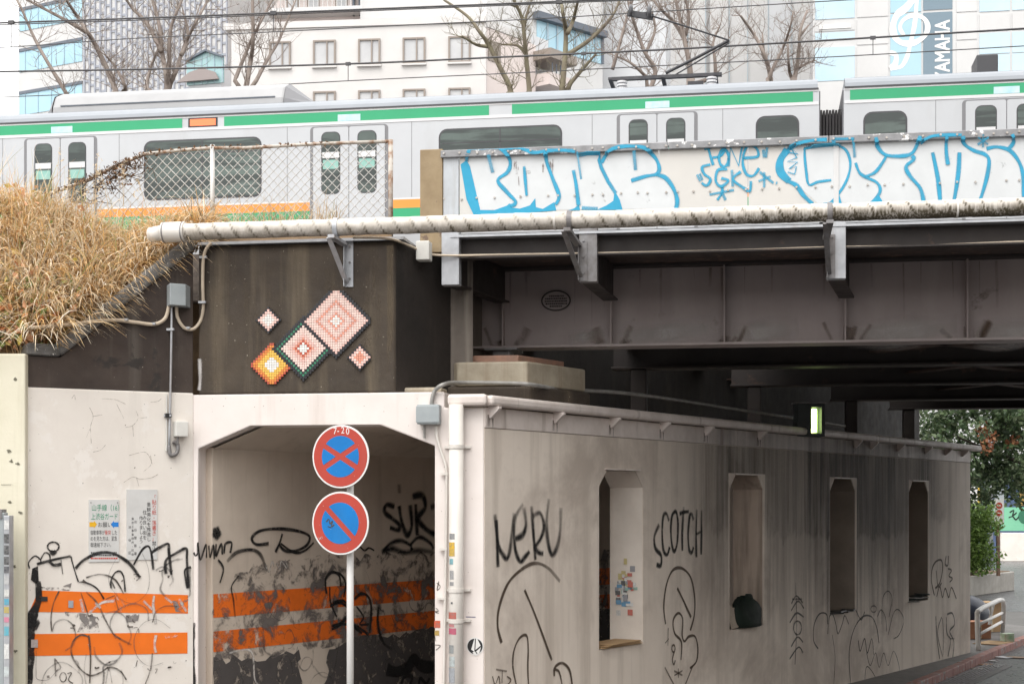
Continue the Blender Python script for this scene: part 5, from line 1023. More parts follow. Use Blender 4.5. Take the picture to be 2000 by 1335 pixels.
# ------------------------------------------------------------------ dry grass on the embankment
gm = vcol('dry_grass_blade', .65, .3, .35)
gr_ = MB()
def slope_pt(a, b):
    a = max(0, min(.9999, a)) * (nc - 1); i = int(a); f = a - i; b = max(0, min(.9999, b)) * 6; j = int(b); h = b - j
    lo_ = SL[i][j] * (1 - f) + SL[i + 1][j] * f; hi_ = SL[i][j + 1] * (1 - f) + SL[i + 1][j + 1] * f; return lo_ * (1 - h) + hi_ * h
straw = [(.74, .53, .28), (.70, .46, .20), (.66, .49, .29), (.74, .60, .41), (.58, .40, .21), (.80, .70, .54), (.50, .32, .15), (.62, .43, .23), (.72, .58, .40), (.36, .36, .16), (.82, .74, .61), (.30, .20, .11)]
def blade(p, L, lean, w, col, droop):
    pts = []; n = 6; d = Vector(lean); up = Vector((0, 0, 1)); sd = d.cross(up); sd = sd.normalized() if sd.length > .01 else Vector((1, 0, 0))
    sd = (sd + Vector((RN.gauss(0, .5), RN.gauss(0, .5), RN.gauss(0, .3)))).normalized()
    q = Vector(p); dirn = (up * 1.0 + d * .45).normalized(); vs_ = []
    for i in range(n):
        t = i / (n - 1); ww = w * (1 - t) ** .7 * .5 + .0006
        vs_ += [q - sd * ww, q + sd * ww]; dirn = (dirn + d * droop * .35 + Vector((0, 0, -1)) * droop * t * .55).normalized(); q = q + dirn * (L / (n - 1))
    k = RN.uniform(.78, 1.2); c = (col[0] * k, col[1] * k, col[2] * k)
    gr_.add(vs_, [(2 * i, 2 * i + 1, 2 * i + 3, 2 * i + 2) for i in range(n - 1)], c)
for _ in range(640):           # tussocks
    a, b = RN.uniform(.10, .735), RN.random() ** .8
    p = slope_pt(a, b); base = RN.choice(straw); ln = Vector((RN.gauss(.45, .5), RN.gauss(-.8, .45), 0)); big = RN.uniform(.55, 1.0)
    big *= (1.0 - .40 * b) * (.72 if a > .5 else 1.1)
    for _ in range(26):
        c = base if RN.random() < .6 else RN.choice(straw)
        l2 = ln + Vector((RN.gauss(0, .55), RN.gauss(0, .5), 0))
        blade(p + Vector((RN.gauss(0, .05), RN.gauss(0, .05), -.02)), big * RN.uniform(.45, 1.1), l2 * .6, RN.uniform(.008, .019), c, RN.uniform(.5, 2.0))
for _ in range(1500):         # broad pale arching blades over the rest
    a, b = RN.uniform(.12, .72), RN.random() ** 1.2; p = slope_pt(a, b)
    blade(p + Vector((0, 0, .02)), RN.uniform(.45, .95) * (1 - .4 * b) * (.75 if a > .5 else 1), (RN.gauss(.45, .5), RN.gauss(-.7, .4), 0), RN.uniform(.013, .026), RN.choice(((.88, .79, .64), (.84, .70, .50), (.80, .62, .38), (.74, .50, .24), (.90, .84, .72), (.66, .40, .16))), RN.uniform(.8, 2.2))
for _ in range(210):         # blades hanging over the coping
    p = slope_pt(RN.uniform(.30, .715), RN.uniform(0, .12)); blade(p + Vector((0, -.02, .06)), RN.uniform(.35, .85), (RN.gauss(.6, .4), RN.gauss(-.9, .3), 0), RN.uniform(.008, .020), RN.choice(((.86, .76, .60), (.74, .54, .30), (.80, .66, .46), (.60, .38, .17))), RN.uniform(1.2, 2.6))
for _ in range(620):         # thin upright blades and wisps along the crest
    a, b = RN.uniform(.12, .66), RN.uniform(.25, 1); p = slope_pt(a, b)
    blade(p, RN.uniform(.4, .95) * (.6 if a > .45 else 1), (RN.gauss(.1, .35), RN.gauss(-.1, .3), 0), RN.uniform(.004, .010), RN.choice(((.90, .82, .68), (.84, .70, .50), (.76, .52, .26), (.45, .45, .20), (.70, .36, .16))), RN.uniform(.1, .6))
for _ in range(520):          # short turf in front of the fence
    p = slope_pt(RN.uniform(.70, .93), RN.uniform(.3, 1)); blade(p, RN.uniform(.12, .42), (RN.gauss(0, .5), RN.gauss(-.3, .4), 0), RN.uniform(.003, .007), RN.choice(straw), RN.uniform(.2, 1.1))
tag(gr_.build('dry_grass', gm), 'tall golden dry grass spilling over the sloping dark coping', None, None, 'stuff')
st2 = MB()
for _ in range(30):          # tall seed stalks
    p = slope_pt(RN.uniform(.10, .62), RN.uniform(.2, 1)); L = RN.uniform(.5, 1.0); q = p + Vector((RN.gauss(0, .1), RN.gauss(-.05, .1), L)); st2.tube([p, p * .5 + q * .5 + Vector((.02, 0, .03)), q], [.003, .0025, .0015], 4, col=(.62, .5, .33))
    for k in range(14): leaf(st2, q - Vector((RN.gauss(0, .02), RN.gauss(0, .02), k * .018)), RN.uniform(.02, .045), (.66, .54, .38))
tag(st2.build('seed_stalks', gm), 'thin pale seed stalks rising above the dry grass', None, None, 'stuff')
wl = MB()
for _ in range(1100):
    a = RN.triangular(.10, .52, .22); b = abs(RN.gauss(0, .16)) if RN.random() < .65 else RN.random(); p = slope_pt(a, b)
    leaf(wl, p + Vector((RN.gauss(0, .05), RN.uniform(-.3, 0), abs(RN.gauss(.12, .14)))), RN.uniform(.04, .13), RN.choice(((.55, .22, .10), (.50, .27, .16), (.62, .34, .20), (.50, .40, .10), (.22, .26, .08), (.60, .45, .16), (.16, .22, .07))))
tag(wl.build('autumn_weeds', vt), 'red and yellow autumn weed leaves among the dry grass', None, None, 'stuff')

# ------------------------------------------------------------------ train
DT = 23.0; zr = TF.z(700, 212, DT)
steel = surf('brushed_train_steel', (.50, .515, .535), (.455, .47, .49), .7, streak=(.40, .40, .40), s_lo=.55, s_hi=.8, s_amt=.45, s_scl=(2.2, 2.2, .5), rough=.42, metal=.12, bump=0, spec=.5)
steel2 = surf('train_door_steel', (.50, .515, .535), (.46, .475, .495), .7, rough=.45, metal=.12, bump=0)
roofm = surf('train_roof_grey', (.125, .14, .165), (.105, .12, .14), 1.5, rough=.6, bump=.03); cantm = surf('train_cant_rail', (.30, .32, .35), (.27, .29, .315), 1, rough=.45, metal=.1, bump=0)
greenm = surf('train_green', (.035, .36, .17), (.033, .33, .155), 1, rough=.4, bump=0); orangem = surf('train_orange', (.86, .30, .055), (.82, .28, .05), 1, rough=.4, bump=0)
whitem = surf('train_white_trim', (.66, .66, .67), rough=.35, bump=0); seamg = surf('train_grey_seam', (.20, .20, .21), rough=.5, bump=0); seamd = surf('train_dark_seam', (.06, .06, .065), rough=.5, bump=0)
glassm = surf('train_window_glass', (.04, .055, .05), (.10, .135, .12), .9, .35, .65, streak=(.02, .028, .026), s_lo=.48, s_hi=.56, s_amt=.85, s_scl=(.5, .5, 5.5), rough=.05, bump=0, spec=.5)
grubber = surf('rubber_gangway', (.035, .033, .035), (.05, .046, .047), 4, rough=.7, bump=.3)
def rrect(u0, u1, z0, z1, r, n=5):
    o = []
    for cx, cz, a0 in ((u1 - r, z1 - r, 0), (u0 + r, z1 - r, 90), (u0 + r, z0 + r, 180), (u1 - r, z0 + r, 270)):
        o += [(cx + r * math.cos(math.radians(a0 + 90 * k / n)), cz + r * math.sin(math.radians(a0 + 90 * k / n))) for k in range(n + 1)]
    return o
def extrude_profile(mb, prof, ua, ub):
    n = len(prof); mb.add([TF.pt(ua, DT + v, zr + z) for v, z in prof] + [TF.pt(ub, DT + v, zr + z) for v, z in prof], [tuple(range(n)), tuple(range(n, 2 * n))[::-1]] + [(i, n + i, n + (i + 1) % n, (i + 1) % n) for i in range(n)])
    return mb
def train_car(ua, ub, label, doors, wins, gaps, stick, led=None):
    t = thing('train_car', label, 'train', TF.pt((ua + ub) / 2, DT + 1.47, 5.57), 'train cars on the bridge')
    near = [(.05, -2.35), (0, -1.95), (0, 0.0)]; body = near + [(2.95 - v, z) for v, z in near[::-1]]
    bo_ = extrude_profile(MB(), body, ua, ub).build('body', steel, t)
    cant = [(-.006, 0.014), (.004, .07), (.04, .125), (.11, .165), (.2, .19)]
    extrude_profile(MB(), [(0.0, .0125)] + cant + [(2.95 - v, z) for v, z in cant[::-1]] + [(2.95, .0125)], ua + .02, ub - .02).build('cant_rail', cantm, t, smooth=False)
    rf = [(.19, .185), (.35, .235), (.8, .275), (1.475, .29)]
    extrude_profile(MB(), [(.21, .16)] + rf + [(2.95 - v, z) for v, z in rf[:-1][::-1]] + [(2.74, .16)], ua + .12, ub - .12).build('roof', roofm, t)
    MB().box(TF, ua + .01, ub - .01, DT - .018, DT - .0005, zr - .012, zr + .012).build('rain_gutter', seamd, t)
    MB().box(TF, ua + .01, ub - .01, DT - .008, DT - .0005, zr - .036, zr - .0125).build('trim_strip', whitem, t); MB().box(TF, ua + .01, ub - .01, DT - .008, DT - .0005, zr - .235, zr - .19).build('trim_strip', whitem, t)
    cuts = sorted([(ua + .0, ua + .09)] + gaps + [(ub - .09, ub)]); x = None
    for (g0, g1), (h0, h1) in zip(cuts[:-1], cuts[1:]): MB().box(TF, g1, h0, DT - .006, DT - .0005, zr - .189, zr - .038).build('green_band', greenm, t)
    for c in stick: MB().box(TF, c - .18, c + .18, DT - .008, DT - .0062, zr - .185, zr - .085).build('sticker', surf('pale_blue_sticker', (.42, .66, .78), (.6, .74, .8), 8, rough=.4, bump=0), t)
    for (d0, d1) in doors:
        dm = (d0 + d1) / 2; f = MB().slab(TF, [rrect(d0 - .05, d1 + .05, zr - 2.3, zr - .255, .06)], DT - .004, DT - .0004).build('door_frame', seamg, t)
        for a, b in ((d0, dm - .006), (dm + .006, d1)):
            lfm = MB().slab(TF, [rrect(a, b, zr - 2.29, zr - .275, .03)], DT - .012, DT - .0042).build('door', steel2, t, bevel=.003)
            MB().slab(TF, [rrect(a + .13, b - .13, zr - 1.31, zr - .345, .09)], DT - .0145, DT - .0122).build('door_window_rim', seamd, lfm)
            MB().slab(TF, [rrect(a + .145, b - .145, zr - 1.295, zr - .36, .08)], DT - .0165, DT - .0147).build('door_window', glassm, lfm)
            MB().box(TF, a + .15, b - .15, DT - .018, DT - .0167, zr - .75, zr - .66).build('sticker', whitem, lfm); MB().box(TF, a + .16, b - .16, DT - .018, DT - .0167, zr - .92, zr - .78).build('sticker', surf('door_sticker_teal', (.2, .42, .36), (.3, .5, .45), 9, rough=.4, bump=0), lfm)
    for (w0, w1) in wins:
        w_ = MB().slab(TF, [rrect(w0, w1, zr - 1.31, zr - .37, .13)], DT - .005, DT - .0005).build('window', seamd, t)
        MB().slab(TF, [rrect(w0 + .025, w1 - .025, zr - 1.285, zr - .395, .11)], DT - .0075, DT - .0052).build('pane', glassm, w_)
        if w1 - w0 > 1.2:
            MB().box(TF, (w0 + w1) / 2 - .01, (w0 + w1) / 2 + .01, DT - .0095, DT - .0077, zr - 1.28, zr - .40).build('mullion', seamd, w_); MB().box(TF, w0 + .05, w1 - .05, DT - .0095, DT - .0077, zr - .60, zr - .585).build('mullion', seamd, w_)
    for d0, d1 in doors:
        for e in (d0 - .42, d1 + .42):
            if ua + .2 < e < ub - .2: MB().box(TF, e - .004, e + .004, DT - .0015, DT - .0002, zr - 1.39, zr - .24).build('panel_seam', seamg, t)
    dz = sorted(doors); segs = [ua + .1] + [q for d in dz for q in (d[0] - .06, d[1] + .06)] + [ub - .1]
    for a, b in zip(segs[::2], segs[1::2]):
        MB().box(TF, a, b, DT - .006, DT - .0005, zr - 1.555, zr - 1.425).build('orange_stripe', orangem, t); MB().box(TF, a, b, DT - .006, DT - .0005, zr - 1.80, zr - 1.556).build('green_stripe', greenm, t); MB().box(TF, a, b, DT - .005, DT - .0005, zr - 1.424, zr - 1.40).build('trim_strip', whitem, t)
    if led: MB().box(TF, led[0], led[1], DT - .008, DT - .0005, zr - .185, zr - .04).build('destination_sign', surf('sign_surround', (.03, .03, .03), rough=.3, bump=0), t); MB().box(TF, led[0] + .03, led[1] - .03, DT - .010, DT - .0082, zr - .165, zr - .06).build('sign_display', glow('led_orange', (.9, .16, .06), .55), t)
    for c in (ua + 3.0, ub - 3.0):
        bg2 = MB().box(TF, c - 1.5, c + 1.5, DT + .35, DT + 2.6, 5.95, 6.30).build('bogie', grubber, t)
        for du in (-1.05, 1.05):
            for dv in (.9, 1.97): p = TF.pt(c + du, DT + dv, 6.0); MB().tube([p - Vector((TF.b.x, TF.b.y, 0)) * .06, p + Vector((TF.b.x, TF.b.y, 0)) * .06], .43, 20).build('wheel', M_galvd, bg2)
    return t
D = lambda x: TF.u(x, DT)
e1 = D(1600); s1 = e1 - 19.5
drs = [(D(53), D(184)), (D(612), D(752)), (D(1211), D(1356))]; pitch = (sum(drs[1]) - sum(drs[0])) / 2; dw = drs[1][1] - drs[1][0]
d4 = sum(drs[0]) / 2 - pitch; drs = [(d4 - dw / 2, d4 + dw / 2)] + drs
wn_ = [(D(281), D(511)), (D(857), D(1098)), (D(1476), D(1561)), (d4 + pitch / 2 - .92, d4 + pitch / 2 + .92), (s1 + .35, s1 + 1.05)]
car1 = train_car(s1, e1, 'silver train car with green band, roof unit and pantograph', drs, wn_, [(D(356), D(438)), (D(955), D(1000))], [D(121), D(682), D(1284), d4], (D(368), D(425)))
s2 = D(1648); e2 = s2 + 19.5; dd0 = D(1966); drs2 = [(dd0 + k * pitch - dw / 2, dd0 + k * pitch + dw / 2) for k in range(4)]
car2 = train_car(s2, e2, 'silver train car with green band at the right edge of the picture', drs2, [(D(1686), D(1772))] + [(dd0 + (k + .5) * pitch - .92, dd0 + (k + .5) * pitch + .92) for k in range(3)], [], [q[0] + dw / 2 for q in drs2])
# gangway, roof unit, pantograph of the first car
m = MB(); ng = 7
for k in range(ng): m.box(TF, e1 + .02 + k * (s2 - e1 - .04) / ng, e1 + .02 + (k + .75) * (s2 - e1 - .04) / ng, DT + .3 + .03 * (k % 2), DT + 2.5, zr - 2.2, zr - .24)
m.build('gangway', grubber, car1)
for e in (e1 - .002, s2 - .018): MB().box(TF, e, e + .02, DT + .06, DT + 2.9, zr - 2.2, zr - .02).build('car_end', surf('car_end_grey', (.16, .16, .17), rough=.5), car1 if e < e1 else car2)
uc0, uc1 = TF.u(100, DT + .8), TF.u(618, DT + .8); zc = TF.z(400, 170, DT + .8) - zr
pr_ = [(.5, .2), (.52, zc * .55), (.62, zc * .85), (.85, zc), (2.1, zc), (2.33, zc * .85), (2.43, zc * .55), (2.45, .2)]
extrude_profile(MB(), pr_, uc0 + .15, uc1 - .45).build('roof_unit', surf('roof_unit_white', (.36, .36, .365), (.33, .33, .335), 2, rough=.45, bump=0), car1, bevel=.04)
n = len(pr_)
for a_, b_, k in ((uc1 - .45, uc1 - .05, 1), (uc0 + .15, uc0, -1)):
    v = [TF.pt(a_, DT + p[0], zr + p[1]) for p in pr_] + [TF.pt(b_, DT + 1.475 + (p[0] - 1.475) * .93, zr + .2 + (p[1] - .2) * (.35 if k > 0 else .3)) for p in pr_]
    MB().add(v, [tuple(range(n, 2 * n))] + [(i, (i + 1) % n, n + (i + 1) % n, n + i) for i in range(n)]).build('roof_unit_end', surf('roof_unit_grey', (.20, .20, .21), rough=.5, bump=0), car1)
MB().box(TF, uc0 + .3, uc1 - .6, DT + .512, DT + .53, zr + zc * .56, zr + zc * .59).build('seam', roofm, car1)
DP = DT + 1.2; pf = lambda x, y, d=DP: TF.hit(x, y, d)
iron = surf('pantograph_iron', (.05, .05, .055), (.08, .08, .085), 8, rough=.5, metal=.4, bump=0)
pb = MB(); zb2 = zr + .40
for d in (DT + .55, DT + 2.0): pb.box(TF, TF.u(1195, d), TF.u(1410, d), d - .04, d + .04, zb2, zb2 + .05)
for x in (1200, 1300, 1400): pb.box(TF, TF.u(x, DP) - .03, TF.u(x, DP) + .03, DT + .5, DT + 2.05, zb2 + .01, zb2 + .045)
pg = pb.build('pantograph', iron, car1)
for x in (1215, 1390):
    for d in (DT + .55, DT + 2.0): p = TF.pt(TF.u(x, d), d, 0); [MB().tube([(p.x, p.y, zr + .26 + k * .05), (p.x, p.y, zr + .285 + k * .05)], .08, 14).build('insulator', whitem, pg) for k in range(3)]
MB().tube([pf(1300, 143, DT + 1.3), pf(1362, 112, DT + 1.3), pf(1424, 79, DT + 1.3)], .024, 10).build('lower_arm', iron, pg); MB().tube([pf(1316, 148, DT + 1.3), pf(1424, 84, DT + 1.3)], .012, 8).build('control_rod', iron, pg)
for o_ in (-.12, .12): MB().tube([pf(1424, 79, DT + 1.3 + o_), pf(1340, 52, DT + 1.3 + o_ * 2), pf(1262, 28, DT + 1.3 + o_ * 3)], .014, 8).build('upper_arm', iron, pg)
for x, y in ((1232, 14), (1268, 16)): a_ = pf(x, y, DT + .45); c_ = pf(x, y + 2, DT + 2.2); MB().tube(smooth_path([pf(x, y + 18, DT + .3), a_, c_, pf(x, y + 14, DT + 2.4)], 5), .035, 8).build('collector_strip', iron, pg, smooth=True)
MB().bar(pf(1226, 26, DT + 1.0), pf(1276, 34, DT + 1.0), .05, .09).build('head_frame', iron, pg); MB().bar(pf(1226, 26, DT + 1.6), pf(1276, 34, DT + 1.6), .05, .09).build('head_frame', iron, pg)
MB().box(TF, TF.u(1345, DP), TF.u(1375, DP), DT + .9, DT + 1.4, zr + .27, zr + .44).build('arm_base', iron, pg)
MB().box(TF, TF.u(1902, DP), TF.u(1944, DP), DT + .9, DT + 1.5, zr + .27, TF.z(1920, 117, DP)).build('roof_box', seamd, car2, bevel=.02)

# ------------------------------------------------------------------ overhead wires
wirem = surf('overhead_wire', (.06, .06, .065), (.09, .085, .085), 6, rough=.5, metal=.3, bump=0)
def catenary(label, d, mess, cont, drops, r1, r2, double=False):
    t = thing('overhead_wire', label, 'wire', TF.hit(*cont[len(cont) // 2], d), 'overhead wires above the tracks')
    MB().tube(smooth_path([TF.hit(x, y, d) for x, y in mess], 8), r1, 6).build('messenger_wire', wirem, t)
    if double: MB().tube(smooth_path([TF.hit(x, y + 3.2 + (x < 600) * .5, d) for x, y in mess], 8), r1 * .6, 6).build('messenger_wire', wirem, t)
    MB().tube(smooth_path([TF.hit(x, y, d) for x, y in cont], 8), r2, 6).build('contact_wire', wirem, t)
    for x, ya_, yb_ in drops:
        MB().tube([TF.hit(x, ya_, d), TF.hit(x, yb_, d)], .008, 5).build('dropper', wirem, t); MB().cbox(TF.hit(x, ya_, d), .10, .05, .06, -.16).build('dropper_clamp', wirem, t)
catenary('upper pair of overhead wires touching the train pantograph', DT + 1.4, [(-400, 58), (0, 45), (350, 33), (700, 19), (1050, 5), (1400, -10), (2100, -42), (2400, -58)], [(-400, 112), (20, 92), (250, 76), (525, 63), (800, 49), (1050, 37), (1300, 22), (1660, 0), (2100, -24), (2400, -40)], [(22, 44, 91), (534, 26, 62), (1092, 4, 34)], .015, .008, True)
catenary('lower pair of overhead wires crossing behind the train', 30.0, [(-400, 146), (0, 140), (300, 135), (680, 125), (950, 113), (1300, 97), (1700, 74), (2000, 56), (2400, 30)], [(-400, 206), (0, 190), (350, 176), (680, 158), (1000, 143), (1300, 128), (1650, 110), (2000, 90), (2400, 66)], [(680, 125, 158), (1140, 105, 136), (1705, 74, 106)], .019, .010)

# ------------------------------------------------------------------ bare trees behind the railway
bark = surf('grey_brown_bark', (.27, .225, .195), (.21, .17, .15), 4, streak=(.33, .285, .25), s_lo=.5, s_hi=.7, rough=.85, bump=.5)  # bark lightened, distance haze put into the colour
barkg = surf('mossy_bark', (.20, .18, .115), (.16, .13, .10), 4, rough=.85, bump=.5)
def bare_tree(label, Y, limbs, mat=bark, tw=1.0, r0=9):
    x0, y0 = limbs[0][0]; base = at(x0, y0, Y); t = thing('bare_tree', label, 'tree', (base.x, base.y, ZR), 'bare trees behind the railway')
    px_ = Y / F
    MB().tube([(base.x, base.y, ZR), (base.x + .05, base.y, base.z * .5), (base.x, base.y, base.z + .02)], [px_ * r0 * 1.7, px_ * r0 * 1.3, px_ * r0 * 1.05], 9).build('trunk', mat, t, smooth=True)
    cr = MB()
    def twig(p, d, L, r, lv):
        n = 4; pts = [p]; q = Vector(p); dd = Vector(d)
        for i in range(n): dd = (dd + Vector((RN.gauss(0, .18), RN.gauss(0, .18), .10 + RN.gauss(0, .12)))).normalized(); q = q + dd * (L / n); pts.append(Vector(q))
        cr.tube(pts, [r * (1 - .75 * i / n) for i in range(n + 1)], 5 if lv else 4, cap=False)
        if lv < 2:
            for _ in range(RN.randint(3, 5) if lv == 0 else RN.randint(2, 3)):
                k = RN.randint(1, n); ax = Vector((RN.gauss(0, 1), RN.gauss(0, .8), RN.gauss(.35, .6))).normalized(); twig(pts[k], (dd * .8 + ax).normalized(), L * RN.uniform(.4, .7), r * .5, lv + 1)
    for li, l in enumerate(limbs):
        off = 0; dep = [Y + (0 if li == 0 else RN.uniform(-.3, .3)) + i * RN.uniform(-.12, .12) for i in range(len(l))]
        pts = smooth_path([at(x, y, dd_) for (x, y), dd_ in zip(l, dep)], 4) if len(l) > 2 else [at(x, y, dd_) for (x, y), dd_ in zip(l, dep)]
        rr0 = r0 * (1 if li == 0 else .72); n = len(pts)
        if li: pts = [at(x0, y0 + 12, Y)] + pts if l[0][1] > y0 - 45 else pts
        n = len(pts); cr.tube(pts, [px_ * rr0 * .74 * (1 - .6 * i / (n - 1)) for i in range(n)], 8, cap=True)
        for i in range(1, n):
            for _ in range(RN.choice((1, 1, 2)) if tw >= 1 else RN.choice((0, 1, 1, 2))):
                d = (pts[i] - pts[i - 1]).normalized(); ax = Vector((RN.gauss(0, 1), RN.gauss(0, .8), RN.gauss(.2, .5))).normalized()
                twig(pts[i], (d * .7 + ax).normalized(), px_ * RN.uniform(35, 95) * tw, px_ * .95, 0)
    cr.build('crown', mat, t, smooth=True)
z1 = lambda L: [(x * .35, y * .35) for x, y in L]
z2 = lambda L: [(650 + x * .35, y * .35) for x, y in L]
z3 = lambda L: [(1300 + x * .35, y * .35) for x, y in L]
bare_tree('leaning thin bare tree nearest the left edge of the picture', 40, [z1([(372, 530), (360, 505), (255, 330), (190, 210), (115, 40), (60, -60)])], r0=6, tw=.8)
bare_tree('bare tree leaning left before the gridded facade', 41, [z1([(645, 520), (640, 490), (590, 370), (520, 230), (480, 170), (430, 90), (370, 0), (330, -80)]), z1([(480, 180), (360, 110), (190, 20), (120, -20)]), z1([(700, 500), (690, 460), (640, 370), (590, 310)])], r0=8)
bare_tree('spreading bare tree with many limbs before the gridded facade', 39, [z1([(930, 520), (935, 470), (925, 400), (905, 300), (890, 150), (850, 0), (820, -100)]), z1([(940, 450), (945, 300), (955, 150), (1015, 0), (1030, -90)]), z1([(950, 470), (985, 390), (1010, 310), (1040, 230), (1100, 110), (1160, 0), (1190, -80)]), z1([(900, 290), (820, 130), (740, 50), (690, -30)]), z1([(820, 500), (820, 460), (850, 350), (900, 250)]), z1([(1010, 310), (1050, 200), (1020, 60)])], r0=9)
bare_tree('bare tree with three limbs at the left of the white building', 39.5, [z1([(1370, 500), (1380, 450), (1400, 330), (1412, 230), (1410, 0), (1420, -90)]), z1([(1310, 450), (1350, 350), (1400, 230), (1440, 150), (1520, 0), (1560, -80)]), z1([(1430, 450), (1500, 320), (1560, 220), (1650, 0)])], r0=8, tw=.9)
bare_tree('crooked bare tree at the right corner of the white building', 40, [z2([(990, 520), (985, 480), (930, 370), (870, 250), (820, 180), (750, 90), (620, 0)]), z2([(870, 260), (800, 250), (720, 200)])], barkg, r0=8, tw=.7)
bare_tree('forked bare tree right of the white building', 41, [z2([(1095, 520), (1095, 480), (1080, 330), (1070, 220), (1055, 100), (1010, 0), (990, -60)]), z2([(1068, 150), (1080, 90), (1110, 0)]), z2([(1075, 300), (1030, 255), (940, 250)])], barkg, r0=7.5, tw=.7)
bare_tree('greenish straight bare tree before the angled glass building', 40, [z2([(1280, 520), (1282, 470), (1295, 330), (1300, 180), (1285, 80), (1265, -40)]), z2([(1310, 185), (1340, 120), (1360, 40), (1380, -40)]), z2([(1320, 300), (1450, 210), (1560, 90), (1600, 0)]), z2([(1330, 460), (1400, 380), (1470, 300)])], barkg, r0=9, tw=.7)
bare_tree('bare tree with crossing limbs behind the pantograph', 38.5, [z2([(1760, 520), (1800, 400), (1740, 290), (1700, 180), (1660, 60), (1640, -50)]), z2([(1560, 390), (1600, 250), (1640, 100), (1690, -40)]), z2([(1750, 430), (1660, 350), (1570, 310)]), z2([(1745, 300), (1800, 150), (1740, 0)])], r0=7)
bare_tree('twiggy bare tree right of the pantograph head', 40, [z3([(140, 440), (130, 340), (100, 200), (70, 60), (40, -60)]), z3([(115, 240), (50, 130), (-40, 40), (-80, -20)]), z3([(110, 200), (130, 90), (100, -40)]), z3([(280, 430), (275, 330), (265, 240), (300, 150)])], r0=8, tw=1.1)
bare_tree('pruned bare tree with stubby forks above the train', 41, [z3([(580, 440), (580, 400), (540, 280), (490, 190), (420, 90)]), z3([(590, 400), (650, 280), (690, 170), (712, 70)]), z3([(545, 290), (540, 190)])], r0=7, tw=.7)
bare_tree('pruned bare tree nearest the joint between the train cars', 41.5, [z3([(715, 440), (730, 390), (745, 280), (750, 180), (790, 60)]), z3([(690, 400), (685, 320), (680, 210)]), z3([(735, 385), (780, 360), (832, 338)]), z3([(750, 200), (800, 140)])], r0=6.5, tw=.8)

# ------------------------------------------------------------------ buildings
pale = surf('pale_white_cladding', (.57, .565, .56), (.53, .525, .52), .4, rough=.6, bump=0); tilew = surf('white_tile_cladding', (.60, .58, .565), (.55, .53, .515), .5, rough=.5, bump=.05); pinkw = surf('pinkish_wall', (.66, .58, .55), (.6, .525, .5), .4, rough=.6, bump=0); greyw = surf('light_grey_cladding', (.56, .57, .585), (.52, .53, .545), .4, rough=.6, bump=0)
bglass = surf('pale_blue_glass', (.30, .50, .60), (.38, .57, .66), .25, .3, .7, rough=.08, bump=0, spec=.6); bglass2 = surf('very_pale_glass', (.40, .55, .64), (.48, .61, .68), .2, rough=.12, bump=0, spec=.5); tealg = surf('teal_glass', (.26, .42, .44), (.34, .5, .5), .4, rough=.1, bump=0, spec=.6)
winm = surf('grey_window_pane', (.42, .42, .43), (.52, .52, .52), .6, rough=.15, bump=0, spec=.5); framem = surf('bronze_window_frame', (.26, .22, .19), rough=.5, bump=0); finm = surf('pale_slate_fin', (.33, .345, .39), (.29, .305, .345), .5, rough=.5, bump=0); dkfin = surf('slate_blue_fin', (.13, .15, .18), (.10, .115, .14), .5, rough=.5, bump=0); mull = surf('blue_grey_mullion', (.34, .44, .50), rough=.4, bump=0)  # pale fin colour lightened to stand in for haze
def vpframe(x, Y, vx):
    """facade through column x at depth Y whose lines run to column vx on the horizon"""
    d = Vector(((vx - CX) / F, 1.0)); d = d if vx > 1000 else -d
    return Frame(((x - CX) / F * Y, Y), d)
def bx(fr, x0, x1, z0, z1, v0=0, v1=.05): return MB().box(fr, fr.u(x0), fr.u(x1), v0, v1, z0, z1)
# banded office at the far left
f1 = vpframe(165, 118, -4600); b = thing('office_building', 'office block with blue glass bands at the far left', 'building', f1.pt(f1.u(100), 8, ZR))
bx(f1, 36, 166, ZR, 60, 0, 16).build('wall', pale, b)
for yt, yb in ((8, 50), (89, 131), (173, 216), (256, 299), (-76, -34)):
    za, zb = f1.z(100, yt), f1.z(100, yb); w_ = bx(f1, 39, 161, zb, za, -.05, -.01).build('window_band', bglass, b)
    for x in (50, 75, 101, 126, 146): bx(f1, x, x + 1.1, zb, za, -.09, -.052).build('mullion', mull, w_)
    bx(f1, 38.5, 162, za - .08, za + .15, -.12, -.001).build('window_head', dkfin, w_)
# gridded facade
f2 = vpframe(300, 112, -9000); b = thing('office_building', 'tall office block with a dense grid of slate fins', 'building', f2.pt(f2.u(300), 6, ZR))
bx(f2, 162, 446, ZR, 58, 0, 14).build('wall', pale, b)
xs = [164 + i * 10.3 for i in range(28)]
for i, x in enumerate(xs): bx(f2, x, x + 3.0, f2.z(300, 300), f2.z(300, -160), -.10, -.003).build('fin', finm, b)
rg = MB()
for i, x in enumerate(xs[:-1]):
    y = 260 + (i % 3) * 8
    while y > -150: rg.box(f2, f2.u(x + 3.1), f2.u(x + 10.2), -.06, -.002, f2.z(300, y), f2.z(300, y - 4.5)); y -= 22
tag(rg.build('fin_rungs', finm, b), kind='stuff')
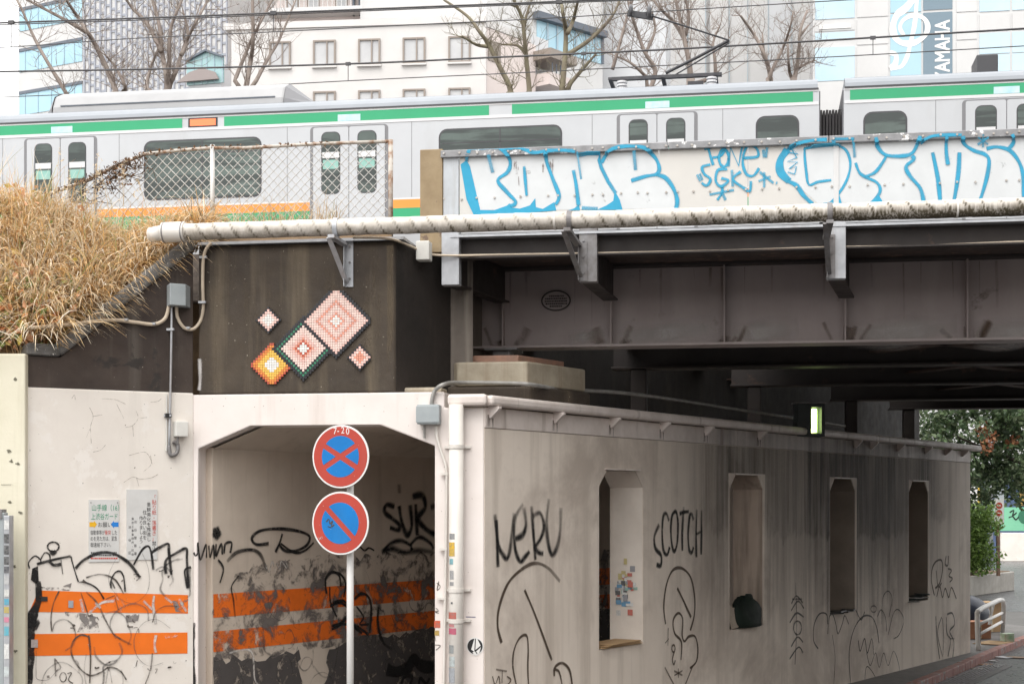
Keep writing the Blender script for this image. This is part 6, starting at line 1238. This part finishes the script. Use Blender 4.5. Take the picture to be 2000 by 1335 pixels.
# little glass pavilion roof
f3_ = vpframe(400, 90, -9000); b = thing('glass_pavilion', 'small teal glass pavilion with a pitched roof between bare trees', 'building', f3_.pt(f3_.u(405), 2, ZR))
bx(f3_, 368, 432, ZR, f3_.z(400, 130), 0, 4).build('wall', greyw, b)
MB().slab(f3_, [[(f3_.u(366), f3_.z(400, 165)), (f3_.u(438), f3_.z(400, 165)), (f3_.u(438), f3_.z(400, 116)), (f3_.u(405), f3_.z(400, 102)), (f3_.u(366), f3_.z(400, 118))]], -.1, -.002).build('glass_front', tealg, b)
for x in (380, 395, 405, 420, 436): bx(f3_, x, x + 1.2, f3_.z(400, 165), f3_.z(400, 110), -.15, -.102).build('glazing_bar', mull, b)
MB().bar(f3_.pt(f3_.u(366), -.2, f3_.z(400, 118)), f3_.pt(f3_.u(405), -.2, f3_.z(400, 101)), .2, .12).build('roof_edge', dkfin, b); MB().bar(f3_.pt(f3_.u(405), -.2, f3_.z(400, 101)), f3_.pt(f3_.u(439), -.2, f3_.z(400, 116)), .2, .12).build('roof_edge', dkfin, b)
MB().slab(f3_, [[(f3_.u(352), f3_.z(400, 160)), (f3_.u(375), f3_.z(400, 143)), (f3_.u(400), f3_.z(400, 136)), (f3_.u(425), f3_.z(400, 146)), (f3_.u(432), f3_.z(400, 160))]], -.4, -.2).build('canopy', surf('brown_canopy', (.28, .24, .23), rough=.6), b)
# white tiled building
f4 = vpframe(700, 80, -30000); b = thing('white_building', 'white tiled building with bronze framed square windows', 'building', f4.pt(f4.u(700), 6, ZR))
ztb = f4.z(900, 33)
bx(f4, 452, 949, ZR, ztb - .35, 0, .3).build('wall', tilew, b)
bx(f4, 440, 949.5, ztb - .34, ztb, -.1, .6).build('parapet', tilew, b)
f4s = vpframe(949, 80.02, 3500); bs_ = f4s.u(949); L4 = f4s.u(1046)
MB().box(f4s, bs_, L4, 0.0, 14, ZR, ztb - .36).build('side_wall', pinkw, b)
MB().box(f4s, bs_, L4 * .9, -.04, .5, ztb - .34, ztb - .003).build('parapet', tilew, b)
for x0, x1 in ((527, 567), (613, 655), (701, 742), (788, 830), (877, 918)):
    for yo in (0, 100, 200):
        za, zb = f4.z(700, 78.5 + yo), f4.z(700, 127 + yo); w_ = bx(f4, x0, x1, zb, za, -.02, -.002).build('window', winm, b)
        fm = MB(); u0_, u1_ = f4.u(x0), f4.u(x1); t_w = .06
        fm.slab(f4, [[(u0_ - .03, zb - .03), (u1_ + .03, zb - .03), (u1_ + .03, za + .03), (u0_ - .03, za + .03)], [(u0_ + t_w, zb + t_w), (u0_ + t_w, za - t_w), (u1_ - t_w, za - t_w), (u1_ - t_w, zb + t_w)]], -.10, -.021); fm.build('window_frame', framem, w_)
        um = u0_ + (u1_ - u0_) * .62; MB().box(f4, um - .035, um + .035, -.09, -.022, zb + t_w, za - t_w).build('window_mullion', framem, w_); MB().box(f4, u0_ - .08, u1_ + .08, -.16, -.003, zb - .12, zb - .032).build('window_sill', tilew, w_)
za, zb = f4s.z(955, 78), f4s.z(955, 118); MB().box(f4s, f4s.u(953), f4s.u(977), -.05, -.002, zb, za).build('window', framem, b)
MB().box(f4s, f4s.u(1046) - .2, f4s.u(1093), -1.2, .6, f4s.z(1050, 122), f4s.z(1050, 104)).build('canopy', framem, b); MB().box(f4s, f4s.u(1048), f4s.u(1088), -.9, .5, f4s.z(1050, 170), f4s.z(1050, 146)).build('balcony', pinkw, b)
for x in (1052, 1060, 1068, 1076): MB().box(f4s, f4s.u(x), f4s.u(x) + .06, -.95, -.901, f4s.z(1050, 146), f4s.z(1050, 128)).build('railing', dkfin, b)
MB().box(f4s, f4s.u(1047), f4s.u(1090), .7, 6, ZR, f4s.z(1050, 60)).build('rear_wall', greyw, b)
# upper flats behind it
f5 = vpframe(640, 98, -30000); b = thing('apartment_building', 'pale apartment block with railed balconies behind the white building', 'building', f5.pt(f5.u(640), 6, ZR))
bx(f5, 536, 735, ZR, 50, 0, 12).build('wall', pinkw, b)
for y in (34, -30): bx(f5, 530, 822, f5.z(640, y), f5.z(640, y - 7), -1.4, -.003).build('balcony', pale, b)
for x in (560, 600, 655): w_ = bx(f5, x, x + 24, f5.z(640, 26), f5.z(640, -20), -.04, -.002).build('window', framem, b); bx(f5, x + 3, x + 21, f5.z(640, 24), f5.z(640, -16), -.06, -.042).build('pane', winm, w_)
for x in range(540, 700, 9): bx(f5, x, x + 1.2, f5.z(640, 27), f5.z(640, 6), -1.38, -1.34).build('railing', pale, b)
for k in range(3): bx(f5, 690 + k * 12, 694 + k * 12, f5.z(640, 34), 50, -.3, -.003).build('pilaster', dkfin, b)
bx(f5, 736, 822, f5.z(640, 200), f5.z(640, -60), .5, 8).build('rear_wall', pale, b)
# blue glass strip far behind
f5b = vpframe(860, 125, -30000); b = thing('glass_building', 'pale blue glass block top showing above the white building', 'building', f5b.pt(f5b.u(900), 5, ZR))
bx(f5b, 822, 965, ZR, 70, .1, 12).build('wall', pale, b)
for i in range(9): bx(f5b, 823 + i * 10.5, 832.5 + i * 10.5, f5b.z(860, 30), f5b.z(860, -80), -.02, .09).build('pane', bglass, b)
# angled white and glass building
f6 = vpframe(1110, 92, 4300); b = thing('office_building', 'white concrete block with a slanting strip of blue glass', 'building', f6.pt(f6.u(1080), 8, ZR))
MB().box(f6, f6.u(950), f6.u(1177), 0, 12, ZR, 52).build('wall', pale, b)
za, zb = f6.z(1110, 58), f6.z(1110, 108); g_ = MB().box(f6, f6.u(1048), f6.u(1175), -.06, -.002, zb, za).build('window_band', bglass, b)
for x in (1066, 1085, 1104, 1122, 1142, 1160): MB().box(f6, f6.u(x), f6.u(x) + .12, -.12, -.062, zb, za).build('mullion', mull, g_)
MB().box(f6, f6.u(1040), f6.u(1176), -.5, -.003, za + .01, za + .4).build('window_head', dkfin, g_); MB().box(f6, f6.u(1173), f6.u(1176.5), -.15, -.061, zb, za).build('mullion', dkfin, g_)
f6b = vpframe(1178, 96, -20000); MB().box(f6b, f6b.u(1172), f6b.u(1300), 0.3, 8, ZR, 52).build('side_wall', greyw, b)
# pale tower
f7 = vpframe(1400, 130, -16000); b = thing('tower_block', 'very pale tower with faint vertical joints behind the pantograph', 'building', f7.pt(f7.u(1400), 8, ZR))
bx(f7, 1284, 1612, ZR, 70, 0, 14).build('wall', pale, b)
for x in (1300, 1345, 1380, 1502): bx(f7, x, x + 42, f7.z(1400, 330), 69, -.12, -.002).build('facade_panel', greyw if x == 1502 else pale, b)
for x in (1290, 1343, 1378, 1424, 1460, 1500, 1546): bx(f7, x, x + 1.0, f7.z(1400, 330), 69.5, -.2, -.121).build('joint_strip', mull, b)
# shop building with banners
f8 = vpframe(1800, 104, -16000); b = thing('shop_building', 'pale glass shop building with a vertical lettered banner', 'building', f8.pt(f8.u(1800), 8, ZR))
bx(f8, 1588, 2330, ZR, 62, 0, 14).build('wall', pale, b)
def pan(x0, x1, yt, yb, mt, nm='facade_panel', v=-.05): return bx(f8, x0, x1, f8.z(1800, yb), f8.z(1800, yt), v, v + .045).build(nm, mt, b)
ban = surf('banner_blue', (.33, .50, .58), (.36, .53, .61), .3, rough=.5, bump=0); bang = surf('banner_slate', (.15, .21, .255), (.165, .225, .27), .3, rough=.5, bump=0)
for (x0, x1, rows) in ((1592, 1669, ((-60, 28), (32, 52), (55, 70), (84, 150), (152, 300))), (1674, 1735, ((-60, 28), (32, 82), (86, 150), (152, 300))), (1868, 1908, ((-60, 28), (32, 82), (86, 150), (152, 300))), (1913, 1972, ((-60, 30), (36, 68), (72, 112), (114, 300))), (1977, 2060, ((-60, 30), (36, 68), (72, 112), (114, 300))), (2065, 2160, ((-60, 30), (72, 112))), (2170, 2320, ((-60, 30), (72, 112)))):
    for k, (ya_, yb_) in enumerate(rows):
        gl_ = x0 in (1592, 1913, 1977, 2065, 2170) and (k in (0, 2, 3)); pan(x0, x1, ya_, yb_, bglass2 if gl_ else pale, 'window' if gl_ else 'facade_panel')
pan(1739, 1799, -60, 23, ban, 'banner'); bn2 = pan(1739, 1799, 26, 150, ban, 'banner'); pan(1803, 1860, -60, 21, bang, 'banner'); bn = pan(1803, 1860, 26, 150, bang, 'banner')
m = MB(); f8u = f8.u(1850); zc0 = f8.z(1850, 128)
tv, tf, tw_ = glyphs('YAMAHA'); hh = (f8.u(1854) - f8.u(1825)) / .72; kx = (f8.z(1850, 40) - f8.z(1850, 158)) / tw_
m.add([f8.pt(f8.u(1854) - p[1] * hh, -.06, f8.z(1850, 158) + p[0] * kx) for p in tv], tf)
for q_, (k, kz) in enumerate(((.03, .02), (-.03, -.02), (.03, -.02), (-.03, .02))): m.add([f8.pt(f8.u(1854) - p[1] * hh + k, -.061 - q_ * .0005, f8.z(1850, 158) + p[0] * kx + kz) for p in tv], tf)
m.build('lettering', M_signw, bn)
clef = [(1738, 103), (1750, 108), (1748, 126), (1738, 134)], [(1738, 134), (1760, 130), (1772, 110), (1778, 85), (1786, 50), (1790, 10), (1792, -20)], [(1790, -10), (1770, 15), (1752, 30), (1744, 52), (1748, 72), (1762, 84), (1785, 84), (1806, 70), (1812, 52), (1804, 36), (1784, 30), (1764, 40), (1758, 55), (1766, 70)]
s = Spray(f8, -.062)
for k, l in enumerate(clef): s.st(l, ((.3, .4), .28, (.5, .22))[k], core=.96)
s.mb.a = {}; s.mb.build('clef_emblem', M_signw, b)
pan(1600, 1662, 40, 48, M_signw, 'facade_panel', -.11)

# ------------------------------------------------------------------ beyond the underpass, right
leafg = vcol('green_leaf', .5, .4, .25)
def leafy(mb, c, rad, n, sz, cols, flat=1.0):
    for _ in range(n):
        d = Vector((RN.gauss(0, 1), RN.gauss(0, 1), RN.gauss(0, 1))).normalized() * (RN.random() ** .45); leaf(mb, Vector(c) + Vector((d.x * rad[0], d.y * rad[1], d.z * rad[2])), sz * RN.uniform(.6, 1.3), RN.choice(cols))
dg_ = ((.05, .085, .035), (.07, .115, .045), (.035, .06, .028), (.10, .14, .065), (.13, .165, .09))
tr = thing('leafy_tree', 'dark evergreen tree with some orange leaves beyond the underpass', 'tree', (17.3, 44, ZR))
MB().tube([(17.3, 44, ZR), (17.0, 44, 1.8), (16.2, 43.8, 3.6), (15.0, 43.7, 5.4)], [.22, .18, .14, .07], 10).build('trunk', bark, tr, smooth=True)
cr = MB()
for l in ([(16.9, 44, 2.2), (17.6, 43.6, 3.2), (18.2, 43.2, 4.4)], [(16.4, 43.9, 3.3), (14.2, 43.4, 3.9), (12.4, 43.2, 4.6)], [(16.4, 43.9, 3.2), (15.4, 44.5, 4.4), (14.4, 45, 5.6)]): cr.tube(l, [.09, .06, .02], 7, col=(.07, .05, .04))
for _ in range(150):
    c = (RN.uniform(11.6, 18.0), 43.6 + RN.gauss(0, .9), RN.uniform(3.4, 6.6)); leafy(cr, c, (.55, .55, .38), 95, .17, dg_)
for _ in range(34):
    c = (RN.uniform(12.4, 17.5), 43.4 + RN.gauss(0, .5), RN.uniform(2.75, 3.6)); leafy(cr, c, (.4, .4, .3), 60, .15, dg_)
for c in ((13.05, 42.5, 4.75), (13.25, 42.5, 4.5), (13.1, 42.4, 4.25), (13.9, 42.6, 4.4)): leafy(cr, c, (.22, .2, .25), 55, .15, ((.40, .16, .08), (.48, .24, .12), (.30, .12, .07)))
cr.build('crown', leafg, tr)
plt = thing('planter', 'low concrete planter kerb beneath the clipped hedge', 'planter', (14.8, 49, ZR))
pf1 = Frame(at(1890, 985, 46).xy, (.72, 1.0))
MB().box(pf1, -2, 4.4, 0, 3, ZR, .5).build('planter_wall', surf('planter_concrete', (.34, .32, .29), (.26, .245, .22), 3, rough=.8, bump=.3), plt, bevel=.03)
MB().box(pf1, -1.9, 4.3, .12, 2.9, .4, .52).build('planter_soil', M_earth, plt)
hd = thing('hedge', 'clipped light green hedge in the concrete planter', 'hedge', (14, 47.5, .5))
hb = MB(); lg = ((.15, .25, .05), (.20, .31, .07), (.12, .20, .045), (.26, .37, .11), (.10, .17, .04))
for _ in range(330):
    c = (RN.uniform(12.6, 14.75), RN.uniform(46.6, 48.6), RN.uniform(.65, 2.6)); leafy(hb, c, (.30, .30, .28), 55, .12, lg)
hb.build('foliage', leafg, hd); MB().tube([(14, 47.5, .45), (14, 47.5, 1.8)], .05, 6).build('stem', bark, hd)
ne = at(1951, 985, 47.5); ns = thing('no_entry_sign', 'white board with red no entry roundels on a rusty post', 'sign', (ne.x, ne.y, .5))
MB().bar((ne.x, ne.y + .06, .45), (ne.x - .02, ne.y + .06, 2.8), .11, .09).build('post', surf('rusty_brown_post', (.24, .13, .09), (.3, .2, .15), 6, rough=.7), ns)
nf = Frame((ne.x, ne.y), (1, 0)); bdz = at(1951, 1024, 47.5).z; bz1 = at(1951, 974, 47.5).z
MB().box(nf, -.14, .15, -.02, 0, bdz, bz1).build('board', M_signw, ns)
for zz in (bz1 - .20, bz1 - .43): d_ = MB().disc(nf, 0, zz, .10, -.024, -.0205, 24).build('roundel', M_signr, ns); MB().box(nf, -.06, .06, -.028, -.0245, zz - .014, zz + .014).build('roundel_bar', M_signw, d_)
bf = thing('banner_fence', 'green banner with tree prints on a fence beyond the road', 'fence', at(2010, 1030, 77))
gf_ = Frame((at(1964, 985, 77).x, 77), (1, -.02)); MB().box(gf_, -1.6, 9, 0, .06, at(0, 1036, 77).z, at(0, 990, 77).z).build('banner', surf('green_banner', (.20, .50, .32), (.17, .45, .29), .6, rough=.6), bf)
for uu in (1.0, 3.4, 6.0): m = MB(); m.disc(gf_, uu, at(0, 1008, 77).z, .38, -.012, -.002, 14); m.box(gf_, uu - .07, uu + .07, -.0125, -.0015, at(0, 1030, 77).z, at(0, 1015, 77).z); m.disc(gf_, uu + .25, at(0, 1012, 77).z, .26, -.013, -.0021, 12); m.build('tree_print', surf('dark_green_print', (.03, .14, .08), rough=.6), bf)
s = Spray(gf_, -.016); s.st([(1972, 1000), (1980, 996), (1978, 1006), (1986, 1000)], .08).st([(1970, 1010), (1978, 1008), (1984, 1014), (1990, 1008)], .08); s.build('graffiti_tag', P_blk, bf)
for uu in (-1.5, 1.9, 4.8, 8.5): MB().tube([gf_.pt(uu, .1, ZR), gf_.pt(uu, .1, 2.7)], .04, 8).build('fence_post', M_galvd, bf)
ww_ = thing('garden_wall', 'plain white low wall across the far road', 'wall', (at(2000, 985, 75).x, 75, ZR)); MB().box(Frame((at(1955, 985, 75).x, 75), (1, -.03)), 0, 14, 0, .3, ZR, 1.28).build('wall_face', M_white, ww_, bevel=.03)
sh = thing('shop_building', 'low blue and yellow shop front behind the far trees', 'building', (at(1985, 985, 90).x, 90, ZR)); sf_ = Frame((at(1900, 985, 90).x, 90), (1, 0))
MB().box(sf_, -2, 12, 0, 6, ZR, 4.6).build('wall', surf('blue_grey_wall', (.12, .17, .30), (.10, .14, .25), .4), sh); MB().box(sf_, 2.7, 12, -.1, -.01, 2.6, 4.2).build('sign_panel', surf('ochre_panel', (.55, .36, .12), (.5, .33, .11), .5), sh); MB().box(sf_, -2.2, 12.2, -1.2, 6.2, 4.61, 5.2).build('roof', surf('shop_roof', (.62, .62, .63)), sh); MB().box(sf_, -.5, 12, -.6, -.5, 1.9, 2.1).build('rail', surf('ochre_panel', (.55, .36, .12)), sh)
tl = thing('leafy_tree', 'dark tree mass behind the green banner', 'tree', (at(2010, 985, 82).x, 82, ZR)); MB().tube([(at(2010, 985, 82).x, 82, ZR), (at(2010, 985, 82).x, 82, 3.5)], .25, 8).build('trunk', bark, tl); cr = MB()
for _ in range(60): leafy(cr, (at(2000, 985, 82).x + RN.gauss(0, 2.2), 82 + RN.gauss(0, .8), RN.uniform(2.8, 9)), (1.0, .9, .8), 55, .32, dg_)
cr.build('crown', leafg, tl)
cb = at(1905, 985, 58); wb = thing('notice_board', 'white and yellow board standing behind the hedge', 'sign', (cb.x, cb.y, ZR)); wf_ = Frame((cb.x, cb.y), (1, 0)); MB().box(wf_, -.25, .08, 0, .05, at(0, 996, 58).z, at(0, 950, 58).z).build('board', M_signw, wb); MB().box(wf_, .085, .22, 0, .05, at(0, 996, 58).z, at(0, 952, 58).z).build('yellow_strip', surf('yellow_strip', (.75, .5, .08)), wb); MB().tube([wf_.pt(0, .08, ZR), wf_.pt(0, .08, 3.0)], .03, 8).build('post', M_galvd, wb)
gp = at(1935, 985, 60); up_ = thing('lamp_post', 'grey post with a control box behind the hedge', 'post', (gp.x, gp.y, ZR)); MB().tube([(gp.x, gp.y, ZR), (gp.x, gp.y, 6.5)], .09, 12).build('pole', M_galv, up_, smooth=True); MB().cbox((gp.x + .3, gp.y - .1, 2.9), .3, .25, .7).build('control_box', M_boxm, up_, bevel=.01)
# barrier, boxes and rubbish on the pavement beyond the wall
bA, bB = at(1911, 1268, 28.0), at(1958, 1232, 31.6); bA.z = bB.z = 0
ba = thing('barrier', 'bent white pipe barrier at the end of the grey wall', 'barrier', (bA.x, bA.y, 0)); wp = surf('chipped_white_pipe', (.74, .73, .71), (.66, .65, .62), 5, rough=.5)
hA, hB = .72, .84; a1, b1_ = bA + Vector((-.02, 0, hA)), bB + Vector((-.04, -.2, hB)); t1 = at(1958, 1172, 30.6)
MB().tube(smooth_path([bA, bA + Vector((-.02, 0, hA * .85)), a1 + Vector((.05, .06, 0)), (a1 + t1) / 2 + Vector((0, 0, .02)), t1, bB * .5 + t1 * .5 + Vector((.02, 0, 0)), bB], 5), .046, 10).build('frame_pipe', wp, ba, smooth=True)
for k in (.38, .64): p = bA + Vector((-.01, 0, hA * k)); q = bB * (1 - k) + t1 * k; MB().tube([p, q], .03, 8).build('rail', wp, ba, smooth=True)
p = (a1 + t1) / 2; MB().tube([p, (bA + bB) / 2 + Vector((0, 0, .35))], .02, 8).build('strut', wp, ba); p2 = a1 * .35 + t1 * .65; MB().tube([p2, bA * .6 + bB * .4 + Vector((0, 0, .36))], .02, 8).build('strut', wp, ba)
MB().tube([bA, bA + Vector((0, 0, .42))], .042, 10).build('post_sleeve', surf('rusty_sleeve', (.2, .16, .14), rough=.7), ba)
def carton(label, c, sx, sy, sz, rz, mat=cardm):
    t = thing('cardboard_box', label, 'box', c, 'cardboard boxes behind the barrier'); MB().cbox((c[0], c[1], c[2] + sz / 2), sx, sy, sz, rz).build('carton', mat, t, bevel=.008)
    f = Frame((c[0], c[1]), (math.cos(rz), math.sin(rz))); MB().bar(f.pt(-sx / 2, -sy / 2 + .02, c[2] + sz), f.pt(sx / 2, -sy / 2 + .02, c[2] + sz + .02), .16, .006).build('flap', mat, t)
    MB().box(f, -.03, .03, -sy / 2 - .003, -sy / 2 - .0005, c[2] + .01, c[2] + sz - .01).build('tape', surf('parcel_tape', (.5, .4, .26), rough=.3), t)
c1 = at(1950, 1205, 31.5); c2_ = at(1912, 1240, 30.2)
carton('taller brown cardboard box behind the white barrier', (c1.x - .1, c1.y + .6, .005), .55, .42, .62, .5); carton('low reddish cardboard box beside the barrier foot', (c2_.x, c2_.y + .3, .005), .5, .4, .34, .3, surf('reddish_card', (.45, .22, .13), (.38, .18, .1), 5, rough=.8))
cs = MB(); p = at(1940, 1238, 29.4); tag(MB().cbox((p.x, p.y, .012), .8, .5, .012, .9).build('cardboard_sheet', cardm), 'flattened cardboard on the pavement under the white barrier', 'cardboard')
pw = at(1962, 1236, 29.8); pk = MB().cbox((pw.x + .02, pw.y - .1, .09), .22, .16, .16, .3).build('carton', surf('white_packet', (.65, .66, .58), (.3, .5, .3), 9, rough=.5), bevel=.01); pk.name = 'milk_carton'; tag(pk, 'small white carton beside the foot of the barrier', 'carton')
um = MB(); c = at(1906, 1190, 30.6); n_ = 24
for j in range(9):
    th = math.pi / 2 * j / 8
    for i in range(n_): ph = 2 * math.pi * i / n_; k = 1 + .06 * abs(math.sin(ph * 4)) * math.cos(th); um.v.append(Vector((c.x + .52 * math.cos(th) * math.cos(ph) * k, c.y + .9 + .42 * math.cos(th) * math.sin(ph) * k, .42 + .40 * math.sin(th))))
for i in range(n_): ph = 2 * math.pi * i / n_; um.v.append(Vector((c.x + .42 * math.cos(ph), c.y + .9 + .34 * math.sin(ph), .01)))
um.f = [(j * n_ + i, j * n_ + (i + 1) % n_, (j + 1) * n_ + (i + 1) % n_, (j + 1) * n_ + i) for j in range(8) for i in range(n_)] + [(9 * n_ + i, 9 * n_ + (i + 1) % n_, (i + 1) % n_, i) for i in range(n_)]
tag(um.build('rubbish_sack', surf('navy_sack', (.022, .028, .045), (.03, .036, .055), 4, rough=.35, bump=.3, b_fine=12), smooth=True), 'round dark navy sack behind the white barrier', 'bag')
lit = ((1909, 1306, .18, (.55, .5, .45)), (1925, 1298, .22, (.6, .35, .22)), (1938, 1291, .16, (.7, .7, .7)), (1960, 1284, .3, (.75, .76, .78)), (1985, 1284, .35, (.4, .28, .2)), (1948, 1302, .1, (.7, .7, .7)))
for k, (x, y, sz, cc) in enumerate(lit):
    p = at(x, y, 2.77 * 3000 / (y - 985)); tag(MB().cbox((p.x, p.y, ZR + .012), sz, sz * .7, .018, k * .7).build('litter_scrap', surf('litter_%d' % k, cc, tuple(q * .8 for q in cc), 9), bevel=.006), ('grey paper scrap on the road nearest the wall end', 'orange brown scrap on the road beside the kerb', 'white scrap on the road beside the kerb', 'flat pale blue paper on the wet road', 'brown leaf litter patch at the right edge of the road', 'tiny white scrap on the road by the drain')[k], 'litter')
